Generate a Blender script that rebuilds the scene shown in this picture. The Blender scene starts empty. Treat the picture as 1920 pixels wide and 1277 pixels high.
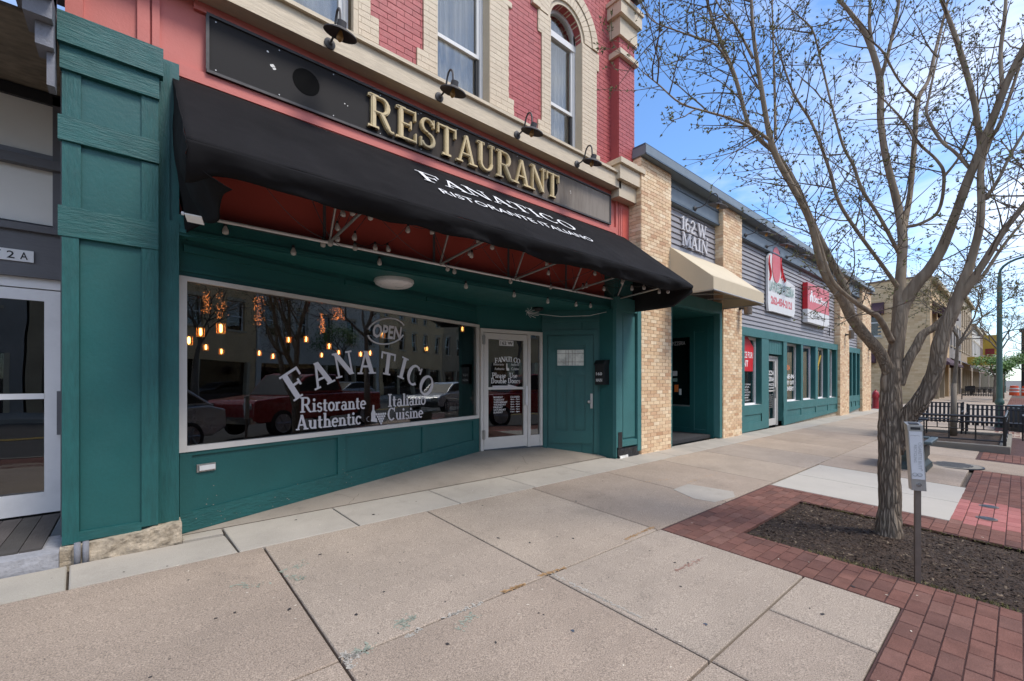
import bpy, math, random
from mathutils import Vector, Matrix, noise
R = math.radians
random.seed(7)
S = bpy.context.scene
COL = S.collection

# ------------------------------------------------------------ camera, sky, sun, exposure
CAMZ = 1.525
cam = bpy.data.cameras.new('camera'); camo = bpy.data.objects.new('camera', cam); COL.objects.link(camo)
camo.location = (0, 0, CAMZ); camo.rotation_euler = (R(90), 0, R(49.2 - 90))
cam.sensor_width = 36; cam.lens = 821 / 1920 * 36; cam.shift_y = 73.5 / 1920
cam.clip_end = 3000; cam.clip_start = .05
S.camera = camo
SUN_EL, SUN_AZ = 57, 158          # azimuth clockwise from +Y
wd = bpy.data.worlds.new('World'); S.world = wd; wd.use_nodes = True
wt = wd.node_tree; wt.nodes.clear()
def wn(t, **k):
    n = wt.nodes.new(t)
    for a, b in k.items(): setattr(n, a, b)
    return n
sky = wn('ShaderNodeTexSky', sky_type='NISHITA', sun_disc=False, sun_elevation=R(SUN_EL), sun_rotation=R(SUN_AZ), air_density=1.0, dust_density=.15, ozone_density=1.6)
tc = wn('ShaderNodeTexCoord'); mp = wn('ShaderNodeMapping'); mp.inputs['Scale'].default_value = (1.1, 1.1, 3.2); mp.inputs['Rotation'].default_value = (0, R(12), R(20))
ns = wn('ShaderNodeTexNoise'); ns.inputs['Scale'].default_value = 1.7; ns.inputs['Detail'].default_value = 7; ns.inputs['Roughness'].default_value = .62; ns.inputs['Distortion'].default_value = .35
cr = wn('ShaderNodeValToRGB'); cr.color_ramp.elements[0].position = .47; cr.color_ramp.elements[1].position = .80; cr.color_ramp.elements[1].color = (.7, .7, .7, 1)
mx = wn('ShaderNodeMix', data_type='RGBA')
cl = wn('ShaderNodeRGB'); cl.outputs[0].default_value = (6.3, 6.5, 7.0, 1)
bg = wn('ShaderNodeBackground'); bg.inputs['Strength'].default_value = .115
ou = wn('ShaderNodeOutputWorld')
L = wt.links.new
L(tc.outputs['Generated'], mp.inputs['Vector']); L(mp.outputs[0], ns.inputs['Vector'])
tn = wn('ShaderNodeMix', data_type='RGBA', blend_type='MULTIPLY'); tn.inputs['Factor'].default_value = 1; tn.inputs[7].default_value = (.74, .93, 1.12, 1)
L(sky.outputs[0], tn.inputs[6]); # cloudier towards the street side, as the upper windows mirror it
sx = wn('ShaderNodeSeparateXYZ'); L(tc.outputs['Generated'], sx.inputs[0])
mr_ = wn('ShaderNodeMapRange', interpolation_type='SMOOTHSTEP'); mr_.inputs[1].default_value = .35; mr_.inputs[2].default_value = -.6; mr_.inputs[3].default_value = 0; mr_.inputs[4].default_value = .20; L(sx.outputs['Y'], mr_.inputs[0])
ml_ = wn('ShaderNodeMapRange', interpolation_type='SMOOTHSTEP'); ml_.inputs[1].default_value = .55; ml_.inputs[2].default_value = 0; ml_.inputs[3].default_value = 0; ml_.inputs[4].default_value = .10; L(sx.outputs['Z'], ml_.inputs[0])
a1 = wn('ShaderNodeMath', operation='ADD'); a2 = wn('ShaderNodeMath', operation='ADD'); L(ns.outputs['Fac'], a1.inputs[0]); L(mr_.outputs[0], a1.inputs[1]); L(a1.outputs[0], a2.inputs[0]); L(ml_.outputs[0], a2.inputs[1]); L(a2.outputs[0], cr.inputs[0])
L(cr.outputs[0], mx.inputs['Factor']); L(tn.outputs[2], mx.inputs[6]); L(cl.outputs[0], mx.inputs[7])
L(mx.outputs[2], bg.inputs['Color']); L(bg.outputs[0], ou.inputs[0])
sl = bpy.data.lights.new('sun', 'SUN'); sl.energy = 1.5; sl.angle = R(17); sl.color = (1, .93, .84)
slo = bpy.data.objects.new('sun', sl); COL.objects.link(slo)
slo.rotation_euler = (R(90 - SUN_EL), 0, R(180 - SUN_AZ))
S.view_settings.view_transform = 'Standard'; S.view_settings.look = 'None'; S.view_settings.gamma = 1
S.view_settings.use_curve_mapping = False; S.view_settings.exposure = 1.12
try:
    S.cycles.max_bounces = 7; S.cycles.transparent_max_bounces = 12; S.cycles.caustics_reflective = False; S.cycles.caustics_refractive = False
    S.cycles.sample_clamp_indirect = 6
except Exception: pass

# ------------------------------------------------------------ survey helpers (metres from tape lines in the photo)
A_ = R(49.2); FX, FY = math.cos(A_), math.sin(A_)
def ray(u, v):
    dx = (u - 960) / 821; return Vector((FX + dx * FY, FY - dx * FX, (712 - v) / 821))
def onY(u, v, y):
    d = ray(u, v); t = y / d.y; return Vector((d.x * t, y, CAMZ + d.z * t))
def onX(u, v, x):
    d = ray(u, v); t = x / d.x; return Vector((x, d.y * t, CAMZ + d.z * t))
def atD(u, v, t):
    d = ray(u, v); return Vector((d.x * t, d.y * t, CAMZ + d.z * t))
def gz(x, y): return .04 * y - .002 * x

# ------------------------------------------------------------ materials
MATS = {}
def nn(t, typ, **k):
    n = t.nodes.new(typ)
    for a, b in k.items():
        if a.startswith('i_'): n.inputs[a[2:].replace('_', ' ')].default_value = b
        else: setattr(n, a, b)
    return n
def mat(name, col, rough=.7, var=.12, vs=3., fine=0., fs=120., bump=0., bs=60., stretch=(1, 1, 1), metal=0., rnd=None, isl=None,
        cols=None, spec=.5, dirt=0., coat=0., ds=1.4):
    """painted / mineral surface: large soft mottling, fine grain, relief; per-piece colour from rnd (object) or isl (island)"""
    if name in MATS: return MATS[name]
    m = bpy.data.materials.new(name); m.use_nodes = True; t = m.node_tree; p = t.nodes['Principled BSDF']
    MATS[name] = m
    co = nn(t, 'ShaderNodeTexCoord'); info = nn(t, 'ShaderNodeObjectInfo')
    add = nn(t, 'ShaderNodeVectorMath', operation='ADD'); t.links.new(co.outputs['Object'], add.inputs[0])
    if rnd is not None or cols and not isl:
        ml = nn(t, 'ShaderNodeMath', operation='MULTIPLY'); ml.inputs[1].default_value = 37.; t.links.new(info.outputs['Random'], ml.inputs[0]); t.links.new(ml.outputs[0], add.inputs[1])
    mp = nn(t, 'ShaderNodeMapping'); mp.inputs['Scale'].default_value = stretch; t.links.new(add.outputs[0], mp.inputs['Vector'])
    if cols:
        ra = nn(t, 'ShaderNodeValToRGB'); ra.color_ramp.interpolation = 'LINEAR'
        while len(ra.color_ramp.elements) < len(cols): ra.color_ramp.elements.new(.5)
        for i, c in enumerate(cols):
            e = ra.color_ramp.elements[i]; e.position = i / (len(cols) - 1); e.color = (*c, 1)
        if isl:
            g = nn(t, 'ShaderNodeNewGeometry'); t.links.new(g.outputs['Random Per Island'], ra.inputs[0])
        else: t.links.new(info.outputs['Random'], ra.inputs[0])
        base = ra.outputs[0]
    else:
        rgb = nn(t, 'ShaderNodeRGB'); rgb.outputs[0].default_value = (*col, 1); base = rgb.outputs[0]
    def modulate(base, scale, amt, vec, detail=4, lo=.25, hi=.75):
        n = nn(t, 'ShaderNodeTexNoise'); n.inputs['Scale'].default_value = scale; n.inputs['Detail'].default_value = detail; n.inputs['Roughness'].default_value = .6
        t.links.new(vec, n.inputs['Vector'])
        r = nn(t, 'ShaderNodeMapRange'); r.inputs[1].default_value = lo; r.inputs[2].default_value = hi; r.inputs[3].default_value = 1 - amt; r.inputs[4].default_value = 1 + amt
        t.links.new(n.outputs['Fac'], r.inputs[0])
        v = nn(t, 'ShaderNodeVectorMath', operation='SCALE'); t.links.new(base, v.inputs[0]); t.links.new(r.outputs[0], v.inputs['Scale'])
        return v.outputs[0]
    base = modulate(base, vs, var, add.outputs[0])
    if fine: base = modulate(base, fs, fine, mp.outputs[0], 2)
    if dirt:
        n = nn(t, 'ShaderNodeTexNoise'); n.inputs['Scale'].default_value = ds; n.inputs['Detail'].default_value = 8; n.inputs['Roughness'].default_value = .72
        t.links.new(add.outputs[0], n.inputs['Vector'])
        r = nn(t, 'ShaderNodeMapRange'); r.inputs[1].default_value = .55; r.inputs[2].default_value = .8; r.inputs[3].default_value = 1; r.inputs[4].default_value = 1 - dirt
        t.links.new(n.outputs['Fac'], r.inputs[0])
        v = nn(t, 'ShaderNodeVectorMath', operation='SCALE'); t.links.new(base, v.inputs[0]); t.links.new(r.outputs[0], v.inputs['Scale']); base = v.outputs[0]
    t.links.new(base, p.inputs['Base Color'])
    p.inputs['Metallic'].default_value = metal; p.inputs['Specular IOR Level'].default_value = spec; p.inputs['Coat Weight'].default_value = coat
    nr = nn(t, 'ShaderNodeTexNoise'); nr.inputs['Scale'].default_value = vs * 3; t.links.new(add.outputs[0], nr.inputs['Vector'])
    rr = nn(t, 'ShaderNodeMapRange'); rr.inputs[3].default_value = max(.02, rough - .12); rr.inputs[4].default_value = min(1, rough + .12); t.links.new(nr.outputs['Fac'], rr.inputs[0]); t.links.new(rr.outputs[0], p.inputs['Roughness'])
    if bump:
        n = nn(t, 'ShaderNodeTexNoise'); n.inputs['Scale'].default_value = bs; n.inputs['Detail'].default_value = 5; n.inputs['Roughness'].default_value = .65
        t.links.new(mp.outputs[0], n.inputs['Vector'])
        b = nn(t, 'ShaderNodeBump'); b.inputs['Strength'].default_value = 1; b.inputs['Distance'].default_value = bump
        t.links.new(n.outputs['Fac'], b.inputs['Height']); t.links.new(b.outputs[0], p.inputs['Normal'])
    return m
TEAL = (.012, .098, .095)
M = {}
M['teal'] = mat('teal_paint', TEAL, .5, .10, 2., bump=.002, bs=30, fine=.06, fs=60, dirt=.1)
M['teal_v'] = mat('teal_grain_vertical', TEAL, .55, .12, 3., bump=.0065, bs=62, stretch=(1, 1, .16), fine=.16, fs=40, dirt=.12)
M['teal_h'] = mat('teal_grain_horizontal', TEAL, .55, .12, 3., bump=.0065, bs=62, stretch=(.16, 1, 1), fine=.16, fs=40, dirt=.12)
M['teal2'] = mat('teal_paint_faded', (.045, .165, .165), .6, .10, 2., bump=.003, bs=40, dirt=.15)
M['pink'] = mat('pink_panel', (.60, .165, .135), .6, .05, 1.5, bump=.0015, bs=40, dirt=.05)
M['red'] = mat('red_fascia', (.62, .115, .085), .6, .06, 1.5, bump=.0015, bs=40, dirt=.1)
M['brick'] = mat('painted_brick', (.40, .066, .066), .55, .14, 6, bump=.005, bs=38, fine=.1, fs=60, cols=[(.37, .075, .075), (.42, .09, .09), (.40, .082, .080), (.45, .10, .098)], dirt=.2)
M['brick_i'] = mat('painted_brick_wall', (.40, .066, .066), .55, .14, 6, bump=.008, bs=38, fine=.1, fs=60, isl=1, cols=[(.37, .075, .075), (.42, .09, .09), (.45, .10, .098)], dirt=.2)
M['mortar_r'] = mat('painted_mortar', (.37, .078, .076), .9, .1, 4, bump=.004, bs=80)
CREAM = (.60, .50, .36)
M['cream'] = mat('cream_paint', CREAM, .6, .07, 3., bump=.004, bs=30, dirt=.22, fine=.05)
M['cream_h'] = mat('cream_board', CREAM, .6, .07, 3., bump=.006, bs=30, stretch=(.15, 1, 1), dirt=.22, fine=.08, fs=40)
M['cream_i'] = mat('cream_brick', CREAM, .6, .06, 5., bump=.006, bs=34, isl=1, cols=[(.60, .49, .355), (.62, .51, .37), (.64, .535, .39)], dirt=.2)
TAN = [(.56, .33, .19), (.74, .53, .32), (.82, .62, .40), (.66, .43, .26), (.80, .60, .38), (.86, .70, .49)]
M['tan'] = mat('tan_brick', None, .8, .12, 8, bump=.004, bs=60, fine=.12, fs=90, cols=TAN, dirt=.2, ds=6)
M['tan_i'] = mat('tan_brick_mass', None, .8, .12, 8, bump=.004, bs=60, fine=.12, fs=90, isl=1, cols=TAN, dirt=.2)
M['mortar'] = mat('mortar', (.50, .41, .31), .95, .1, 4, bump=.004, bs=80)
M['siding'] = mat('grey_siding', (.185, .182, .20), .55, .08, 2, bump=.0025, bs=40, stretch=(.1, 1, 1), fine=.06, fs=50, rnd=1, cols=[(.275, .265, .28), (.31, .30, .312)])
M['siding_dark'] = mat('dark_grey_paint', (.13, .13, .14), .6, .1, 3, bump=.004, bs=40, stretch=(.15, 1, 1), dirt=.2)
M['grey'] = mat('blue_grey_metal', (.17, .21, .24), .45, .06, 2, bump=.001, bs=20, dirt=.1)
M['grey_dark'] = mat('slate_coping', (.06, .09, .125), .45, .06, 2)
M['grey_light'] = mat('weathered_grey_board', (.20, .205, .23), .7, .14, 4, bump=.006, bs=40, dirt=.3)
M['ply'] = mat('worn_plywood', (.24, .20, .15), .85, .25, 3, bump=.006, bs=16, stretch=(.5, 1, 1), fine=.3, fs=18, dirt=.3)
M['white'] = mat('white_paint', (.72, .72, .71), .5, .05, 3, dirt=.08)
M['offwhite'] = mat('offwhite_panel', (.78, .76, .71), .6, .06, 1.5, dirt=.12)
M['alu'] = mat('aluminium', (.70, .68, .64), .45, .06, 4, metal=.2, dirt=.12)
M['alu_white'] = mat('white_aluminium', (.82, .81, .81), .5, .05, 4, metal=.0, dirt=.15)
M['black'] = mat('black_metal', (.018, .018, .02), .45, .1, 5)
M['iron'] = mat('lamp_iron', (.06, .055, .055), .6, .25, 12, bump=.001, dirt=.3)
M['canvas'] = mat('black_canvas', (.0115, .0110, .0118), .88, .25, 1.6, bump=.0012, bs=300, fine=.15, fs=200, dirt=.0, spec=.12)
M['canvas_b'] = mat('black_vinyl', (.012, .012, .013), .55, .1, 2.2, bump=.0006, bs=200)
M['beige'] = mat('beige_canvas', (.60, .51, .36), .8, .05, 2, bump=.001, bs=200)
M['sign'] = mat('sign_board', (.030, .027, .026), .75, .35, .9, spec=.15, bump=.001, bs=12, stretch=(1, 1, .25), fine=.22, fs=7, dirt=.35, ds=1.1)
M['sign_pale'] = mat('sign_board_scraped', (.20, .165, .135), .75, .25, 1.3, spec=.15, bump=.001, bs=12, stretch=(1, 1, .25), fine=.25, fs=9, dirt=.35)
m = bpy.data.materials.new('worn_sign_board'); m.use_nodes = True; M['sign'] = m; t = m.node_tree; p = t.nodes['Principled BSDF']
co = nn(t, 'ShaderNodeTexCoord'); sx_ = nn(t, 'ShaderNodeSeparateXYZ'); t.links.new(co.outputs['Object'], sx_.inputs[0])
mpn = nn(t, 'ShaderNodeMapping'); mpn.inputs['Scale'].default_value = (7, 1, 1.2); t.links.new(co.outputs['Object'], mpn.inputs[0])
n1 = nn(t, 'ShaderNodeTexNoise'); n1.inputs['Scale'].default_value = 1.6; n1.inputs['Detail'].default_value = 8; n1.inputs['Roughness'].default_value = .7; t.links.new(mpn.outputs[0], n1.inputs[0])
g1 = nn(t, 'ShaderNodeMapRange'); g1.inputs[1].default_value = -1.6; g1.inputs[2].default_value = 2.6; t.links.new(sx_.outputs[0], g1.inputs[0])     # weathered end of the board
g2 = nn(t, 'ShaderNodeMath', operation='MULTIPLY_ADD'); g2.inputs[1].default_value = .55; g2.inputs[2].default_value = -.27; t.links.new(n1.outputs['Fac'], g2.inputs[0])
g3 = nn(t, 'ShaderNodeMath', operation='ADD'); t.links.new(g1.outputs[0], g3.inputs[0]); t.links.new(g2.outputs[0], g3.inputs[1])
g4 = nn(t, 'ShaderNodeMapRange', interpolation_type='SMOOTHSTEP'); g4.inputs[1].default_value = .0; g4.inputs[2].default_value = .22; t.links.new(sx_.outputs[2], g4.inputs[0])
rp = nn(t, 'ShaderNodeValToRGB'); e = rp.color_ramp.elements; e[0].position = .1; e[0].color = (.026, .024, .024, 1); e[1].position = 1; e[1].color = (.27, .235, .20, 1); k = e.new(.55); k.color = (.085, .062, .046, 1)
t.links.new(g3.outputs[0], rp.inputs[0]); t.links.new(rp.outputs[0], p.inputs['Base Color']); p.inputs['Roughness'].default_value = .7; p.inputs['Specular IOR Level'].default_value = .2
M['gold'] = mat('gold_letter', (.62, .49, .27), .45, .12, 7, bump=.002, bs=30, dirt=.25, ds=8)
M['print_white'] = mat('white_print', (.80, .80, .80), .6, .06, 6, dirt=.1)
M['print_grey'] = mat('grey_white_vinyl', (.62, .61, .63), .6, .05, 6)
M['print_black'] = mat('black_print', (.015, .015, .015), .6, .05, 6)
M['ghost'] = mat('ghost_mark', (.008, .008, .008), .9, .1, 5, spec=.05)
M['print_red'] = mat('red_print', (.62, .02, .03), .5, .05, 6)
M['print_pink'] = mat('faded_red_face', (.62, .13, .15), .5, .06, 3, dirt=.1)
M['print_green'] = mat('faded_green_print', (.24, .36, .32), .5, .05, 6)
M['print_orange'] = mat('orange_print', (.8, .2, .04), .5, .05, 6)
M['wallplug'] = mat('plastic_white', (.7, .7, .68), .4, .03, 4)
M['stone'] = mat('old_limestone', (.42, .35, .26), .9, .3, 7, bump=.02, bs=14, fine=.3, fs=30, dirt=.5, ds=9)
M['step'] = mat('painted_step', (.33, .33, .35), .85, .2, 5, bump=.008, bs=20, fine=.15, fs=40, dirt=.6, ds=5)
M['deck'] = mat('dark_deck', (.075, .066, .062), .8, .2, 4, bump=.004, bs=40, stretch=(1, .15, 1), rnd=1, dirt=.3, cols=[(.06, .055, .05), (.10, .085, .08)])
M['mat_floor'] = mat('entrance_mat', (.035, .035, .037), .95, .2, 30, bump=.004, bs=200)
M['conc'] = mat('sidewalk_concrete', (.34, .285, .235), .9, .15, 1.3, fine=.62, fs=150, bump=.0045, bs=170, cols=[(.315, .245, .182), (.365, .288, .216), (.375, .31, .245), (.335, .262, .20), (.35, .285, .225)], dirt=.26, ds=1.5)
M['conc_pale'] = mat('pale_concrete', (.43, .40, .355), .9, .12, 2., fine=.14, fs=160, bump=.0025, bs=160, cols=[(.37, .335, .28), (.41, .37, .315), (.39, .35, .295)], dirt=.22, ds=3)
M['conc_white'] = mat('new_concrete', (.52, .50, .45), .88, .05, 2., fine=.07, fs=160, bump=.0015, bs=160, cols=[(.44, .405, .345), (.465, .43, .37)], dirt=.06)
M['conc_floor'] = mat('entry_concrete', (.31, .265, .215), .85, .16, 1.5, fine=.18, fs=190, bump=.003, bs=120, dirt=.32, ds=2.6)
M['conc_dark'] = mat('kerb_concrete', (.24, .22, .18), .9, .14, 2., fine=.2, fs=160, bump=.003, bs=160, dirt=.2)
M['soil_joint'] = mat('joint_dirt', (.11, .085, .065), .98, .4, 9, fine=.5, fs=140, bump=.006, bs=120)
PV = [(.165, .082, .064), (.205, .10, .078), (.185, .088, .069), (.145, .076, .062), (.225, .118, .093)]
M['paver'] = mat('red_paver', None, .92, .2, 7, spec=.15, fine=.22, fs=170, bump=.004, bs=70, cols=PV, dirt=.3, ds=4)
M['paver_i'] = mat('red_paver_mass', None, .92, .2, 7, spec=.15, fine=.22, fs=170, bump=.004, bs=70, isl=1, cols=PV, dirt=.3, ds=4)
M['paver_pink'] = mat('pink_paver', None, .85, .14, 7, fine=.14, fs=170, bump=.004, bs=70, cols=[(.36, .115, .10), (.42, .15, .13), (.33, .11, .09)], dirt=.2, ds=4)
M['paver_joint'] = mat('paver_joint', (.075, .035, .03), .98, .3, 9, fine=.4, fs=140, bump=.005, bs=120)
M['mulch'] = mat('mulch', (.050, .031, .020), .98, .4, 6, fine=.7, fs=70, bump=.02, bs=55)
M['chip'] = mat('mulch_chip', None, .95, .2, 20, isl=1, cols=[(.022, .013, .009), (.05, .03, .018), (.075, .045, .028), (.03, .019, .012), (.06, .038, .024), (.20, .15, .10)])
M['asphalt'] = mat('asphalt', (.055, .053, .05), .92, .15, .8, fine=.3, fs=120, bump=.003, bs=150, dirt=.2)
M['dirt_ground'] = mat('far_ground', (.13, .12, .10), .95, .2, .3, fine=.1, fs=20)
M['gum'] = mat('old_gum', (.035, .03, .03), .8, .2, 50)
M['gum_blue'] = mat('blue_gum', (.07, .085, .11), .7, .3, 90)
M['paint_green'] = mat('green_marking', (.29, .315, .25), .9, .2, 9)
M['paint_orange'] = mat('orange_marking', (.44, .27, .13), .9, .2, 30)
M['paint_red'] = mat('red_marking', (.36, .22, .17), .9, .2, 30)
M['butt'] = mat('cigarette_end', (.7, .62, .5), .8, .1, 50)
M['post_green'] = mat('green_post', (.055, .12, .10), .5, .08, 3, coat=.2)
M['planter'] = mat('planter_green', (.025, .040, .037), .45, .2, 5, dirt=.2)
M['planter_rim'] = mat('planter_rim', (.07, .095, .095), .5, .15, 5)
M['steel'] = mat('brushed_steel', (.40, .39, .37), .38, .1, 8, metal=.7, stretch=(1, 1, .05), fine=.08, fs=120)
M['steel_brown'] = mat('weathered_post', (.17, .14, .115), .5, .18, 9, metal=.4, stretch=(1, 1, .08), fine=.1, fs=80)
M['label'] = mat('pale_label', (.66, .67, .68), .4, .03, 4)
M['label_print'] = mat('label_print', (.34, .35, .36), .6, .03, 4)
M['hydrant'] = mat('hydrant_red', (.33, .025, .035), .5, .1, 9)
M['brass'] = mat('brass', (.6, .45, .2), .35, .1, 9, metal=.9)
M['mailbox'] = mat('mailbox_black', (.012, .012, .013), .35, .1, 9)
M['yb'] = mat('yellow_brick', (.60, .42, .23), .85, .14, .9, dirt=.18, ds=.6, bump=.003, bs=20)
M['purple'] = mat('plum_canvas', (.055, .022, .032), .8, .1, 2)
M['stone_cream'] = mat('cream_stone', (.48, .40, .28), .85, .1, 2, dirt=.2)
M['bld_a'] = mat('far_tan_brick', (.36, .27, .17), .85, .15, .8, dirt=.2)
M['bld_b'] = mat('far_grey_stone', (.30, .27, .24), .85, .15, .8, dirt=.2)
M['bld_c'] = mat('far_brown_brick', (.20, .13, .10), .85, .15, .8, dirt=.2)
M['bld_d'] = mat('far_pale_front', (.55, .52, .46), .85, .1, .8, dirt=.2)
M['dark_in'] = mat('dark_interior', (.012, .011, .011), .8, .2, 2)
M['dark_wood'] = mat('dark_wood', (.035, .018, .011), .5, .2, 3)
M['red_car'] = mat('truck_red', (.30, .012, .014), .28, .03, 2, coat=.7)
M['silver_car'] = mat('silver_paint', (.42, .43, .45), .3, .03, 2, metal=.4, coat=.6)
M['white_car'] = mat('white_car_paint', (.62, .62, .62), .3, .03, 2, coat=.6)
M['tyre'] = mat('tyre', (.018, .018, .018), .85, .1, 5)
M['rim'] = mat('wheel_rim', (.42, .42, .43), .35, .1, 5, metal=.6)
M['chrome'] = mat('chrome', (.6, .6, .6), .15, .02, 5, metal=1)
M['barrel'] = mat('orange_barrel', (.75, .10, .03), .5, .05, 5)
M['yellow_sign'] = mat('yellow_sign', (.55, .36, .04), .5, .15, 4)
M['red_sign'] = mat('dark_red_sign', (.22, .02, .02), .5, .1, 4)
M['leaf'] = mat('fresh_leaf', None, .6, .2, 3, isl=1, cols=[(.05, .12, .015), (.08, .18, .025), (.12, .24, .04)])
M['bud'] = mat('bud', None, .7, .1, 20, isl=1, cols=[(.09, .075, .035), (.16, .16, .05), (.10, .08, .04), (.28, .31, .09)])
M['bud_y'] = mat('yellow_bud', None, .7, .1, 20, isl=1, cols=[(.16, .15, .04), (.22, .19, .06), (.12, .10, .04)])
M['twig'] = mat('twig_bark', (.15, .118, .088), .85, .25, 8, bump=.002, bs=80)
M['twig_y'] = mat('pale_twig', (.19, .16, .10), .85, .25, 8)
M['bark_pale'] = mat('pale_bark', (.21, .18, .14), .9, .2, 4, bump=.004, bs=30, stretch=(1, 1, .3), fine=.2, fs=30)
M['curtain'] = mat('net_curtain', (.36, .35, .33), .9, .12, 1.2, bump=.02, bs=9, stretch=(3, 1, .12), fine=.22, fs=9)

def bark(name):
    m = bpy.data.materials.new(name); m.use_nodes = True; t = m.node_tree; p = t.nodes['Principled BSDF']
    co = nn(t, 'ShaderNodeTexCoord'); mp = nn(t, 'ShaderNodeMapping'); mp.inputs['Scale'].default_value = (1, 1, .13); t.links.new(co.outputs['Object'], mp.inputs[0])
    n1 = nn(t, 'ShaderNodeTexNoise'); n1.inputs['Scale'].default_value = 9; n1.inputs['Detail'].default_value = 3; t.links.new(mp.outputs[0], n1.inputs[0])
    ad = nn(t, 'ShaderNodeVectorMath', operation='MULTIPLY_ADD'); ad.inputs[1].default_value = (.10, .10, .03); t.links.new(n1.outputs['Color'], ad.inputs[0]); t.links.new(mp.outputs[0], ad.inputs[2])
    vo = nn(t, 'ShaderNodeTexVoronoi', feature='DISTANCE_TO_EDGE'); vo.inputs['Scale'].default_value = 42; t.links.new(ad.outputs[0], vo.inputs['Vector'])
    at = nn(t, 'ShaderNodeAttribute', attribute_name='rough')      # 1 on the old trunk, 0 on smooth limbs
    mr = nn(t, 'ShaderNodeMapRange'); mr.inputs[1].default_value = 0; mr.inputs[2].default_value = .30; t.links.new(vo.outputs[0], mr.inputs[0])
    n2 = nn(t, 'ShaderNodeTexNoise'); n2.inputs['Scale'].default_value = 22; n2.inputs['Detail'].default_value = 6; t.links.new(mp.outputs[0], n2.inputs[0])
    ra = nn(t, 'ShaderNodeValToRGB'); ra.color_ramp.elements[0].color = (.10, .074, .053, 1); ra.color_ramp.elements[1].color = (.33, .26, .19, 1); ra.color_ramp.elements[1].position = .8
    sm = nn(t, 'ShaderNodeValToRGB'); sm.color_ramp.elements[0].color = (.19, .142, .098, 1); sm.color_ramp.elements[1].color = (.37, .295, .21, 1); sm.color_ramp.elements[0].position = .3; sm.color_ramp.elements[1].position = .7
    mu = nn(t, 'ShaderNodeMath', operation='MULTIPLY'); t.links.new(mr.outputs[0], mu.inputs[0]); t.links.new(n2.outputs['Fac'], mu.inputs[1])
    m2 = nn(t, 'ShaderNodeMath', operation='MULTIPLY'); m2.inputs[1].default_value = 1.7; t.links.new(mu.outputs[0], m2.inputs[0]); t.links.new(m2.outputs[0], ra.inputs[0]); t.links.new(n2.outputs['Fac'], sm.inputs[0])
    mc = nn(t, 'ShaderNodeMix', data_type='RGBA'); t.links.new(at.outputs['Fac'], mc.inputs[0]); t.links.new(sm.outputs[0], mc.inputs[6]); t.links.new(ra.outputs[0], mc.inputs[7])
    t.links.new(mc.outputs[2], p.inputs['Base Color']); p.inputs['Roughness'].default_value = .9
    h1 = nn(t, 'ShaderNodeMath', operation='MULTIPLY'); t.links.new(mr.outputs[0], h1.inputs[0]); t.links.new(at.outputs['Fac'], h1.inputs[1])
    h2 = nn(t, 'ShaderNodeMath', operation='MULTIPLY_ADD'); h2.inputs[1].default_value = .35; t.links.new(n2.outputs['Fac'], h2.inputs[0]); t.links.new(h1.outputs[0], h2.inputs[2])
    b = nn(t, 'ShaderNodeBump'); b.inputs['Strength'].default_value = 1; b.inputs['Distance'].default_value = .014; t.links.new(h2.outputs[0], b.inputs['Height']); t.links.new(b.outputs[0], p.inputs['Normal'])
    return m
M['bark'] = bark('furrowed_bark')
def glassm(name, refl=.12, tint=(.55, .56, .55), rough=.0, gain=.7):
    m = bpy.data.materials.new(name); m.use_nodes = True; t = m.node_tree; t.nodes.remove(t.nodes['Principled BSDF'])
    o = t.nodes['Material Output']
    tr = nn(t, 'ShaderNodeBsdfTransparent'); tr.inputs[0].default_value = (*tint, 1)
    gl = nn(t, 'ShaderNodeBsdfGlossy'); gl.inputs['Roughness'].default_value = rough; gl.inputs['Color'].default_value = (.95, .96, .96, 1)
    lw = nn(t, 'ShaderNodeLayerWeight'); lw.inputs[0].default_value = .35
    ma = nn(t, 'ShaderNodeMath', operation='MULTIPLY_ADD'); ma.inputs[1].default_value = gain; ma.inputs[2].default_value = refl; ma.use_clamp = True
    t.links.new(lw.outputs['Fresnel'], ma.inputs[0])
    n = nn(t, 'ShaderNodeTexNoise'); n.inputs['Scale'].default_value = .9; co = nn(t, 'ShaderNodeTexCoord'); t.links.new(co.outputs['Object'], n.inputs[0])
    b = nn(t, 'ShaderNodeBump'); b.inputs['Distance'].default_value = .003; t.links.new(n.outputs['Fac'], b.inputs['Height']); t.links.new(b.outputs[0], gl.inputs['Normal'])
    mx = nn(t, 'ShaderNodeMixShader'); t.links.new(ma.outputs[0], mx.inputs[0]); t.links.new(tr.outputs[0], mx.inputs[1]); t.links.new(gl.outputs[0], mx.inputs[2])
    t.links.new(mx.outputs[0], o.inputs[0]); return m
M['glass'] = glassm('shop_glass', .07)
M['glass_up'] = glassm('upper_glass', .025, (.9, .9, .88), gain=.22)
M['glass_dark'] = glassm('dark_glass', .10, (.22, .22, .22))
M['car_glass'] = mat('car_window', (.02, .022, .024), .45, .05, 3, spec=.3)
def emit(name, col, st):
    m = bpy.data.materials.new(name); m.use_nodes = True; p = m.node_tree.nodes['Principled BSDF']
    p.inputs['Base Color'].default_value = (*col, 1); p.inputs['Emission Color'].default_value = (*col, 1); p.inputs['Emission Strength'].default_value = st; return m
M['filament'] = emit('lit_filament', (1, .46, .12), 14)
M['amber'] = emit('amber_glow', (1, .36, .06), .55)
M['fairy'] = emit('fairy_light', (1, .28, .06), 3.5)
M['screen'] = emit('lit_screen', (.25, .3, 1), 1.5)
def bulbglass():
    m = bpy.data.materials.new('clear_bulb'); m.use_nodes = True; p = m.node_tree.nodes['Principled BSDF']
    p.inputs['Base Color'].default_value = (.62, .60, .57, 1); p.inputs['Roughness'].default_value = .15; p.inputs['Alpha'].default_value = .75; return m
M['bulb'] = bulbglass()

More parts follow.
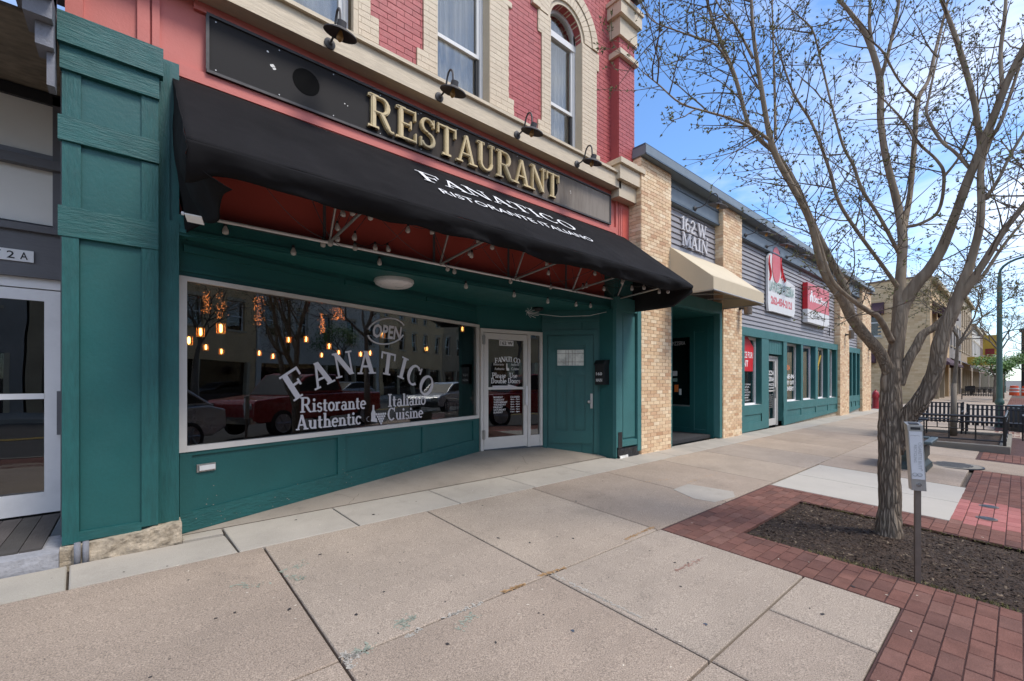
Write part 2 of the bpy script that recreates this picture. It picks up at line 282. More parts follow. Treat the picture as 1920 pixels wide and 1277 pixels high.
# ------------------------------------------------------------ mesh builder
OFF = {}
class MB:
    def __init__(s): s.v = []; s.f = []; s.a = []
    def add(s, vs, fs):
        o = len(s.v); s.v += [tuple(q) for q in vs]; s.f += [tuple(i + o for i in f) for f in fs]; return s
    def box(s, x0, x1, y0, y1, z0, z1):
        return s.add([(x0, y0, z0), (x1, y0, z0), (x1, y1, z0), (x0, y1, z0), (x0, y0, z1), (x1, y0, z1), (x1, y1, z1), (x0, y1, z1)],
                     [(0, 3, 2, 1), (4, 5, 6, 7), (0, 1, 5, 4), (1, 2, 6, 5), (2, 3, 7, 6), (3, 0, 4, 7)])
    def hexa(s, p):            # 8 corner points, bottom ring then top ring
        return s.add(p, [(0, 3, 2, 1), (4, 5, 6, 7), (0, 1, 5, 4), (1, 2, 6, 5), (2, 3, 7, 6), (3, 0, 4, 7)])
    def bev(s, x0, x1, y0, y1, z0, z1, b=.004):     # box with its top and front edges eased
        vs = []
        for z, k in ((z0, 0), (z1 - b, 0), (z1, b)):
            vs += [(x0 + k, y0 + k, z), (x1 - k, y0 + k, z), (x1 - k, y1 - k, z), (x0 + k, y1 - k, z)]
        fs = [(0, 3, 2, 1), (8, 9, 10, 11)]
        for l in (0, 4):
            for i in range(4): fs.append((l + i, l + (i + 1) % 4, l + 4 + (i + 1) % 4, l + 4 + i))
        return s.add(vs, fs)
    def prism(s, poly, o, ax, ay, an):               # polygon in (ax, ay) from o, extruded along vector an
        n = len(poly); o = Vector(o); ax = Vector(ax); ay = Vector(ay); an = Vector(an)
        a = [o + ax * x + ay * y for x, y in poly]; b = [q + an for q in a]
        return s.add(a + b, [tuple(range(n)), tuple(range(2 * n - 1, n - 1, -1))] + [(i, i + n, (i + 1) % n + n, (i + 1) % n) for i in range(n)])
    def tube(s, pts, rs, n=8, cap=True, vals=None):
        pts = [Vector(p) for p in pts]
        if not hasattr(rs, '__len__'): rs = [rs] * len(pts)
        t0 = (pts[1] - pts[0]).normalized(); up = Vector((0, 0, 1)) if abs(t0.z) < .9 else Vector((1, 0, 0))
        nrm = t0.cross(up).normalized(); o = len(s.v)
        for i, p in enumerate(pts):
            t = (pts[min(i + 1, len(pts) - 1)] - pts[max(i - 1, 0)])
            if t.length < 1e-9: t = t0
            t.normalize(); nrm = (nrm - t * nrm.dot(t)); 
            if nrm.length < 1e-6: nrm = t.orthogonal()
            nrm.normalize(); bi = t.cross(nrm)
            for k in range(n):
                a = 2 * math.pi * k / n; s.v.append(tuple(p + (nrm * math.cos(a) + bi * math.sin(a)) * rs[i]))
                if vals is not None: s.a.append(vals[i])
        for i in range(len(pts) - 1):
            for k in range(n):
                a, b = o + i * n + k, o + i * n + (k + 1) % n; s.f.append((a, b, b + n, a + n))
        if cap:
            s.f.append(tuple(o + k for k in range(n))[::-1]); s.f.append(tuple(o + (len(pts) - 1) * n + k for k in range(n)))
        return s
    def lathe(s, prof, c, n=16, ax=(0, 0, 1)):       # prof: (radius, height)
        c = Vector(c); q = Vector((0, 0, 1)).rotation_difference(Vector(ax)); o = len(s.v)
        for r, h in prof:
            for k in range(n):
                a = 2 * math.pi * k / n; s.v.append(tuple(c + q @ Vector((r * math.cos(a), r * math.sin(a), h))))
        for i in range(len(prof) - 1):
            for k in range(n):
                a, b = o + i * n + k, o + i * n + (k + 1) % n; s.f.append((a, b, b + n, a + n))
        s.f.append(tuple(o + k for k in range(n))[::-1]); s.f.append(tuple(o + (len(prof) - 1) * n + k for k in range(n)))
        return s
    def grid(s, fn, nu, nv):
        o = len(s.v)
        for j in range(nv + 1):
            for i in range(nu + 1): s.v.append(tuple(fn(i / nu, j / nv)))
        for j in range(nv):
            for i in range(nu):
                a = o + j * (nu + 1) + i; s.f.append((a, a + 1, a + nu + 2, a + nu + 1))
        return s
    def mesh(s, name, m, off=(0, 0, 0), smooth=False):
        me = bpy.data.meshes.new(name); off = Vector(off)
        me.from_pydata([tuple(Vector(q) - off) for q in s.v], [], s.f)
        if m: me.materials.append(m)
        if s.a:
            at = me.attributes.new('rough', 'FLOAT', 'POINT'); at.data.foreach_set('value', s.a + [0.] * (len(s.v) - len(s.a)))
        if smooth:
            me.polygons.foreach_set('use_smooth', [True] * len(me.polygons))
        me.update(); return me
    def obj(s, name, m, parent=None, smooth=False, kind=None, label=None, sharp=None):
        off = OFF.get(parent, Vector((0, 0, 0))) if parent else Vector((0, 0, 0))
        me = s.mesh(name, m, off, smooth or sharp)
        if sharp:
            try: me.set_sharp_from_angle(angle=R(sharp))
            except Exception: pass
        o = bpy.data.objects.new(name, me); COL.objects.link(o)
        if parent: o.parent = parent; OFF[o] = off
        else: OFF[o] = Vector((0, 0, 0))
        if kind: o['kind'] = kind
        if label: o['label'] = label
        return o
def tag(o, label, cat, group=None):
    o['label'] = label; o['category'] = cat
    if group: o['group'] = group
    return o
def thing(name, label, cat, loc=(0, 0, 0), group=None, rz=0):
    o = bpy.data.objects.new(name, None); COL.objects.link(o); o.location = loc; o.rotation_euler[2] = rz
    o.empty_display_size = .1; OFF[o] = Vector(loc); tag(o, label, cat, group); return o
def struct(name, mb, m, parent=None, **k):
    o = mb.obj(name, m, parent, **k)
    if not parent: o['kind'] = 'structure'
    return o
def copy_tree(o, parent=None):
    c = o.copy(); COL.objects.link(c); c.parent = parent
    for ch in list(o.children): copy_tree(ch, c)
    return c
def piece(name, me, loc, parent, scale=(1, 1, 1), rot=(0, 0, 0)):
    o = bpy.data.objects.new(name, me); COL.objects.link(o); o.parent = parent
    o.location = Vector(loc) - OFF[parent]; o.scale = scale; o.rotation_euler = rot; return o
B = lambda *a: MB().box(*a)

# ------------------------------------------------------------ lettering
def serif(ch, T=.2, t=.085, sh=.07):
    """strokes of one slab-serif glyph: bars (x0,y0,x1,y1,w) and arcs ('a',cx,cy,rx,ry,a0,a1,thick,thin); returns strokes, advance"""
    o = []
    def bar(*a): o.append(a)
    def sf(x, y, w=.36): o.append((x - w / 2, y, x + w / 2, y, sh))
    def stem(x, w=T, y0=0, y1=1, b=1, u=1):
        bar(x, y0, x, y1, w)
        if b: sf(x, y0 + sh / 2, w + .2)
        if u: sf(x, y1 - sh / 2, w + .2)
    def arc(*a): o.append(('a',) + a)
    adv = .8
    if ch == 'I': stem(.22); adv = .46
    elif ch == 'R': stem(.22); bar(.22, .96, .5, .96, t); bar(.22, .5, .5, .5, t); arc(.5, .73, .2, .23, -90, 90, T, t); bar(.48, .5, .72, .12, T * .9); arc(.84, .14, .12, .11, 180, 300, T * .7, t); adv = .95
    elif ch == 'P': stem(.22); bar(.22, .96, .5, .96, t); bar(.22, .44, .5, .44, t); arc(.5, .7, .2, .26, -90, 90, T, t); adv = .8
    elif ch == 'B': stem(.22); [bar(.22, y, .5, y, t) for y in (.96, .52, .04)]; arc(.48, .74, .17, .22, -90, 90, T, t); arc(.5, .28, .2, .24, -90, 90, T, t); adv = .86
    elif ch == 'D': stem(.22); bar(.22, .96, .45, .96, t); bar(.22, .04, .45, .04, t); arc(.45, .5, .3, .46, -90, 90, T, t); adv = .92
    elif ch in 'EFL':
        stem(.22)
        for y in {'E': (.96, .5, .04), 'F': (.96, .5), 'L': (.04,)}[ch]: bar(.22, y, .74 if y != .5 else .56, y, t)
        if ch != 'L': bar(.73, .7, .73, 1, t * .9)
        if ch != 'F': bar(.75, 0, .75, .3, t * .9)
        if ch != 'L': bar(.56, .38, .56, .62, t * .9)
        adv = .84 if ch != 'F' else .78
    elif ch == 'S': arc(.38, .74, .22, .215, 20, 270, T * .85, t); arc(.38, .27, .24, .225, -160, 90, T * .85, t); bar(.61, .72, .61, .99, t); bar(.12, .01, .12, .3, t); adv = .74
    elif ch == 'T': stem(.42, u=0); bar(.04, .955, .8, .955, t); bar(.06, .68, .06, 1, t); bar(.78, .68, .78, 1, t); adv = .84
    elif ch == 'A': bar(.14, .03, .42, .97, t * 1.1); bar(.42, .97, .72, .03, T); bar(.24, .32, .62, .32, t); sf(.13, sh / 2, .28); sf(.74, sh / 2, .38); adv = .9
    elif ch == 'U': stem(.2, b=0, y0=.3); stem(.72, t, b=0, y0=.3); arc(.46, .31, .26, .27, 180, 360, T * .8, t); adv = .92
    elif ch == 'N': stem(.16, t); stem(.78, t, b=0, y0=.05); bar(.18, .95, .76, .04, T); adv = .96
    elif ch == 'M': stem(.14, t); stem(.96, T); bar(.16, .96, .52, .06, T); bar(.52, .06, .92, .96, t); adv = 1.14
    elif ch == 'W': bar(.1, .97, .38, .04, T); bar(.38, .04, .6, .9, t); bar(.56, .97, .84, .04, T); bar(.84, .04, 1.08, .97, t); [sf(x, 1 - sh / 2, .3) for x in (.1, .56, 1.08)]; adv = 1.2
    elif ch == 'C': arc(.46, .5, .34, .46, 48, 315, T, t); bar(.77, .68, .77, 1, t); adv = .86
    elif ch == 'O': arc(.46, .5, .34, .46, 0, 360, T, t); adv = .94
    elif ch == 'V': bar(.1, .97, .42, .04, T); bar(.42, .04, .74, .97, t); sf(.1, 1 - sh / 2); sf(.74, 1 - sh / 2, .3); adv = .84
    elif ch == '1': stem(.26, T * .9, u=0); bar(.06, .8, .24, .95, t); adv = .5
    elif ch == '2': arc(.32, .72, .22, .24, -35, 180, T * .8, t); bar(.5, .58, .1, .07, T * .6); bar(.06, .06, .56, .06, sh * 1.7); bar(.56, .03, .56, .22, t); adv = .66
    elif ch == '6': arc(.34, .3, .23, .27, 0, 360, T * .85, t); arc(.42, .42, .34, .54, 100, 190, T, t); adv = .7
    elif ch == '.': bar(.08, .08, .24, .08, .16); adv = .34
    elif ch == 'o': arc(.3, .3, .22, .27, 0, 360, T * .9, t * 1.1); adv = .6
    elif ch == 'e': arc(.3, .3, .22, .27, 0, 310, T * .9, t * 1.1); bar(.1, .31, .5, .31, t); adv = .58
    elif ch == 'c': arc(.3, .3, .22, .27, 40, 320, T * .9, t * 1.1); bar(.5, .42, .5, .54, T * .6); adv = .55
    elif ch == 's': arc(.26, .43, .15, .14, 20, 270, T * .7, t); arc(.26, .16, .16, .15, -160, 90, T * .7, t); adv = .5
    elif ch == 'a': arc(.3, .42, .18, .15, 10, 160, T * .6, t); arc(.26, .18, .16, .16, 0, 360, T * .7, t); stem(.46, T * .85, 0, .45, 1, 0); adv = .64
    elif ch == 'i': stem(.18, T, 0, .58, 1, 0); bar(.04, .55, .18, .55, sh); arc(.18, .8, .05, .05, 0, 360, .1, .1); adv = .36
    elif ch == 'l': stem(.18, T, 0, 1, 1, 0); bar(.04, .965, .18, .965, sh); adv = .36
    elif ch == 't': stem(.2, T, .05, .8, 0, 0); bar(.04, .54, .42, .54, sh); arc(.33, .15, .13, .12, 180, 300, T * .7, t); adv = .46
    elif ch == 'r': stem(.18, T, 0, .58, 1, 0); bar(.04, .55, .18, .55, sh); arc(.36, .4, .14, .15, 40, 170, T * .6, t * 1.3); adv = .52
    elif ch in 'nh': stem(.18, T, 0, 1 if ch == 'h' else .58, 1, 0); bar(.04, .965 if ch == 'h' else .55, .18, .965 if ch == 'h' else .55, sh); arc(.36, .38, .18, .17, 0, 160, T * .7, t); stem(.54, T, 0, .4, 1, 0); adv = .72
    elif ch == 'u': stem(.18, T, .2, .58, 0, 0); bar(.04, .55, .18, .55, sh); arc(.35, .22, .17, .17, 180, 350, T * .7, t); stem(.54, T, 0, .58, 0, 0); bar(.54, .035, .66, .035, sh); bar(.42, .55, .54, .55, sh); adv = .72
    elif ch == 'b': stem(.18, T, 0, 1, 0, 0); bar(.04, .965, .18, .965, sh); arc(.34, .3, .2, .26, 0, 360, T * .8, t); adv = .66
    elif ch == 'd': stem(.5, T, 0, 1, 0, 0); bar(.36, .965, .5, .965, sh); arc(.32, .3, .2, .26, 0, 360, T * .8, t); adv = .68
    elif ch == ' ': adv = .35
    return o, adv
def draw_glyph(mb, ch, o, ax, ay, an, size, T=.2, t=.085, sh=.07, lift=.0004, wx=1.):
    """one glyph as a solid; ax, ay unit vectors on the face, an the extrusion vector (out of the face)"""
    st, adv = serif(ch, T, t, sh); o = Vector(o); ax = Vector(ax); ay = Vector(ay); an = Vector(an); nrm = an.normalized()
    for k, s in enumerate(st):
        e = an + nrm * lift * k
        if s[0] == 'a':
            _, cx, cy, rx, ry, a0, a1, w1, w0 = s; n = max(4, int(abs(a1 - a0) / 22)); out = []; inn = []
            for i in range(n + 1):
                a = R(a0 + (a1 - a0) * i / n); w = w0 + (w1 - w0) * abs(math.cos(a)) ** 1.3
                out.append((cx + (rx + w / 2) * math.cos(a), cy + (ry + min(w, w0 * 1.4) / 2) * math.sin(a))); inn.append((cx + max(.005, rx - w / 2) * math.cos(a), cy + max(.005, ry - min(w, w0 * 1.4) / 2) * math.sin(a)))
            for i in range(n):
                q = [inn[i], out[i], out[i + 1], inn[i + 1]]
                mb.prism([(x * size * wx, y * size) for x, y in q], o, ax, ay, e)
        else:
            x0, y0, x1, y1, w = s; d = Vector((x1 - x0, y1 - y0)); 
            if d.length < 1e-6: continue
            d.normalize(); p = Vector((-d.y, d.x)) * w / 2
            q = [(x0 + p.x, y0 + p.y), (x0 - p.x, y0 - p.y), (x1 - p.x, y1 - p.y), (x1 + p.x, y1 + p.y)]
            if abs(y1 - y0) > .5 and abs(x1 - x0) > .05:     # slanted legs are cut level
                h = w / 2 / max(.2, abs(d.y)); q = [(x0 - h, y0), (x0 + h, y0), (x1 + h, y1), (x1 - h, y1)]
            mb.prism([(x * size * wx, y * size) for x, y in q], o, ax, ay, e)
    return adv * size * wx
def word_width(w, size, wx=1.): return sum(serif(c)[1] for c in w) * size * wx
def word(mb, text, o, ax, ay, an, size, width=None, **k):
    o = Vector(o); ax = Vector(ax); wx = 1.
    if width: wx = width / word_width(text, size)
    for c in text: o = o + ax * draw_glyph(mb, c, o, ax, ay, an, size, wx=wx, **k)
    return mb
def plain(text, o, ax, ay, width, height, m, parent, name='lettering', out=.001, bold=0., shear=0.):
    """flat print in the plain built-in face, fitted to width x height"""
    cu = bpy.data.curves.new(name, 'FONT'); cu.body = text; cu.size = 1; cu.offset = bold; cu.resolution_u = 2; cu.shear = shear
    tmp = bpy.data.objects.new('tmp', cu); COL.objects.link(tmp)
    dg = bpy.context.evaluated_depsgraph_get(); me = bpy.data.meshes.new_from_object(tmp.evaluated_get(dg)); bpy.data.objects.remove(tmp)
    xs = [v.co.x for v in me.vertices]; ys = [v.co.y for v in me.vertices]
    sx = width / (max(xs) - min(xs)); sy = height / (max(ys) - min(ys)); x0, y0 = min(xs), min(ys)
    ax = Vector(ax); ay = Vector(ay); nrm = ax.cross(ay).normalized(); off = OFF.get(parent, Vector((0, 0, 0)))
    for v in me.vertices:
        v.co = Vector(o) + ax * ((v.co.x - x0) * sx) + ay * ((v.co.y - y0) * sy) + nrm * out - off
    me.materials.clear(); me.materials.append(m)
    ob = bpy.data.objects.new(name, me); COL.objects.link(ob); ob.parent = parent; OFF[ob] = off; return ob
EX, EY, EZ = Vector((1, 0, 0)), Vector((0, 1, 0)), Vector((0, 0, 1))

# ------------------------------------------------------------ ground, road, sidewalk
g = MB().add([(-900, -900, -.42), (1500, -900, -.42), (1500, 900, -.42), (-900, 900, -.42)], [(0, 1, 2, 3)]); struct('ground', g, M['dirt_ground'])
g = MB().add([(-60, -15.2, -.22), (300, -15.2, -.9), (300, -1.75, -.84), (-60, -1.75, -.16)], [(0, 1, 2, 3)]); struct('road', g, M['asphalt'])
g = MB()
for yy in (-8.35, -8.6): g.add([(-60, yy, -.05 - .13), (300, yy, -.81), (300, yy + .12, -.81), (-60, yy + .12, -.05 - .13)], [(0, 1, 2, 3)])
lines = struct('road_marking', g, M['yellow_sign'])
def slabpoly(poly, h=.1, e=.006, drop=0.):
    """a paving piece on the sloping sidewalk with eased edges"""
    n = len(poly); cx = sum(p[0] for p in poly) / n; cy = sum(p[1] for p in poly) / n; mb = MB()
    def ring(k, dz):
        r = []
        for x, y in poly:
            d = math.hypot(x - cx, y - cy); q = 1 - k / d
            xx, yy = cx + (x - cx) * q, cy + (y - cy) * q; r.append((xx, yy, gz(xx, yy) + dz - drop))
        return r
    a, b, c = ring(0, -h), ring(0, -e), ring(e * 1.4, 0)
    mb.add(a + b + c, [tuple(range(2 * n, 3 * n))] + [(l + i, l + (i + 1) % n, l + n + (i + 1) % n, l + n + i) for l in (0, n) for i in range(n)])
    return mb
base = MB().grid(lambda u, v: (-8 + 110 * u, -1.7 + 6.2 * v, gz(-8 + 110 * u, -1.7 + 6.2 * v) - .045), 22, 4)
walk = struct('sidewalk', base, M['soil_joint']); OFF[walk] = Vector((0, 0, 0))
def slab(x0, x1, y0, y1, m, j=.007, name='slab', sk=0.):
    return slabpoly([(x0 + j + sk, y0 + j), (x1 - j + sk, y0 + j), (x1 - j, y1 - j), (x0 + j, y1 - j)]).obj(name, M[m], walk)
ROWJ = [-3.8, -2.24, -.72, .80, 2.31, 3.81, 5.32, 6.84, 8.36, 9.88, 11.4, 12.92, 14.44, 15.96, 17.5, 19.0, 20.6, 22.2, 24., 26., 28., 30., 32.]
for a, b in zip(ROWJ, ROWJ[1:]):
    slab(a, b, 2.27, 4.04, 'conc')
for a, b in zip(ROWJ, ROWJ[1:]):
    if b < 2.4: slab(a, b, 1.07, 2.27, 'conc'); slab(a, b, -.4, 1.07, 'conc')
slab(2.31, 3.85, 1.07, 2.27, 'conc'); slab(2.31, 3.12, .51, 1.07, 'conc'); slab(3.12, 3.85, .51, 1.07, 'conc')
for a, b, c, d in ((8.9, 10.3, .55, 2.27), (10.3, 12.2, 1.2, 2.27), (12.2, 13.65, .55, 2.27), (13.65, 17.9, 1.98, 2.27), (17.9, 20, -.2, 2.27), (20, 23, .5, 2.27), (23, 26, .5, 2.27), (26, 29, .5, 2.27), (29, 32, .5, 2.27)): slab(a, b, c, d, 'conc')
slab(10.8, 12.2, -.6, 1.2, 'conc'); slab(10.3, 10.8, .55, 1.2, 'conc'); slab(10.75, 12.3, -1.6, -.6, 'conc')
for x in range(32, 96, 4):
    slab(x, x + 4, .5, 2.3, 'conc'); slab(x, x + 4, 2.3, 4.4, 'conc')
PJ = [-3.0, -1.7, -.36, .6, 1.57, 2.71, 3.85, 5.03, 6.2, 7.4, 8.6, 9.8, 11.0, 12.2, 13.4, 14.6, 16., 17.6, 19.2, 20.8, 22.4, 24., 26, 28, 30, 32]
for a, b in zip(PJ, PJ[1:]):
    y1 = 4.5 if a < -.3 else (4.56 if a < .3 else 4.70 if a < 6.2 else 4.62)
    slab(a, b, 4.04, y1, 'conc_pale', sk=.03)
slab(.3, .6, 4.56, 4.70, 'conc_pale')
for a, b, c, d in ((6.66, 7.72, .48, 2.25), (7.72, 8.88, .48, 2.25)): slab(a, b, c, d, 'conc_white')
# entrance floor rising into the recess
def fz(y): return gz(3, 4.7) + max(0, y - 4.7) * .155
ef = [(.30, 4.70), (6.22, 4.70), (6.20, 4.84), (5.54, 5.60), (4.33, 5.79), (.31, 4.745)]
e_ = MB(); e_.add([(x, y, fz(y)) for x, y in ef] + [(x, y, fz(y) - .15) for x, y in ef], [tuple(range(6))] + [(i, i + 6, (i + 1) % 6 + 6, (i + 1) % 6) for i in range(6)])
struct('entrance_floor', e_, M['conc_floor'])
ck = MB()
def crack(p, n, d, wdt=.006, z=.0015):
    x, y = p; a = d; pts = [(x, y)]
    for i in range(n): a += random.uniform(-.7, .7); x += math.cos(a) * .06; y += math.sin(a) * .06; pts.append((x, y)); a += (d - a) * .5
    for (x0, y0), (x1, y1) in zip(pts, pts[1:]):
        nx, ny = -(y1 - y0), x1 - x0; l = math.hypot(nx, ny); w = wdt * random.uniform(.4, 1) / 2; nx *= w / l; ny *= w / l
        f = (lambda X, Y: fz(Y) if Y > 4.7 else gz(X, Y))
        ck.add([(x0 + nx, y0 + ny, f(x0, y0) + z), (x0 - nx, y0 - ny, f(x0, y0) + z), (x1 - nx, y1 - ny, f(x1, y1) + z), (x1 + nx, y1 + ny, f(x1, y1) + z)], [(0, 1, 2, 3)])
crack((1.75, 4.72), 5, 1.2); crack((1.85, 4.86), 4, 2.8); crack((4.1, 4.72), 9, .5); crack((4.6, 4.95), 8, 1.1); crack((5.0, 4.75), 10, 2.4); crack((5.6, 4.8), 6, 1.9)
struct('floor_cracks', ck, M['soil_joint'])
# neighbour threshold kerb strip under shop base
struct('base_gap', B(.3, 6.25, 4.702, 4.712, .1, gz(3, 4.7) + .004), M['soil_joint'])

# pavers: individually laid pieces near, joined beyond
pb = MB()
for x0, x1, y0, y1 in ((3.85, 4.43, -1.7, 2.27), (6.10, 6.66, -1.7, 2.27), (4.43, 6.10, 1.734, 2.27), (4.43, 6.10, -1.7, -.94), (6.66, 10.75, -1.7, .48), (10.75, 13.6, -1.7, .55), (-8, 3.85, -1.7, .51), (13.6, 60, -1.7, .5)):
    pb.add([(x0, y0, gz(x0, y0) - .008), (x1, y0, gz(x1, y0) - .008), (x1, y1, gz(x1, y1) - .008), (x0, y1, gz(x0, y1) - .008)], [(0, 1, 2, 3)])
pav = struct('paved_border', pb, M['paver_joint']); OFF[pav] = Vector((0, 0, 0))
pm = MB()
BX, BY, h_, e_ = .200, .098, .03, .004
for z, k in ((-h_, 0), (-e_, 0), (0, e_)):
    pm.v += [(-BX / 2 + k, -BY / 2 + k, z), (BX / 2 - k, -BY / 2 + k, z), (BX / 2 - k, BY / 2 - k, z), (-BX / 2 + k, BY / 2 - k, z)]
pm.f = [(8, 9, 10, 11)] + [(l + i, l + (i + 1) % 4, l + 4 + (i + 1) % 4, l + 4 + i) for l in (0, 4) for i in range(4)]
pme = pm.mesh('paver', M['paver']); pme_p = pm.mesh('paver_pink', M['paver_pink'])
PIT = (4.43, 6.10, -.94, 1.734)
cand = []; RP = .1029
def spans(cy):
    out = []
    if cy > .5:
        if cy > PIT[3]: out.append((3.857, 6.65))
        else: out += [(3.857, 4.425), (6.105, 6.65)]
    else:
        if cy < PIT[2]: out.append((-2, 10.7))
        else: out += [(-2, 4.425), (6.105, 10.79)]
        out += [(12.42, 13.6), (18.1, 60)]
    return out
for row in range(-20, 17):
    cy = .5 + (row + .5) * RP
    for a, b in spans(cy):
        x = math.floor(a / .208) * .208 - (row % 2) * .104
        while x < b:
            p, q_ = max(x, a), min(x + .208, b)
            if q_ - p > .035: cand.append(((p + q_) / 2, cy, (q_ - p - .008) / .200))
            x += .208
vis = sorted([c for c in cand if c[1] > -.02 and (c[0] * FX + c[1] * FY) > .2 and abs((c[0] * FY - c[1] * FX) / (c[0] * FX + c[1] * FY)) < 1.2], key=lambda c: c[0])[:300]
vs_ = set(vis)
for cx, cy, kx in vis:
    pink = 6.66 < cx < 8.95
    piece('paver', pme_p if pink else pme, (cx, cy, gz(cx, cy) + random.uniform(-.0022, .0012)), pav, (kx, 1 + random.uniform(-.02, .01), 1), (.04 + random.uniform(-.008, .008), .002 + random.uniform(-.005, .005), random.uniform(-.008, .008)))
rest = MB()
for c_ in cand:
    cx, cy, kx = c_
    if c_ in vs_ or cx > 30 and cy < -.3: continue
    z = gz(cx, cy) + random.uniform(-.002, .002); rest.bev(cx - .1 * kx, cx + .1 * kx, cy - .048, cy + .048, z - .02, z)
rest.obj('paver_field', M['paver_i'], pav, kind='stuff')

# tree pit
def mfn(u, v):
    x = PIT[0] + (PIT[1] - PIT[0]) * u; y = PIT[2] + (PIT[3] - PIT[2]) * v
    d = math.hypot(x - 5.43, y - .82); ed = min(u, 1 - u, v, 1 - v)
    return (x, y, gz(x, y) - .012 + .045 * math.exp(-(d / .35) ** 2) + min(.02, ed * .15) - .02 + .012 * noise.noise(Vector((x * 9, y * 9, 0))) + .006 * noise.noise(Vector((x * 30, y * 30, 3))))
mu = MB().grid(mfn, 90, 130); mu.obj('mulch_bed', M['mulch'], None, smooth=True, kind='stuff')
chips = MB()
for i in range(7500):
    u, v = random.random(), random.random() ** .9; p = Vector(mfn(u, .3 + .7 * v)); 
    l = random.uniform(.004, .020) * random.choice((.6, 1, 1)); w = l * random.uniform(.2, .45); a = random.uniform(0, 6.3); t = random.uniform(-.5, .5)
    dx = Vector((math.cos(a), math.sin(a), t)) * l; dy = Vector((-math.sin(a), math.cos(a), random.uniform(-.6, .6))) * w; p.z += .003
    up = Vector((0, 0, .003)); chips.add([p - dx - dy, p + dx - dy, p + dx + dy, p - dx + dy, p + up], [(0, 1, 4), (1, 2, 4), (2, 3, 4), (3, 0, 4)])
chips.obj('mulch_chips', M['chip'], None, kind='stuff')
gr = MB()
for i in range(900):      # thin moss and grass along the pit's edge
    side = random.random()
    if side < .55: x, y = PIT[0] + abs(random.gauss(0, .03)) + .01, random.uniform(0, 1.2) if random.random() < .8 else random.uniform(0, 1.7)
    else: x, y = PIT[1] - abs(random.gauss(0, .03)) - .01, random.uniform(-.1, 1.7)
    z = gz(x, y) - .01; a = random.uniform(0, 6.3); h = random.uniform(.01, .03); w = .0025
    gr.add([(x - w * math.cos(a), y - w * math.sin(a), z), (x + w * math.cos(a), y + w * math.sin(a), z), (x + random.gauss(0, .01), y + random.gauss(0, .01), z + h)], [(0, 1, 2)])
gr.obj('grass', M['bud_y'], None, kind='stuff')

# marks and litter lying on the slabs
def blob(mb, x, y, r, n=9, sx=1., z=.0025, a=0.):
    pts = []
    for k in range(n):
        t = 2 * math.pi * k / n; rr = r * random.uniform(.6, 1.15); px, py = rr * math.cos(t) * sx, rr * math.sin(t); X = x + px * math.cos(a) - py * math.sin(a); Y_ = y + px * math.sin(a) + py * math.cos(a)
        pts.append((X, Y_, gz(X, Y_) + z))
    mb.add(pts, [tuple(range(n))])
def groundat(u, v):
    d = ray(u, v); t = -CAMZ / (d.z - .04 * d.y + .002 * d.x); return d.x * t, d.y * t
gum = MB()
for u, v in ((652, 1036), (757, 1036), (720, 1110), (667, 1153), (709, 1188), (839, 1208), (542, 1143), (934, 1009), (993, 1018), (1045, 1007), (1075, 1010), (797, 1016), (780, 941), (1265, 1055), (1276, 1100), (1290, 1056), (1541, 1152), (1518, 1141), (404, 1160), (440, 1149), (600, 1040), (555, 975), (1080, 940), (905, 948), (700, 965), (1130, 902), (282, 1270), (930, 1205), (1600, 1100), (1230, 1180), (1010, 1150)):
    x, y = groundat(u, v); blob(gum, x, y, random.uniform(.006, .015), sx=random.uniform(1, 1.8), a=random.uniform(0, 3))
for i in range(110): blob(gum, random.uniform(-.5, 14), random.uniform(1.1, 4.4), random.uniform(.003, .008))
struct('gum_spots', gum, M['gum'])
gb = MB()
for u, v in ((1074, 1183), (1323, 1171)): x, y = groundat(u, v); blob(gb, x, y, .014, 13)
struct('blue_gum_spots', gb, M['gum_blue'])
def streak(mb, u0, v0, u1, v1, w, n=26, cover=.6, z=.0022):
    for i in range(n):
        t = random.random(); x, y = groundat(u0 + (u1 - u0) * t, v0 + (v1 - v0) * t)
        blob(mb, x + random.gauss(0, w), y + random.gauss(0, w), random.uniform(.002, .009), 7, random.uniform(1, 3), z, random.uniform(0, 3))
pg = MB()
for a in ((430, 1100, 500, 1095), (520, 1075, 575, 1055), (545, 1080, 570, 1088), (745, 1170, 780, 1155), (755, 1180, 765, 1165), (660, 1222, 700, 1212), (860, 1180, 890, 1150)): streak(pg, *a, .02, 34)
struct('green_chalk', pg, M['paint_green'])
po = MB()
for a, n in (((945, 1110, 985, 1095), 70), ((1010, 1080, 1060, 1065), 70), ((1172, 1012, 1225, 988), 110), ((1200, 905, 1260, 898), 24), ((1290, 905, 1350, 885), 24)): streak(po, *a, .006, n)
struct('orange_chalk', po, M['paint_orange'])
pr = MB(); streak(pr, 1265, 1072, 1315, 1048, .007, 60); struct('red_chalk', pr, M['paint_red'])
pw = MB()
for a, n, w in (((650, 1235, 675, 1228), 50, .012), ((640, 1225, 660, 1250), 40, .01), ((1035, 1076, 1200, 1158), 130, .005), ((830, 1160, 905, 1130), 60, .006), ((760, 1195, 790, 1180), 30, .008)): streak(pw, *a, w, n)
struct('chalk_dust', pw, M['conc_white'])
pt = slabpoly([groundat(*q) for q in ((1262, 918), (1290, 908), (1375, 922), (1378, 932), (1340, 942), (1300, 935))], h=.004, e=.001); 
for i in range(len(pt.v)): pt.v[i] = (pt.v[i][0], pt.v[i][1], pt.v[i][2] + .004)
struct('concrete_patch', pt, M['conc_pale'])
lit = MB()
for i in range(70):
    x, y = random.uniform(0, 7), random.uniform(.2, 4.4)
    if PIT[0] < x < PIT[1] and y < 1.7: continue
    blob(lit, x, y, random.uniform(.003, .006), 5, 2.2, .004, random.uniform(0, 3))
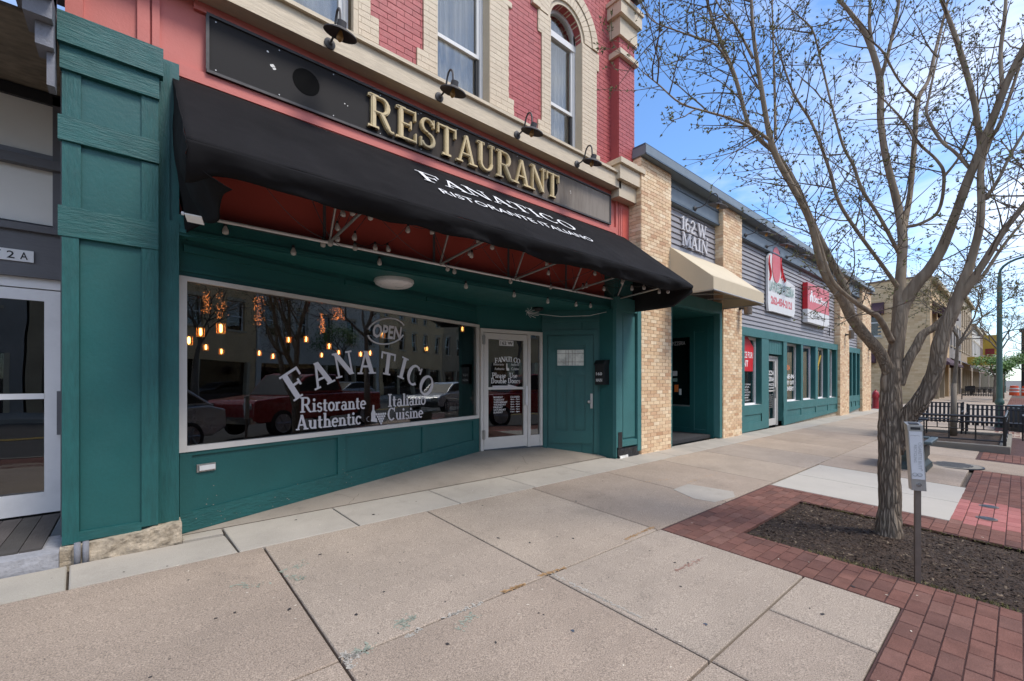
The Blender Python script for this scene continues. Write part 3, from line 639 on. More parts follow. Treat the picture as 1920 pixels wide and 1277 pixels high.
lit.obj('litter_flecks', M['butt'], None, kind='stuff')
# manhole, water caps
mh = thing('manhole_cover', 'round dark manhole cover with slots in the sidewalk behind the ash post', 'manhole cover', (11.0, .78, gz(11, .78)))
c = MB().lathe([(.40, -.02), (.40, .004), (.385, .005), (.38, .002)], (11, .78, gz(11, .78)), 28); c.obj('frame', M['black'], mh)
c = MB().lathe([(.372, -.01), (.372, .006), (.365, .008)], (11, .78, gz(11, .78)), 28); c.obj('lid', M['conc_dark'], mh)
for k in range(-3, 4):
    w = math.sqrt(.33 ** 2 - (k * .09) ** 2) * .8; z = gz(11, .78); B(11 + k * .09 - .02, 11 + k * .09 + .02, .78 - w, .78 + w, z + .007, z + .012).obj('slot', M['black'], mh)
for (x, y), lb in (((7.80, .24), 'dark oval water valve cap in the pink pavers, farther of the two'), ((7.10, .235), 'dark oval water valve cap in the pink pavers, nearer of the two')):
    t = thing('valve_cap', lb, 'valve cap', (x, y, gz(x, y)), 'valve caps in the pavers')
    MB().lathe([(.085, -.01), (.085, .006), (.07, .008), (.068, .004)], (x, y, gz(x, y)), 20).obj('ring', M['steel_brown'], t)
    MB().lathe([(.062, -.01), (.062, .009), (.05, .011)], (x, y, gz(x, y)), 18).obj('lid', M['black'], t)
# kerb of our side, far sidewalk and kerb
struct('kerb', MB().hexa([(-60, -1.9, -.3), (300, -1.9, -1), (300, -1.7, -1), (-60, -1.7, -.3), (-60, -1.9, .02 + .03), (300, -1.9, -.68), (300, -1.7, -.672), (-60, -1.7, .058)]), M['conc_dark'])
struct('far_sidewalk', MB().hexa([(-60, -20, -.3), (300, -20, -1), (300, -15.2, -1), (-60, -15.2, -.3), (-60, -20, .0), (300, -20, -.6), (300, -15.2, -.68), (-60, -15.2, -.05)]), M['conc_pale'])

# ------------------------------------------------------------ restaurant building
RB = thing('restaurant_building', 'red painted brick building with cream trim and teal shopfront', 'building', (.3, 4.8, .2))
def part(name, mb, m, parent=None, **k): return mb.obj(name, M[m], parent or RB, **k)
# left pilaster, built of boards
F = 4.60
def board(x0, x1, z0, z1, d, m, name='board', y=F, par=None, zb=None):
    return part(name, MB().bev(x0, x1, y - d, y + .01, z0, z1) if 0 else MB().box(x0, x1, y - d, y + .01, z0, z1), m, par)
part('pilaster_core', B(-.40, .15, F, 4.95, .30, 4.18), 'teal')
part('pilaster_core', B(.15, .29, 4.66, 4.95, .33, 4.2), 'teal')
board(-.40, -.31, .31, 2.58, .028, 'teal_v'); board(.045, .15, .35, 2.58, .028, 'teal_v')
board(-.31, .045, .32, .39, .026, 'teal_h')
board(-.42, .15, 2.58, 2.80, .034, 'teal_h')
board(-.40, -.30, 2.80, 3.30, .024, 'teal_v'); board(.045, .15, 2.80, 3.27, .024, 'teal_v')
board(-.42, .155, 3.28, 3.46, .040, 'teal_h')
board(-.40, -.30, 3.46, 3.86, .024, 'teal_v'); board(.045, .15, 3.46, 3.84, .024, 'teal_v')
board(-.41, .155, 3.80, 3.98, .045, 'teal_h')
board(-.42, .18, 3.98, 4.20, .075, 'teal_h', 'cap_board')
part('panel', B(-.305, .05, F - .006, F + .01, .38, 2.60), 'teal'); part('panel', B(-.305, .05, F - .006, F + .01, 2.78, 3.30), 'teal'); part('panel', B(-.305, .05, F - .006, F + .01, 3.44, 3.84), 'teal')
part('edge_board', B(.152, .287, 4.63, 4.70, .34, 2.86), 'teal_v')
part('edge_board', B(.152, .225, 4.64, 4.70, 2.86, 4.16), 'teal_v')
# limestone plinth, rough
pl = MB()
def rough(x0, x1, y0, y1, z0, z1, nx, nz, amp, seed, slope=.0):
    mb = MB()
    def f(u, v):
        x = x0 + (x1 - x0) * u; z = z0 + (z1 - z0) * v + slope * (x - x0) * v
        return (x, y0 + amp * noise.noise(Vector((x * 9 + seed, z * 9, seed))) + amp * .5 * noise.noise(Vector((x * 28, z * 28, seed))), z + amp * .6 * v * noise.noise(Vector((x * 12, 3, seed))))
    mb.grid(f, nx, nz); o = (nx + 1) * nz
    def g(u, v): p = f(u, 1); return (p[0], p[1] + (y1 - p[1]) * v, p[2])
    mb.grid(g, nx, 4)
    def h(u, v): p = f(1, v); return (p[0], p[1] + (y1 - p[1]) * u, p[2])
    mb.grid(h, 4, nz); return mb
part('plinth_stone', rough(-.34, .30, 4.52, 4.75, .08, .30, 40, 12, .02, 3.1, .07), 'stone')
part('plinth_stone', rough(-.41, -.33, 4.56, 4.75, .08, .30, 8, 10, .01, 6.1), 'stone')
for x in (-.315, -.27): part('conduit', MB().tube([(x, 4.515, .13), (x, 4.515, .33)], .019, 10), 'grey_light', smooth=True)
# pink panels above
part('wall_panel', B(-.40, 7.02, 4.80, 4.95, 2.93, 5.0), 'pink')
for x0, x1 in ((-.40, -.30), (.02, .10), (.115, .165), (6.60, 6.66), (6.68, 7.02)): part('batten', B(x0, x1, 4.765, 4.81, 4.10 if x0 < 1 else 3.95, 4.90), 'pink')
part('panel_moulding', B(6.72, 6.98, 4.75, 4.77, 4.02, 4.72), 'pink'); part('panel_inset', B(6.77, 6.93, 4.745, 4.76, 4.10, 4.66), 'red')
part('fascia_panel', B(.29, 6.42, 4.772, 4.80, 2.93, 4.16), 'red')
part('edge_board', B(6.45, 7.02, 4.70, 4.80, 3.86, 3.98), 'teal2')
part('fascia_edge', B(.23, .29, 4.72, 4.80, 2.86, 4.2), 'pink')
# cream cornice
part('cornice', B(-.40, 6.52, 4.60, 4.86, 4.90, 5.13), 'cream_h'); part('cornice_cap', B(-.40, 6.52, 4.56, 4.86, 5.13, 5.17), 'cream_h'); part('cornice_sill', B(-.40, 6.6, 4.66, 4.87, 5.17, 5.24), 'cream')
part('pier_capital', B(6.38, 7.05, 4.52, 4.9, 5.03, 5.28), 'cream'); part('pier_capital', B(6.34, 7.09, 4.47, 4.9, 5.28, 5.37), 'cream')
part('pier_capital', B(6.46, 7.05, 4.60, 4.9, 4.76, 5.03), 'cream')
# upper brick wall
BW = 4.85
WIN = [(-.2, 1.90, 5.24, 8.3, 0), (2.92, 3.76, 5.24, 9.0, 0), (4.98, 5.74, 5.24, 7.62, 1)]   # x0, x1, z0, z1, arched
wall = MB()
def wallrect(x0, x1, z0, z1, y=4.86, d=.3): wall.box(x0, x1, y, y + d, z0, z1)
wallrect(-.40, -.2, 5.0, 11); wallrect(1.90, 2.92, 5.0, 11); wallrect(3.76, 4.98, 5.0, 11); wallrect(5.74, 7.05, 5.0, 11); wallrect(-.2, 1.9, 8.3, 11); wallrect(2.92, 3.76, 9.0, 11)
wallrect(-.40, 7.05, 2.96, 5.0, 4.96, .2)
# arch infill above third window
ac, ar, az = 5.36, .38, 7.24
poly = [(4.98, az)] + [(ac - ar * math.cos(R(a)), az + ar * math.sin(R(a))) for a in range(10, 180, 10)] + [(5.74, az), (5.74, 11), (4.98, 11)]
wall.prism(poly, (0, 4.86, 0), EX, EZ, (0, .3, 0))
part('wall', wall, 'mortar_r')
part('pier_core', B(6.553, 7.028, 4.675, 4.88, 5.37, 11), 'mortar_r')
def surround(x0, x1):      # stepped cream brick jambs: list of (z0, z1, left extent, right extent)
    pass
SUR = [(1.84, 2.14, 5.24, 5.66), (1.84, 2.04, 5.66, 8.3),
       (2.63, 2.93, 5.24, 5.60), (2.72, 2.93, 5.60, 8.3), (3.75, 4.21, 5.24, 5.60), (3.75, 4.11, 5.60, 6.93), (3.75, 4.17, 6.93, 7.02), (3.75, 4.0, 7.02, 8.3),
       (4.70, 4.99, 5.24, 5.54), (4.78, 4.99, 5.54, 6.90), (4.70, 4.99, 6.90, 7.24), (5.73, 6.22, 5.24, 5.44), (5.73, 6.13, 5.44, 6.95), (5.73, 6.19, 6.95, 7.24)]
def insur(x, z):
    for a, b, c, d in SUR:
        if a < x < b and c < z < d: return True
    if z >= 7.24 and math.hypot(x - ac, z - az) < .80 and x > 4.6: return True
    return False
cb = MB(); course = .0735; z = 5.245; r = 0; redspots = []
def row_holes(cz):
    h = [(a - .02, b + .02) for a, b, c, d, ar_ in WIN if c - .02 < cz < (az if ar_ else d)]
    if cz > az:
        rr = .80 ** 2 - (cz - az) ** 2
        if rr > 0: h.append((ac - math.sqrt(rr), ac + math.sqrt(rr)))
    return h
while z < 8.6:
    cz = z + course / 2; hs = row_holes(cz); sr = [(a, b) for a, b, c, d in SUR if c < cz < d]
    def cut(iv, holes):
        out = [iv]
        for a, b in holes:
            nx = []
            for p, q_ in out:
                if b <= p or a >= q_: nx.append((p, q_)); continue
                if a > p: nx.append((p, a))
                if b < q_: nx.append((b, q_))
            out = nx
        return out
    st = (r % 2) * .105
    for kind_, ivs in (('r', cut((-.4, 6.56), hs + sr)), ('c', [w for v in sr for w in cut(v, [(c_[0] + .02, c_[1] - .02) for c_ in hs])])):
        for p, q_ in ivs:
            x = math.floor((p - st) / .215) * .215 + st
            while x < q_:
                a, b = max(x, p), min(x + .215, q_)
                if b - a > .03:
                    if kind_ == 'c': cb.bev(a + .0015, b - .0015, BW - .022, BW + .02, z + .0015, z + course - .0015, .003)
                    else: redspots.append(((a + b) / 2, cz, 4.856, (b - a - .006) / .209))
                x += .215
    z += course; r += 1
# pier bricks (front), five wide
z = 5.375; r = 0
while z < 8.4:
    if not (7.30 < z < 7.42 or 7.62 < z < 8.25):
        x = 6.55 - (r % 2) * .105
        while x < 7.03:
            a, b = max(x, 6.55), min(x + .215, 7.03)
            if b - a > .03: redspots.append(((a + b) / 2, z + course / 2, 4.672, (b - a - .006) / .209))
            x += .215
    z += course; r += 1
bm_ = MB().bev(-.1065, .1065, -.006, .03, -course / 2 + .002, course / 2 - .002, .003).mesh('brick', M['brick'])
def imgpos(p):
    dd = p[0] * FX + p[2] * FY; return 960 + 821 * (p[0] * FY - p[2] * FX) / dd, 712 - 821 * (p[1] - CAMZ) / dd
seen_b = [s for s in redspots if -20 < imgpos(s)[0] < 1940 and imgpos(s)[1] > -12]
seen_b.sort(key=lambda s: s[0] + s[1]); near_b, far_b = seen_b[:300], seen_b[300:]
for cx, cz, y, kx in near_b:
    piece('brick', bm_, (cx, y + random.uniform(-.0012, .0012), cz), RB, (kx * .985, 1, 1 + random.uniform(-.04, .0)))
fb = MB()
others = [s for s in redspots if s not in set(seen_b)] + far_b
for cx, cz, y, kx in others: fb.bev(cx - .103 * kx, cx + .103 * kx, y - .006, y + .03, cz - course / 2 + .002, cz + course / 2 - .002, .003)
part('brickwork', fb, 'brick_i', kind='stuff')
# arch rings (cream voussoirs) and jamb reveal
for r0, r1, dy in ((.44, .62, .03), (.63, .79, .045)):
    n = 22
    for k in range(n):
        a0, a1 = 180 * k / n + .3, 180 * (k + 1) / n - .3
        q = [(r0 * math.cos(R(a)), r0 * math.sin(R(a))) for a in (a0, a1)] + [(r1 * math.cos(R(a)), r1 * math.sin(R(a))) for a in (a1, a0)]
        cb.prism(q, (ac, BW + .02, az), EX, EZ, (0, -dy - .02, 0))
part('window_surround', cb, 'cream_i', kind='stuff')
cs = MB()
for a, b, c, d in SUR: cs.box(a + .006, b - .006, BW - .0175, BW + .05, c, d - .004)
n = 24
for k in range(n):
    a0, a1 = 180 * k / n, 180 * (k + 1) / n
    q = [(.43 * math.cos(R(a)), .43 * math.sin(R(a))) for a in (a0, a1)] + [(.78 * math.cos(R(a)), .78 * math.sin(R(a))) for a in (a1, a0)]
    cs.prism(q, (ac, BW + .03, az), EX, EZ, (0, -.03, 0))
part('surround_backing', cs, 'cream')
# reveals
rv = MB()
for a, b, c, d, q in WIN:
    zt = az if q else 8.3
    rv.box(a - .06, a + .006, BW - .005, 5.12, c - .02, zt); rv.box(b - .006, b + .06, BW - .005, 5.12, c - .02, zt); rv.box(a, b, BW - .06, 5.12, c - .05, c)
for k in range(n):
    a0, a1 = 180 * k / n, 180 * (k + 1) / n
    q = [(.38 * math.cos(R(a)), .38 * math.sin(R(a))) for a in (a0, a1)] + [(.44 * math.cos(R(a)), .44 * math.sin(R(a))) for a in (a1, a0)]
    rv.prism(q, (ac, BW - .005, az), EX, EZ, (0, .26, 0))
part('reveal', rv, 'cream')
# sash windows
def sash(x0, x1, z0, z1, mid, arch=False, label=None):
    y = 4.98
    w = MB(); w.box(x0, x0 + .05, y, y + .08, z0, z1); w.box(x1 - .05, x1, y, y + .08, z0, z1); w.box(x0 + .05, x1 - .05, y, y + .08, z0, z0 + .06)
    if not arch: w.box(x0 + .05, x1 - .05, y, y + .08, z1 - .05, z1)
    win = part('window', w, 'white')
    s1 = MB(); a, b = x0 + .05, x1 - .05
    for (za, zb, yy) in ((z0 + .06, mid + .03, y + .03), (mid - .03, z1 if not arch else az - .02, y + .015)):
        s = MB(); s.box(a, a + .045, yy, yy + .04, za, zb); s.box(b - .045, b, yy, yy + .04, za, zb); s.box(a + .045, b - .045, yy, yy + .04, za, za + .05); s.box(a + .045, b - .045, yy, yy + .04, zb - .05, zb)
        s.obj('sash', M['black'] if za < mid - .1 and x0 > 2 else M['white'], win)
        B(a + .04, b - .04, yy + .018, yy + .024, za + .04, zb - .04).obj('glass', M['glass_up'], win)
    if arch:
        s = MB()
        for k in range(18):
            a0, a1 = 10 * k, 10 * (k + 1)
            for r0, r1, dy in ((.33, .38, 0),):
                q = [(r0 * math.cos(R(t)), r0 * math.sin(R(t))) for t in (a0, a1)] + [(r1 * math.cos(R(t)), r1 * math.sin(R(t))) for t in (a1, a0)]
                s.prism(q, (ac, y, az), EX, EZ, (0, .08, 0))
        s.box(x0, x1, y - .01, y + .08, az - .12, az - .02); s.obj('fanlight_frame', M['white'], win)
        f = MB(); f.prism([(.335 * math.cos(R(t)), .335 * math.sin(R(t))) for t in range(0, 181, 12)], (ac, y + .03, az), EX, EZ, (0, .006, 0)); f.obj('fanlight', M['glass_up'], win)
    c_ = MB().grid(lambda u, v: (x0 + (x1 - x0) * u, y + .16 + .022 * math.sin(u * 46 + 2.2 * noise.noise(Vector((u * 6, v * 2, x0)))) + .015 * math.sin(u * 19 + v), z0 + (min(z1, 8.3) + .2 - z0) * v), 60, 6)
    c_.obj('curtain', M['curtain'], win, smooth=True)
sash(-.2, 1.84, 5.24, 8.3, 7.0); sash(2.93, 3.75, 5.24, 9.0, 6.08); sash(4.99, 5.73, 5.24, 7.4, 6.05, True)
part('room_back', B(-.35, 6.9, 5.6, 5.62, 5.2, 10.5), 'dark_in')
# pier mouldings and the lantern base at the top of the corner pier
part('pier_moulding', B(6.50, 7.06, 4.60, 4.88, 7.30, 7.40), 'cream'); part('pier_moulding', B(6.52, 7.05, 4.62, 4.88, 7.66, 7.98), 'cream')
part('pier_moulding', B(6.45, 7.10, 4.55, 4.88, 7.98, 8.20), 'cream'); part('pier_moulding', B(6.42, 7.12, 4.52, 4.88, 8.20, 8.27), 'cream')
part('corner_strip', B(7.035, 7.07, 4.75, 9, 5.6, 11), 'pink')
# right shopfront pilaster
part('pilaster_core', B(6.27, 7.0, 4.56, 4.95, .22, 3.86), 'teal2')
for a in ((6.25, 6.42, .36, 2.95), (6.88, 7.0, .24, 2.95)): part('board', B(a[0], a[1], 4.50, 4.57, a[2], a[3]), 'teal2')
part('board', B(6.42, 6.88, 4.51, 4.57, 2.72, 2.95), 'teal2'); part('board', B(6.42, 6.88, 4.51, 4.57, .36, .46), 'teal2'); part('panel_moulding', B(6.50, 6.86, 4.545, 4.565, .50, 2.66), 'teal2')
part('peeled_base', rough(6.29, 6.92, 4.50, 4.6, .14, .33, 20, 8, .012, 9.), 'black')
part('peeled_base', B(6.29, 6.40, 4.492, 4.52, .34, .62), 'black')
part('base_flake', rough(6.31, 6.56, 4.485, 4.5, .16, .21, 12, 3, .02, 2.), 'offwhite')

# recessed shopfront
TH = R(14.95); WX, WY = .322, 4.755
wd_, wn_ = Vector((math.cos(TH), math.sin(TH), 0)), Vector((math.sin(TH), -math.cos(TH), 0))     # along, towards the street
def W(s, z, d=0.): p = Vector((WX, WY, 0)) + wd_ * s + wn_ * d; return (p.x, p.y, z)
def wbox(mb, s0, s1, z0, z1, d0, d1):
    return mb.hexa([W(s0, z0, d1), W(s1, z0, d1), W(s1, z0, d0), W(s0, z0, d0), W(s0, z1, d1), W(s1, z1, d1), W(s1, z1, d0), W(s0, z1, d0)])
def WP(u, v):                                  # point of the window plane seen at u, v -> along, height
    d = ray(u, v); n = wn_; p0 = Vector((WX, WY, 0)); t = p0.dot(n) / Vector((d.x, d.y, 0)).dot(n); p = d * t
    return (Vector((p.x, p.y, 0)) - p0).dot(wd_), CAMZ + p.z
SL = 4.05
ZS, ZT = .945, 2.385
f = MB(); wbox(f, -.04, .02, ZS - .05, ZT + .04, -.05, .03); wbox(f, SL, SL + .05, ZS - .05, ZT + .04, -.05, .03); wbox(f, .02, SL, ZS - .05, ZS, -.05, .032); wbox(f, .02, SL, ZT, ZT + .04, -.05, .032)
shopw = part('shop_window', f, 'alu')
gm = MB(); wbox(gm, .02, SL, ZS, ZT, -.012, -.004); gm.obj('glass', M['glass'], shopw)
# base panels following the floor
def fzs(s): return fz(W(s, 0)[1]) - .02
b_ = MB(); b_.hexa([W(-.03, .13, .0), W(SL + .05, fzs(SL) - .02, .0), W(SL + .05, fzs(SL) - .02, -.1), W(-.03, .13, -.1), W(-.03, ZS - .05, .0), W(SL + .05, ZS - .05, .0), W(SL + .05, ZS - .05, -.1), W(-.03, ZS - .05, -.1)])
part('base_wall', b_, 'teal')
def stile(s0, s1, za0, za1, zb0, zb1, d=.02, m='teal', name='base_board'):
    q = MB(); q.hexa([W(s0, za0, d), W(s1, za1, d), W(s1, za1, -.002), W(s0, za0, -.002), W(s0, zb0, d), W(s1, zb1, d), W(s1, zb1, -.002), W(s0, zb0, -.002)]); part(name, q, m)
stile(-.03, SL + .05, .86, .86, .895, .895); 
bz = lambda s: .36 + .20 * s / SL
stile(-.03, SL + .05, fzs(0) + .02, fzs(SL) + .015, bz(0), bz(SL), m='teal_h')
for s0, s1 in ((-.03, .06), (1.50, 1.60), (2.83, 2.93), (3.95, 4.10)): stile(s0, s1, bz(s0), bz(s1), .86, .86, .019)
ch_ = MB()
for i in range(90):
    s_ = random.uniform(.05, 3.9); z_ = fzs(s_) + .03 + abs(random.gauss(0, .16)); r_ = random.uniform(.0015, .005)
    ch_.prism([(r_ * random.uniform(.6, 1.6) * math.cos(R(a)), r_ * math.sin(R(a))) for a in range(0, 360, 60)], W(s_, z_, .0205), wd_, EZ, wn_ * .0006)
part('paint_chips', ch_, 'conc_dark', kind='stuff')
t = thing('vent_cover', 'small white wall outlet cover on the teal base left end', 'wall vent', W(.17, .73, .0))
q = MB(); wbox(q, .10, .25, .70, .77, .0, .012); q.obj('back_plate', M['steel'], t); q = MB(); wbox(q, .115, .24, .715, .757, .012, .03); q.obj('cap', M['wallplug'], t)
# header above the glass
hd = MB(); wbox(hd, -.1, 5.5, ZT + .04, 2.8, -.1, .0); part('header', hd, 'teal')
for a in ((.0, 1.52, 2.64, 2.70), (1.6, 2.85, 2.64, 2.70), (2.92, 4.0, 2.64, 2.70)):
    q = MB(); wbox(q, a[0], a[1], a[2], a[3], 0, .018); part('header_trim', q, 'teal')
q = MB(); wbox(q, -.05, 4.1, 2.47, 2.50, 0, .012); part('header_trim', q, 'teal')
# ceiling and front fascia
CE = 2.75
cl_ = MB(); cl_.add([(.25, 4.64, CE), (6.27, 4.64, CE), (6.27, 5.2, CE), (5.6, 5.75, CE), (4.3, 5.95, CE), (.25, 4.9, CE)] + [(.25, 4.64, CE + .1), (6.27, 4.64, CE + .1), (6.27, 5.2, CE + .1), (5.6, 5.75, CE + .1), (4.3, 5.95, CE + .1), (.25, 4.9, CE + .1)], [(5, 4, 3, 2, 1, 0)])
part('ceiling', cl_, 'teal')
part('fascia', B(.25, 6.35, 4.64, 4.78, CE - .001, 2.925), 'teal'); part('fascia_trim', B(.29, 6.25, 4.625, 4.64, 2.77, 2.80), 'teal')
# aluminium door and side light
D0, D1 = Vector((4.30, 5.79, 0)), Vector((5.527, 5.60, 0)); dd_ = (D1 - D0).normalized(); dn_ = Vector((dd_.y, -dd_.x, 0)); DW = (D1 - D0).length
def DP(s, z, d=0.): p = D0 + dd_ * s + dn_ * d; return (p.x, p.y, z)
def dbox(mb, s0, s1, z0, z1, d0, d1): return mb.hexa([DP(s0, z0, d1), DP(s1, z0, d1), DP(s1, z0, d0), DP(s0, z0, d0), DP(s0, z1, d1), DP(s1, z1, d1), DP(s1, z1, d0), DP(s0, z1, d0)])
ZF = .355
fr = MB(); dbox(fr, 0, .05, ZF, 2.37, -.05, .04); dbox(fr, .93, .985, ZF, 2.37, -.05, .04); dbox(fr, DW - .05, DW, ZF, 2.37, -.05, .04); dbox(fr, .05, .93, 2.31, 2.37, -.05, .04); dbox(fr, .985, DW - .05, 2.31, 2.37, -.05, .04); dbox(fr, .985, DW - .05, ZF, .55, -.04, .02)
door = part('glass_door', fr, 'alu')
lf = MB(); dbox(lf, .06, .14, ZF + .02, 2.30, -.01, .035); dbox(lf, .84, .92, ZF + .02, 2.30, -.01, .035); dbox(lf, .14, .84, ZF + .02, ZF + .21, -.01, .035); dbox(lf, .14, .84, 2.20, 2.30, -.01, .035); dbox(lf, .14, .84, 1.36, 1.40, -.01, .03)
lf.obj('door_leaf', M['alu'], door)
q = MB(); dbox(q, .14, .84, ZF + .21, 1.36, .008, .014); dbox(q, .14, .84, 1.40, 2.20, .008, .014); q.obj('glass', M['glass'], door)
q = MB(); dbox(q, .985, DW - .05, .55, 2.31, -.002, .004); q.obj('side_light', M['glass_dark'], door)
q = MB(); dbox(q, .865, .90, 1.08, 1.42, .05, .075); dbox(q, .873, .892, 1.10, 1.13, .03, .05); dbox(q, .873, .892, 1.37, 1.40, .03, .05); q.obj('handle', M['alu_white'], door)
for zz in (2.18, .62):
    q = MB(); dbox(q, .02, .075, zz - .07, zz + .07, .04, .052); q.tube([DP(.05, zz - .08, .055), DP(.05, zz + .08, .055)], .012, 8); q.obj('hinge', M['steel'], door)
q = MB(); dbox(q, -.06, DW + .06, 2.372, 2.80, -.12, .0); part('transom_board', q, 'teal')
# teal door, angled
G1, G2 = Vector((5.535, 5.592, 0)), Vector((6.205, 4.83, 0)); gd = (G2 - G1).normalized(); gn = Vector((gd.y, -gd.x, 0)); GW = (G2 - G1).length
if gn.dot(Vector((-5.8, -5.2, 0))) < 0: gn = -gn
def GP(s, z, d=0.): p = G1 + gd * s + gn * d; return (p.x, p.y, z)
def gbox(mb, s0, s1, z0, z1, d0, d1): return mb.hexa([GP(s0, z0, d1), GP(s1, z0, d1), GP(s1, z0, d0), GP(s0, z0, d0), GP(s0, z1, d1), GP(s1, z1, d1), GP(s1, z1, d0), GP(s0, z1, d0)])
q = MB(); gbox(q, 0, GW, .16, CE, -.1, 0.); part('door_wall', q, 'teal')
q = MB(); gbox(q, .03, .10, .30, 2.40, 0, .03); gbox(q, GW - .10, GW - .03, .24, 2.40, 0, .03); gbox(q, .10, GW - .10, 2.32, 2.40, 0, .03); gbox(q, .0, GW, 2.55, 2.60, 0, .02)
td = part('teal_door', q, 'teal')
s0, s1 = .115, GW - .115
q = MB(); gbox(q, s0, s1, .40, 2.30, 0, .012); q.obj('door_leaf', M['teal'], td)
lw = s1 - s0
q = MB()
for a, b, c, d in ((s0, s0 + .13, .40, 2.30), (s1 - .13, s1, .40, 2.30), (s0 + .13, s1 - .13, 2.13, 2.30), (s0 + .13, s1 - .13, 1.60, 1.70), (s0 + .13, s1 - .13, .40, .62), (s0 + lw / 2 - .055, s0 + lw / 2 + .055, .62, 1.60)): gbox(q, a, b, c, d, .012, .026)
q.obj('door_rails', M['teal'], td)
for a, b in ((s0 + .155, s0 + lw / 2 - .08), (s0 + lw / 2 + .08, s1 - .155)):
    q = MB(); gbox(q, a, b, .65, 1.57, .012, .021); q.obj('door_panel', M['teal'], td)
wa, wb = s0 + .15, s1 - .15
q = MB(); gbox(q, wa, wb, 1.76, 2.07, .014, .018); q.obj('window_pane', mat('etched_glass', (.55, .55, .48), .2, .4, 9, bump=.003, bs=60, spec=.9), td)
q = MB()
for a, b, c, d in ((wa, wb, 2.055, 2.075), (wa, wb, 1.755, 1.775), (wa - .01, wa + .01, 1.755, 2.075), (wb - .01, wb + .01, 1.755, 2.075)): gbox(q, a, b, c, d, .018, .03)
q.obj('window_frame', M['teal'], td)
q = MB()
for a in (.33, .43, .57, .67): gbox(q, wa + (wb - wa) * a - .003, wa + (wb - wa) * a + .003, 1.78, 2.05, .018, .022)
for c in (1.84, 1.99): gbox(q, wa, wb, c - .003, c + .003, .018, .0225)
q.obj('leading', M['steel_brown'], td)
q = MB(); gbox(q, s1 - .045, s1 - .005, 1.02, 1.28, .026, .034); q.obj('lock_plate', M['steel'], td)
q = MB(); q.tube([GP(s1 - .07, 1.14, .026), GP(s1 - .07, 1.14, .07)], [.014, .014], 10); q.lathe([(.0, 0), (.026, .008), (.03, .022), (.018, .034), (0, .036)], GP(s1 - .07, 1.14, .065), 12, gn); q.obj('knob', M['steel'], td)
# side wall with mailbox
part('side_wall', MB().prism([(6.205, 4.83), (6.25, 4.52), (6.32, 4.52), (6.32, 5.3), (6.0, 5.3), (6.0, 5.05)], (0, 0, .16), EX, EY, (0, 0, CE - .16)), 'teal')
part('board', B(6.236, 6.252, 4.50, 4.57, .2, CE), 'teal2')
mbx = thing('mailbox', 'small black wall mailbox with white stickers beside the teal door', 'mailbox', (6.16, 4.72, 1.62))
q = MB(); q.prism([(0, 0), (.15, 0), (.15, .36), (.11, .41), (0, .41)], (6.225, 4.64, 1.44), (-1, 0, 0), EZ, (0, .19, 0)); q.obj('box', M['mailbox'], mbx)
q = MB(); q.prism([(-.0, .365), (.162, .345), (.162, .36), (.115, .425), (0, .43)], (6.225, 4.63, 1.44), (-1, 0, 0), EZ, (0, .21, 0)); q.obj('lid', M['mailbox'], mbx)
for tx, zz in (('160', 1.60), ('MAIN', 1.49)):
    plain(tx, (6.07, 4.80, zz), (0, -1, 0), EZ, .13, .055, M['print_white'], mbx, 'number', bold=.02)
# ceiling light
cl1 = thing('ceiling_light', 'round flush white ceiling light under the teal entrance ceiling', 'ceiling light', (2.42, 5.02, CE))
MB().lathe([(.235, CE - .001), (.24, CE - .03)], (2.42, 5.02, 0), 36).obj('base_ring', M['white'], cl1)
MB().lathe([(.232, CE - .03), (.225, CE - .055), (.18, CE - .08), (.1, CE - .095), (.02, CE - .1)], (2.42, 5.02, 0), 36).obj('diffuser', mat('opal_diffuser', (.78, .77, .78), .3, .02, 3), cl1, smooth=True)
sp = thing('loose_wiring', 'tangle of loose wires under the ceiling above the teal door', 'wiring', (5.0, 5.35, 2.6))
q = MB(); 
for k in range(9): a = k * .7; q.tube([(5.05, 5.45, 2.66), (5.05 + .1 * math.cos(a), 5.42 - .05, 2.66 + .06 * math.sin(a)), (5.05 + .16 * math.cos(a + .3), 5.4 - .07, 2.65 + .09 * math.sin(a + .3))], .004, 5)
q.tube([(5.1, 5.45, 2.66), (5.5, 5.1, 2.6), (5.9, 4.8, 2.62), (6.2, 4.68, 2.70)], .004, 5); q.obj('wire', M['print_white'], sp)
MB().lathe([(.09, 0), (.1, -.03), (.05, -.06)], (5.2, 5.35, CE), 14).obj('junction_box', M['black'], sp)

# ------------------------------------------------------------ restaurant sign and lamps
sg = thing('restaurant_sign', 'long weathered black sign board with raised gold letters reading RESTAURANT', 'sign', (3.4, 4.8, 4.3))
part('trim_strip', B(.29, 6.6, 4.762, 4.802, 4.165, 4.272), 'pink'); part('trim_strip', B(.40, 6.6, 4.768, 4.802, 4.815, 4.895), 'pink')
B(.49, 6.41, 4.752, 4.80, 4.28, 4.80).obj('board', M['sign'], sg)
q = MB(); q.box(.49, 6.41, 4.735, 4.753, 4.275, 4.30); q.box(.49, 6.41, 4.735, 4.753, 4.785, 4.81); q.box(.485, .51, 4.735, 4.753, 4.30, 4.785); q.box(6.39, 6.415, 4.735, 4.753, 4.30, 4.785); q.obj('frame', M['iron'], sg)
for cx, cz, r, sq in ((1.33, 4.56, .13, 1.), (4.93, 4.53, .15, .8)):
    MB().prism([(r * math.cos(R(a)) * sq, r * math.sin(R(a))) for a in range(0, 360, 15)], (cx, 4.7515, cz), EX, EZ, (0, -.002, 0)).obj('round_ghost_mark', M['ghost'], sg)
q = MB()
for i in range(12):
    for zz in (4.325, 4.76): q.lathe([(.006, 0), (.006, .004)], (.56 + i * .52, 4.752, zz), 8, (0, -1, 0))
q.obj('screws', M['steel'], sg, kind='stuff')
q = MB()
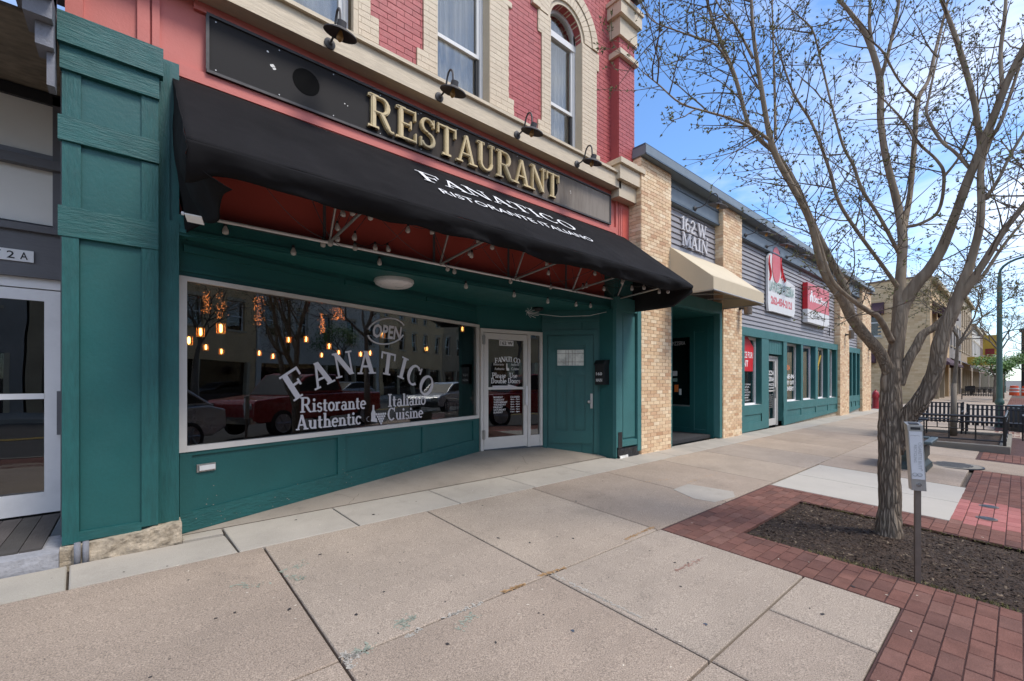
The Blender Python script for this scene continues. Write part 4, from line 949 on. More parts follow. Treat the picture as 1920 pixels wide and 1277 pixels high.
for cx, cz, r_ in ((1.02, 4.58, .022), (1.035, 4.56, .014), (1.72, 4.50, .007), (1.75, 4.49, .006), (.98, 4.70, .01), (5.35, 4.58, .01), (5.36, 4.55, .008), (2.6, 4.74, .006), (3.9, 4.33, .006)):
    q.prism([(r_ * random.uniform(.6, 1.3) * math.cos(R(a)), r_ * random.uniform(.6, 1.3) * math.sin(R(a))) for a in range(0, 360, 40)], (cx, 4.7515, cz), EX, EZ, (0, -.001, 0))
q.obj('peeled_flecks', M['offwhite'], sg, kind='stuff')
x = 1.95; WD = 'RESTAURANT'; wx = 3.10 / word_width(WD, .37)
for i, c in enumerate(WD):
    q = MB(); a = draw_glyph(q, c, (x, 4.748, 4.345 + random.uniform(-.004, .004)), EX, EZ, (0, -.036, 0), .37, T=.165, t=.08, sh=.075, lift=.0012, wx=wx); q.obj('letter', M['gold'], sg)
    q = MB(); draw_glyph(q, c, (x, 4.712, 4.345), EX, EZ, (0, -.010, 0), .37, T=.095, t=.038, sh=.03, lift=.0008, wx=wx); q.obj('letter_face', M['gold'], sg)
    x += a
def gooseneck(x, y, z, name, label, group, r=.15, proj=.31, mt='iron'):
    t = thing(name, label, 'wall lamp', (x, y, z), group)
    MB().lathe([(.055, 0), (.055, .015), (.03, .03), (.018, .05)], (x, y, z), 16, (0, -1, 0)).obj('mount', M[mt], t)
    pts = [(x, y - .03, z), (x, y - .14, z + .02)] + [(x, y - .25 - .11 * math.cos(R(a)), z + .17 + .10 * math.sin(R(a)) - .04) for a in (200, 230, 180)][:1]
    k = proj; pts = [(x, y - .03, z), (x, y - .35 * k, z + .0), (x, y - .52 * k, z + .05), (x, y - .60 * k, z + .15), (x, y - .74 * k, z + .205), (x, y - .92 * k, z + .19), (x, y - k, z + .12), (x, y - k, z + .01)]
    sm = []
    for i in range(len(pts) - 1):
        for k in range(3): sm.append(Vector(pts[i]).lerp(Vector(pts[i + 1]), k / 3))
    sm.append(Vector(pts[-1])); 
    for _ in range(2): sm = [sm[0]] + [(sm[i - 1] + sm[i] * 2 + sm[i + 1]) / 4 for i in range(1, len(sm) - 1)] + [sm[-1]]
    MB().tube(sm, .011, 8).obj('arm', M[mt], t, smooth=True)
    c = (x, y - proj, z - .09)
    MB().lathe([(.022, .12), (.042, .115), (.046, .055), (.07, .05), (r, .012), (r + .004, .0), (r - .004, .0), (.055, .036), (.03, .04)], c, 26, (.05, -.32, 1)).obj('shade', M[mt], t, sharp=35)
    MB().lathe([(.014, .035), (.018, .02), (.033, -.02), (.028, -.045), (.008, -.062)], c, 12, (.05, -.32, 1)).obj('bulb', mat('amber_bulb', (.45, .26, .09), .2, .1, 5), t, smooth=True)
    return t
for (x, lb) in ((1.51, 'dark gooseneck lamp on the cream cornice, leftmost, below the first window'), (2.80, 'dark gooseneck lamp on the cream cornice under the middle sash window'), (4.06, 'dark gooseneck lamp on the cream cornice left of the arched window'), (5.33, 'dark gooseneck lamp on the cream cornice under the right side of arched window')):
    gooseneck(x, 4.60, 4.95, 'gooseneck_lamp', lb, 'gooseneck lamps above the restaurant sign')
# lantern fragment on the corner pier
t = thing('wall_lantern', 'black square lantern on the top of the red corner pier', 'lantern', (6.8, 4.55, 8.3))
B(6.70, 6.92, 4.36, 4.55, 8.32, 8.36).obj('base_plate', M['black'], t); B(6.73, 6.89, 4.39, 4.52, 8.36, 8.75).obj('lantern_glass', M['glass_dark'], t)
q = MB(); [q.box(a, a + .02, b, b + .02, 8.36, 8.75) for a in (6.72, 6.88) for b in (4.38, 4.51)]; q.box(6.78, 6.84, 4.51, 4.62, 8.45, 8.55); q.obj('cage', M['black'], t)

# ------------------------------------------------------------ black awning
aw = thing('black_awning', 'wide black canvas awning with sagging valance printed FANATICO', 'awning', (3.5, 4.7, 2.9))
AX0, AX1, AYW, AYF, AZW, AZF = .25, 6.82, 4.76, 3.44, 4.15, 3.05
def sag(x): k = (x - AX0) / (AX1 - AX0) * 5.25; return abs(math.sin(math.pi * k)) ** .8
def slope(u, v):
    x = AX0 + (AX1 - AX0) * u; s = sag(x)
    d = .022 * s * math.sin(math.pi * v) + .006 * noise.noise(Vector((x * 2.2, v * 2, 0))) + .007 * noise.noise(Vector((x * 7, v * 2.5, 4))) * v * v
    return (x, AYW + (AYF - AYW) * v, AZW + (AZF - AZW) * v - d)
def valance(u, v):
    x = AX0 + (AX1 - AX0) * u
    k = (noise.noise(Vector((x * .9, 2.2, 0))) + .55 * noise.noise(Vector((x * 2.6, 5.2, 0))))
    ln = (.165 + .028 * k); ln = ln + (.09 * math.exp(-((x - .25) / .12) ** 2))
    if u > .9: ln *= 1 - .55 * (u - .9) / .1
    fold = .020 * math.sin(x * 5.3 + 3 * noise.noise(Vector((x * 1.3, v, 2)))) * v + .030 * noise.noise(Vector((x * 3.4, v * 1.6, 7))) * v + .009 * noise.noise(Vector((x * 14, v * 5, 1))) * v
    a = .35 + .5 * k
    return (x, AYF - .005 * math.sin(v * 3) + fold + ln * v * v * (.25 + a * .45), AZF - ln * v * (1 - .12 * a * v) - .008 * math.sin(v * 9 + x * 5) * v)
c1 = MB().grid(slope, 150, 24).obj('canopy', M['canvas'], aw, smooth=True)
c2 = MB().grid(valance, 260, 14).obj('valance', M['canvas'], aw, smooth=True)
def lside(u, v):        # left end: triangle with a bunched lower flap
    zt = AZW + (AZF - AZW) * u; zb = 2.80 + .05 * math.sin(u * 7) - .06 * (1 - u) ; y = AYW + (AYF - AYW) * u
    z = zt + (zb - zt) * v; w = .022 * math.sin(u * 16 + v * 3) * max(0, v - .3) + .02 * noise.noise(Vector((u * 6, v * 6, 4)))
    vv = max(0, v - .42) / .58; return (AX0 + w * (.4 + vv) + (.10 + .16 * u) * vv ** 1.5, y + .10 * vv * u, z + .05 * vv * noise.noise(Vector((u * 4, 1, 1))))
c3 = MB().grid(lside, 40, 30).obj('side_panel', M['canvas'], aw, smooth=True)
def rside(u, v):
    zt = AZW + (AZF - AZW) * u; zb = 2.74 + .16 * max(0, u - .75) / .25 * 1.2; y = AYW + (AYF - AYW) * u
    return (AX1 + .012 * math.sin(u * 9 + v * 4), y, zt + (zb - zt) * v)
c4 = MB().grid(rside, 24, 16).obj('side_panel', M['canvas_b'], aw, smooth=True)
for c in (c1, c2, c3, c4):
    md = c.modifiers.new('thick', 'SOLIDIFY'); md.thickness = .004; md.offset = 0
q = MB().add([(.28, 4.0, 2.74), (.38, 3.97, 2.73), (.40, 4.0, 2.685), (.30, 4.04, 2.70), (.28, 4.001, 2.75), (.38, 3.971, 2.74), (.40, 4.001, 2.695), (.30, 4.041, 2.71)], [(0, 1, 2, 3), (7, 6, 5, 4), (0, 4, 5, 1), (1, 5, 6, 2), (2, 6, 7, 3), (3, 7, 4, 0)]); q.obj('torn_tag', M['offwhite'], aw)
# printed words on the slope
sdir = Vector((0, AYW - AYF, AZW - AZF)).normalized(); snorm = EX.cross(sdir).normalized()
def SPt(x, y): return Vector((x, y, AZF + (y - AYF) * (AZW - AZF) / (AYW - AYF))) + snorm * .004
q = MB(); x = 2.36; wx = 2.60 / word_width('FANATICO', .33)
for i, c in enumerate('FANATICO'):
    k = (i - 3.5) / 3.5; x += draw_glyph(q, c, SPt(x, 4.255 - .05 * k * k), EX, sdir, snorm * .001, .30, T=.135, t=.06, sh=.05, wx=wx * .33 / .30, lift=.00012)
q.obj('lettering', M['print_white'], aw)
plain('RISTORANTE ITALIANO', SPt(2.46, 3.955), EX, sdir, 2.52, .145, M['print_white'], aw, out=.002, bold=.0)
# frame under it
q = MB(); q.tube([(AX0 + .05, 4.60, 2.925), (AX1 - .05, 4.60, 2.925)], .016, 8); q.obj('wall_bar', M['alu_white'], aw, smooth=True)
MB().tube([(AX0 + .03, AYF + .03, AZF - .03), (AX1 - .03, AYF + .03, AZF - .03)], .016, 8).obj('front_bar', M['steel'], aw, smooth=True)
for x in (1.51, 2.815, 4.02, 5.224, 6.369):
    MB().tube([(x, 4.6, 2.925), (x, 4.2, 3.64)], .013, 7).obj('strut', M['steel'], aw)
    MB().tube([(x, 4.6, 2.925), (x, AYF + .04, AZF - .03)], .014, 7).obj('strut', M['steel'], aw)
    MB().tube([(x - .012, 4.72, 2.925), (x - .012, 4.72, 4.05)], .016, 7).obj('upright', M['siding_dark'], aw)
    MB().tube([(x, 4.72, 4.10), (x, AYF + .04, AZF - .02)], .014, 7).obj('rafter', M['siding_dark'], aw)
# string lights
st = thing('string_lights', 'string of clear teardrop bulbs hung on the awning frame and entrance ceiling', 'string lights', (3.3, 4.6, 2.9))
bulb_me = MB().lathe([(.012, .0), (.014, -.022), (.013, -.024)], (0, 0, 0), 10).mesh('socket', M['black'])
glass_me = MB().lathe([(.010, -.022), (.013, -.03), (.024, -.055), (.027, -.075), (.022, -.092), (.004, -.10)], (0, 0, 0), 12).mesh('bulb', M['bulb'], smooth=True)
def bulb(p, tilt=(0, 0)):
    s = piece('socket', bulb_me, p, st, rot=(tilt[0], tilt[1], 0)); b_ = piece('bulb', glass_me, p, st, rot=(tilt[0], tilt[1], 0))
CEIL = [(420, 436), (546, 475), (601, 460), (706, 494), (867, 538), (957, 554), (1020, 566), (1073, 572), (1100, 574)]
for u, v in CEIL:
    p = onY(u, v, 4.70); bulb((p.x, 4.62, min(p.z, 2.92) + .06))
HANG = [(565, 354, 4.0), (575, 362, 4.0), (642, 400, 4.3), (662, 398, 4.2), (694, 405, 4.1), (632, 425, 4.5), (666, 444, 4.5), (635, 447, 4.55), (618, 455, 4.6), (665, 464, 4.6), (726, 466, 4.6), (703, 464, 4.6), (766, 430, 4.3), (809, 434, 4.3),
        (881, 475, 4.4), (885, 478, 4.4), (896, 452, 4.2), (841, 503, 4.6), (852, 508, 4.6), (922, 462, 4.1), (1024, 494, 4.3), (1029, 511, 4.4), (958, 527, 4.6), (1033, 538, 4.6), (1093, 538, 4.5), (1100, 535, 4.4), (1115, 512, 4.1), (1132, 541, 4.4), (1166, 529, 4.0), (1184, 540, 3.9), (1207, 539, 3.8), (1237, 546, 3.65), (1251, 546, 3.6)]
ends = []
for u, v, y in HANG:
    p = onY(u, v, y); bulb((p.x, y, p.z + .06), (random.uniform(-.2, .2), random.uniform(-.2, .2))); ends.append(Vector((p.x, y, p.z + .06)))
ends.sort(key=lambda p: p.x)
def cord(a, b, dr, n=9):
    a, b = Vector(a), Vector(b); return MB().tube([a.lerp(b, i / n) + Vector((0, 0, -dr * 4 * (i / n) * (1 - i / n))) for i in range(n + 1)], .0035, 4)
for a, b in zip(ends, ends[1:]):
    cord(a, b, random.uniform(.01, .06)).obj('cord', M['black'], st)
for x0, x1 in ((.5, 1.5), (1.5, 2.8), (2.8, 4.0), (4.0, 5.2), (5.2, 6.35)):
    cord((x0, 4.6, 2.93), (x1, 4.6, 2.93), .03).obj('cord', M['black'], st); cord((x0 + .3, 4.3, 3.3), (x1, 4.6, 2.95), .10).obj('cord', M['black'], st); cord((x1 - .2, 4.4, 3.2), (x1 + .2, 4.62, 2.92), .12).obj('cord', M['black'], st)

# ------------------------------------------------------------ lettering on the window and door
def wletter(text, u, v, h, rot, name='window_letter'):
    s, z = WP(u, v); ax = wd_ * math.cos(R(rot)) + EZ * math.sin(R(rot)); ay = EZ * math.cos(R(rot)) - wd_ * math.sin(R(rot))
    o = Vector(W(s, z, .001)) - ax * word_width(text, h) / 2 - ay * h / 2
    q = MB(); word(q, text, o, ax, ay, wn_ * .0006, h, lift=.00008); return q.obj(name, M['print_grey'], shopw)
for c, u, v, h, r in (('F', 553.5, 720, .30, 33), ('A', 601, 701, .29, 23), ('N', 645, 683, .29, 12), ('A', 687, 679, .29, 2), ('T', 727, 682, .29, -8), ('I', 756, 690, .29, -18), ('C', 776, 703, .29, -26), ('O', 800, 723, .30, -34)):
    wletter(c, u, v, h, r)
for tx, u0, v0, u1, h in (('Ristorante', 562, 774, 686, .165), ('Authentic', 555, 807, 677, .165), ('Italiano', 727, 763, 798, .165), ('Cuisine', 726, 789, 793, .165)):
    s0, z0 = WP(u0, v0); s1, z1 = WP(u1, v0); q = MB()
    zz = {'Ristorante': 1.115, 'Authentic': .965 + .03, 'Italiano': 1.125, 'Cuisine': .975 + .02}[tx]
    zz = z0
    word(q, tx, W(s0, zz, .001), wd_, EZ, wn_ * .0006, h, width=s1 - s0, T=.19, t=.10, sh=.085, lift=.00008); q.obj('lettering', M['print_grey'], shopw)
# wine bottle, grapes and wheel emblem
s0, z0 = WP(700, 785)
q = MB()
def wpoly(mb, pts, d=.001): mb.prism(pts, W(s0, z0, d), wd_, EZ, wn_ * .0006)
wpoly(q, [(-.03, -.02), (.03, -.02), (.034, .07), (.014, .11), (.012, .17), (-.012, .17), (-.014, .11), (-.034, .07)])
for i in range(5):
    for k in range(5 - i): x = .05 + k * .034 + i * .017; z = .05 - i * .030; wpoly(q, [(x + .016 * math.cos(R(a)), z + .016 * math.sin(R(a))) for a in range(0, 360, 45)], .001)
wpoly(q, [(-.04, -.03), (.06, -.05), (.05, .0), (-.03, .01)], .0018)
q.tube([W(s0 - .07 + .03 * math.cos(R(a)), z0 - .0 + .03 * math.sin(R(a)), .003) for a in range(80, 300, 20)], .002, 4)
q.obj('emblem', M['print_grey'], shopw)
# OPEN neon sign (unlit) behind the glass
op = thing('open_sign', 'unlit grey oval OPEN sign on the shop window above the lettering', 'sign', W(2.6, 2.0, -.1))
s0, z0 = WP(725, 621)
q = MB()
for a0, a1 in ((20, 165), (190, 335)): q.tube([W(s0 + .30 * math.cos(R(a)), z0 + .165 * math.sin(R(a)) + .05 * math.cos(R(a)), .008) for a in range(a0, a1, 12)], .010, 6)
q.obj('oval_tube', M['print_grey'], op, kind='stuff')
plain('OPEN', W(s0 - .235, z0 - .10, .004), wd_ - EZ * .0, EZ + wd_ * .15,   .46, .18, M['print_grey'], op, bold=.03)
# door lettering
def dtext(tx, s, z, w, h, m='print_white', bold=0.): plain(tx, DP(s, z, .016), dd_, EZ, w, h, M[m], door, bold=bold)
q = MB(); dbox(q, .36, .64, 2.10, 2.19, .014, .020); q.obj('number_plate', M['print_white'], door)
plain('162 W', DP(.38, 2.115, .022), dd_, EZ, .24, .06, M['print_black'], door, 'number', bold=.02)
x = 0
for i, c in enumerate('FANATICO'):
    k = (i - 3.5) / 3.5; q = MB(); draw_glyph(q, c, DP(.27 + i * .062, 1.835 - .03 * k * k, .015), dd_, EZ, dn_ * .0006, .085, lift=.00008); q.obj('letter', M['print_white'], door)
dtext('Ristorante', .25, 1.765, .20, .04); dtext('Italiano', .60, 1.765, .16, .04); dtext('Authentic', .27, 1.69, .19, .04); dtext('Cuisine', .60, 1.69, .15, .045)
q = MB(); q.prism([(-.012, 0), (.012, 0), (.01, .1), (-.01, .1)], DP(.51, 1.70, .015), dd_, EZ, dn_ * .0008); q.prism([(.0, -.01), (.06, -.01), (.05, .03), (.02, .04)], DP(.50, 1.69, .017), dd_, EZ, dn_ * .0008); q.obj('emblem', M['print_white'], door)
for tx, s, z, w in (('Please', .22, 1.555, .27), ('Use', .56, 1.555, .16), ('Double', .20, 1.465, .30), ('Doors', .53, 1.465, .25)):
    q = MB(); word(q, tx, DP(s, z, .015), dd_, EZ, dn_ * .0006, .088, width=w, T=.17, t=.09, lift=.00008); q.obj('lettering', M['print_white'], door)
q = MB(); q.prism([(0, .012), (.30, .012), (.30, -.01), (.50, .033), (.30, .078), (.30, .055), (0, .055)], DP(.22, 1.37, .030), dd_, EZ, dn_ * .001); q.obj('arrow', M['print_grey'], door)
for i, (a, b) in enumerate((('MONDAY', 'CLOSED'), ('TUESDAY', '4pm - 9pm'), ('WEDNESDAY', '4pm - 9pm'), ('THURSDAY', '4pm - 9pm'), ('FRIDAY', '4pm - 9pm'), ('SATURDAY', '11am - 9pm'), ('SUNDAY', '11am - 8pm'))):
    z = 1.215 - i * .0425; dtext(a, .25, z, .030 * len(a), .032, bold=.02); dtext(b, .58, z, .19, .03, bold=.02)

# ------------------------------------------------------------ dining room behind the glass
rm = MB(); 
rm.add([(.2, 4.95, .4), (7.0, 6.6, .4), (7.0, 12, .4), (-.34, 12, .4), (-.34, 4.98, .4)], [(0, 1, 2, 3, 4)]); rm.add([(.0, 4.9, 2.9), (7.0, 6.0, 2.9), (7.0, 12, 2.9), (-.34, 12, 2.9), (-.34, 4.9, 2.9)], [(0, 1, 2, 3, 4)])
rm.box(-.34, 7, 12, 12.05, .4, 2.9); rm.box(-.34, -.30, 4.98, 12, .4, 2.9); rm.box(7, 7.05, 5.3, 12, .4, 2.9)
part('dining_room', rm, 'dark_in')
part('half_wall', MB().add([W(.1, .4, -.8), W(2.9, .4, -.8), W(2.9, 1.49, -.8), W(.1, 1.49, -.8)], [(0, 1, 2, 3)]), 'dark_wood')
lampm = MB().lathe([(.05, .16), (.052, .15), (.052, .0), (.05, .0)], (0, 0, 0), 10)
def pendant(u, v, t, label, sz=1., multi=1):
    p = atD(u, v, t); th = thing('pendant_lamp', label, 'pendant lamp', p, 'pendant lamps in the dining room')
    MB().tube([p + Vector((0, 0, .08 * sz)), Vector((p.x, p.y, 2.9))], .004, 4).obj('cord', M['black'], th)
    MB().lathe([(.035 * sz, .10 * sz), (.045 * sz, .08 * sz), (.045 * sz, .06 * sz)], p, 10).obj('cap', M['steel_brown'], th)
    MB().lathe([(.012 * sz, .05 * sz), (.022 * sz, .02 * sz), (.022 * sz, -.05 * sz), (.006 * sz, -.08 * sz)], p, 8).obj('bulb', M['filament'], th)
    q = MB(); [q.tube([p + Vector((.055 * sz * math.cos(R(a)), .055 * sz * math.sin(R(a)), .06 * sz)), p + Vector((.055 * sz * math.cos(R(a)), .055 * sz * math.sin(R(a)), -.09 * sz))], .004 * sz, 4) for a in range(0, 360, 60)]
    q.lathe([(.058 * sz, -.085 * sz), (.058 * sz, -.095 * sz), (.05 * sz, -.095 * sz)], p, 12); q.obj('glass_shade', M['amber'], th)
PN = [(376, 621, 6, 'glowing pendant lamp highest at far left of the shop window'), (354, 637, 6.2, 'glowing pendant lamp beside the left window frame'), (414, 614, 5.4, 'tall glowing pendant lamp second from left in window'),
      (386, 650, 8, 'small twin pendant lamp low at the left in window'), (415, 658, 8.5, 'cluster pendant lamp low beside the dark doorway reflection'), (486, 661, 9, 'small pendant lamp left of the reflected tree fork'), (512, 667, 9, 'small pendant lamp under the reflected tree fork'),
      (541, 636, 8, 'pendant lamp left of centre above the letter F'), (574, 635, 8, 'pendant lamp above and right of the letter F'), (617, 648, 8, 'pendant lamp above the first letter A'), (603, 665, 10, 'dim pendant lamp close over the first letter A'), (635, 660, 10, 'dim pendant lamp above the letter N'),
      (676, 663, 9, 'pendant lamp left of the second letter A'), (694, 661, 9, 'pendant lamp above the second letter A'), (718, 627, 8, 'pendant lamp seen through the OPEN sign'), (801, 653, 9, 'pendant lamp above the letter O'), (867, 616, 9, 'tiny pendant lamp near the right window frame')]
for u, v, t, lb in PN: pendant(u, v, t, lb, .8 if t < 7 else .7)
for k, (u, v0, v1, w, lb) in enumerate(((388, 548, 588, 10, 'leftmost'), (413, 545, 598, 14, 'second from left'), (484, 560, 610, 14, 'third from left'), (605, 592, 625, 7, 'fourth from left'), (633, 580, 600, 16, 'fifth from left'))):
    th = thing('fairy_light_column', f'hanging column of orange fairy lights in the dining room, {lb}', 'fairy lights', atD(u, v0, 7), 'fairy light columns'); q = MB()
    for i in range(90):
        p = atD(u + random.gauss(0, w * .36), random.uniform(v0 - 4, v1), 7 + random.uniform(-.15, .15)); r = .0045
        q.add([p + Vector((r, 0, 0)), p + Vector((-r, 0, 0)), p + Vector((0, 0, r)), p + Vector((0, 0, -r)), p + Vector((0, r, 0)), p - Vector((0, r, 0))], [(0, 4, 2), (4, 1, 2), (1, 5, 2), (5, 0, 2), (4, 0, 3), (1, 4, 3), (5, 1, 3), (0, 5, 3)])
    q.obj('lights', M['fairy'], th, kind='stuff')
for k in range(3):
    x = 3.9 + k * .85; y = 8.2 + k * .5; t = thing('dining_table', ('nearest', 'middle', 'farthest')[k] + ' dark dining table seen faintly through the right of window', 'table', (x, y, .4), 'dining tables')
    B(x - .35, x + .35, y - .35, y + .35, 1.11, 1.15).obj('table_top', M['dark_wood'], t)
    for a, b in ((-.3, -.3), (.3, -.3), (.3, .3), (-.3, .3)): MB().tube([(x + a, y + b, .4), (x + a, y + b, 1.11)], .02, 6).obj('leg', M['black'], t)

# ------------------------------------------------------------ grey neighbour at the left
NB = thing('grey_building', 'grey painted shop building with recessed glass door at the left edge', 'building', (-2, 5.8, .2))
def npart(name, mb, m, **k): return mb.obj(name, M[m], NB, **k)
NY = 5.80
npart('step_stone', rough(-3.2, -.41, 4.50, 5.0, .06, .285, 70, 8, .010, 5.5, .0), 'step')
for i in range(22):
    x = -3.1 + i * .118; o = npart('deck_board', B(x, x + .112, 4.66, 5.76, .27, .30), 'deck')
npart('door_frame', MB().box(-2.05, -.42, NY, NY + .1, 2.35, 2.44).box(-.47, -.42, NY - .0, NY + .1, .30, 2.35).box(-2.05, -1.98, NY, NY + .1, .3, 2.35), 'alu_white')
q = MB(); q.box(-.62, -.47, NY + .01, NY + .06, .31, 2.34).box(-1.98, -1.86, NY + .01, NY + .06, .31, 2.34).box(-1.86, -.62, NY + .01, NY + .06, .31, .50).box(-1.86, -.62, NY + .01, NY + .06, 2.24, 2.34).box(-1.86, -.62, NY + .005, NY + .06, 1.35, 1.40)
dl = npart('glass_door', q, 'alu_white')
B(-1.86, -.62, NY + .03, NY + .036, .50, 1.35).obj('glass', M['glass_dark'], dl); B(-1.86, -.62, NY + .03, NY + .036, 1.40, 2.24).obj('glass', M['glass_dark'], dl)
q = MB(); q.box(-.535, -.475, NY - .05, NY - .01, 1.02, 1.42).box(-.53, -.50, NY - .02, NY + .01, 1.34, 1.38); q.obj('handle', M['siding_dark'], dl)
npart('lintel_board', B(-3, -.40, NY - .05, NY + .1, 2.44, 2.84), 'siding_dark')
npart('lintel_trim', B(-3, -.40, NY - .09, NY + .1, 2.84, 2.90), 'siding_dark')
for a, b in ((2.93, 3.42), (3.56, 4.02)): npart('transom_panel', B(-3, -.56, NY - .02, NY + .05, a, b), 'offwhite')
npart('transom_rail', B(-3, -.40, NY - .10, NY + .1, 3.42, 3.50), 'siding_dark'); npart('transom_rail', B(-3, -.40, NY - .05, NY + .1, 3.50, 3.56), 'grey_light')
npart('transom_rail', B(-3, -.40, NY - .06, NY + .1, 4.02, 4.12), 'black'); npart('jamb_post', B(-.56, -.42, NY - .06, NY + .1, 2.90, 4.1), 'siding_dark')
npart('back_wall', B(-3.2, -.4, NY + 1.2, NY + 1.3, 0, 4.6), 'dark_in')
npart('side_wall', B(-.44, -.405, 4.95, NY, .27, 4.15), 'siding_dark')
npart('soffit', B(-3.2, -.42, 4.62, NY + .1, 4.13, 4.16), 'ply')
npart('front_beam', B(-3.2, -.72, 4.42, 4.62, 4.07, 4.30), 'grey_light')
q = MB()
for i, (a, b, c) in enumerate(((4.15, 4.42, .26), (4.02, 4.15, .20), (3.86, 4.02, .14), (3.62, 3.86, .09))): q.box(-.62 + i * .05, -.43, 4.62 - c * 1.2, 4.64, a + .003, b)
npart('cornice_bracket', q, 'grey_light'); npart('bracket_block', B(-.66, -.43, 4.22, 4.62, 4.20, 4.44), 'grey_light')
npart('upper_front', B(-3.2, -.41, 4.22, 4.6, 4.62, 9), 'siding_dark'); npart('gutter', MB().tube([(-3.2, 4.30, 4.62), (-.42, 4.30, 4.62)], .17, 20), 'siding_dark', smooth=True)
npart('upper_wall', B(-3.2, -.41, 4.6, 4.9, 4.45, 9), 'siding_dark')
t = thing('number_plate', 'white house number plate reading 172A above the left glass door', 'number plate', (-.85, NY - .05, 2.63))
p = onY(27, 478, NY - .06)
B(p.x - .22, p.x + .115, NY - .066, NY - .052, p.z - .05, p.z + .05).obj('plate', M['print_white'], t)
for i, c in enumerate('172A'): plain(c, (p.x - .20 + i * .078, NY - .067, p.z - .032), EX, EZ, .032 if c == '1' else .046, .064, M['print_black'], t, 'number', bold=.01)

# ------------------------------------------------------------ long shop building with tan brick pillars
SB = thing('shop_building', 'long low grey sided shop building with tan brick pillars and teal fronts', 'building', (8, 4.5, .15))
def spart(name, mb, m, parent=None, **k): return mb.obj(name, M[m], parent or SB, **k)
PIL = [(6.99, 8.04), (10.37, 11.42), (20.55, 21.9), (24.2, 25.9)]
brick_me = MB().bev(-.099, .099, -.006, .05, -.030, .030, .002).mesh('brick', M['tan'])
def coursing(x0, x1, z0, z1, ch=.0665, bl=.208):
    out = []; z = z0; r = 0
    while z + ch * .6 < z1:
        x = x0 - (r % 2) * bl / 2
        while x < x1 - .01:
            a, b = max(x, x0), min(x + bl, x1)
            if b - a > .03: out.append(((a + b) / 2, z + ch / 2, (b - a) / bl))
            x += bl
        z += ch; r += 1
    return out
PY = 4.50
for i, (x0, x1) in enumerate(PIL):
    zt = 5.60; zb = gz(x0, PY) - .06
    core = spart('brick_pillar', B(x0 + .006, x1 - .006, PY + .006, 4.95, zb, zt), 'mortar')
    L_ = coursing(x0, x1, zb + .02, zt)
    ind = L_[:300] if i < 2 else []
    if i == 1: ind = L_[:260]
    for cx, cz, k in ind: piece('brick', brick_me, (cx, PY + random.uniform(-.0015, .0015), cz), core, (k * .985, 1, 1))
    q = MB()
    for cx, cz, k in L_[len(ind):]: w = .099 * k * .97 if k < 1 else .099; q.bev(cx - w, cx + w, PY - .006, PY + .05, cz - .030, cz + .030, .002)
    z = zb + .02; r = 0
    while z < zt - .03:           # returns of the pillar, both sides
        for xs, s in ((x0, -1), (x1, 1)):
            for k in range(2):
                a = PY + .003 + k * .208 - (r % 2) * .104; b = a + .2; a = max(a, PY + .003)
                if s < 0: q.box(xs - .004, xs + .012, a, b, z + .003, z + .063)
                else: q.box(xs - .012, xs + .004, a, b, z + .003, z + .063)
        z += .0665; r += 1
    q.obj('brickwork', M['tan_i'], core, kind='stuff')
# roof edge
spart('coping', MB().box(6.97, 26, PY - .10, 5.2, 5.76, 5.80), 'grey_dark'); spart('coping_face', B(6.96, 26.02, PY - .12, 5.0, 5.60, 5.76), 'grey')
spart('coping_drip', B(6.96, 26.02, PY - .13, PY - .105, 5.585, 5.61), 'grey_dark')
spart('roof', B(7.05, 26, 5.0, 16, 5.5, 5.6), 'grey_dark')
BAYS = [(8.04, 10.37, 4.0), (11.42, 20.55, 2.88), (21.9, 24.2, 2.88)]
for bi, (x0, x1, zb) in enumerate(BAYS):
    spart('fascia_board', B(x0, x1, 4.60, 4.8, 5.13, 5.60), 'grey'); spart('fascia_trim', B(x0, x1, 4.575, 4.60, 5.13, 5.165), 'grey_dark'); spart('fascia_trim', B(x0, x1, 4.585, 4.60, 5.43, 5.45), 'grey_dark')
    spart('sheathing', B(x0, x1, 4.72, 4.95, zb - .9 if bi == 0 else zb, 5.2), 'siding_dark')
    z = zb; ex = .118
    pts = [(0, 0), (-.030, 0), (-.030, .012), (-.006, ex + .012), (0, ex + .012)]
    splits = [x0, x1] if bi != 1 else None
    r = 0
    while z < 5.12:
        h = min(ex, 5.13 - z)
        cuts = [x0, x1] if bi != 1 else [x0, x0 + (3.1, 1.6, 4.4)[r % 3], x0 + (6.4, 5.2, 7.6)[r % 3], x1]
        for a, b in zip(cuts, cuts[1:]):
            q = MB().prism([(0, 0), (-.034, 0), (-.034, .010), (-.008, h + .010), (0, h + .010)], (a + .002, 4.71, z), EY, EZ, (b - a - .004, 0, 0)); q.obj('plank', M['siding'], SB)
        z += ex; r += 1
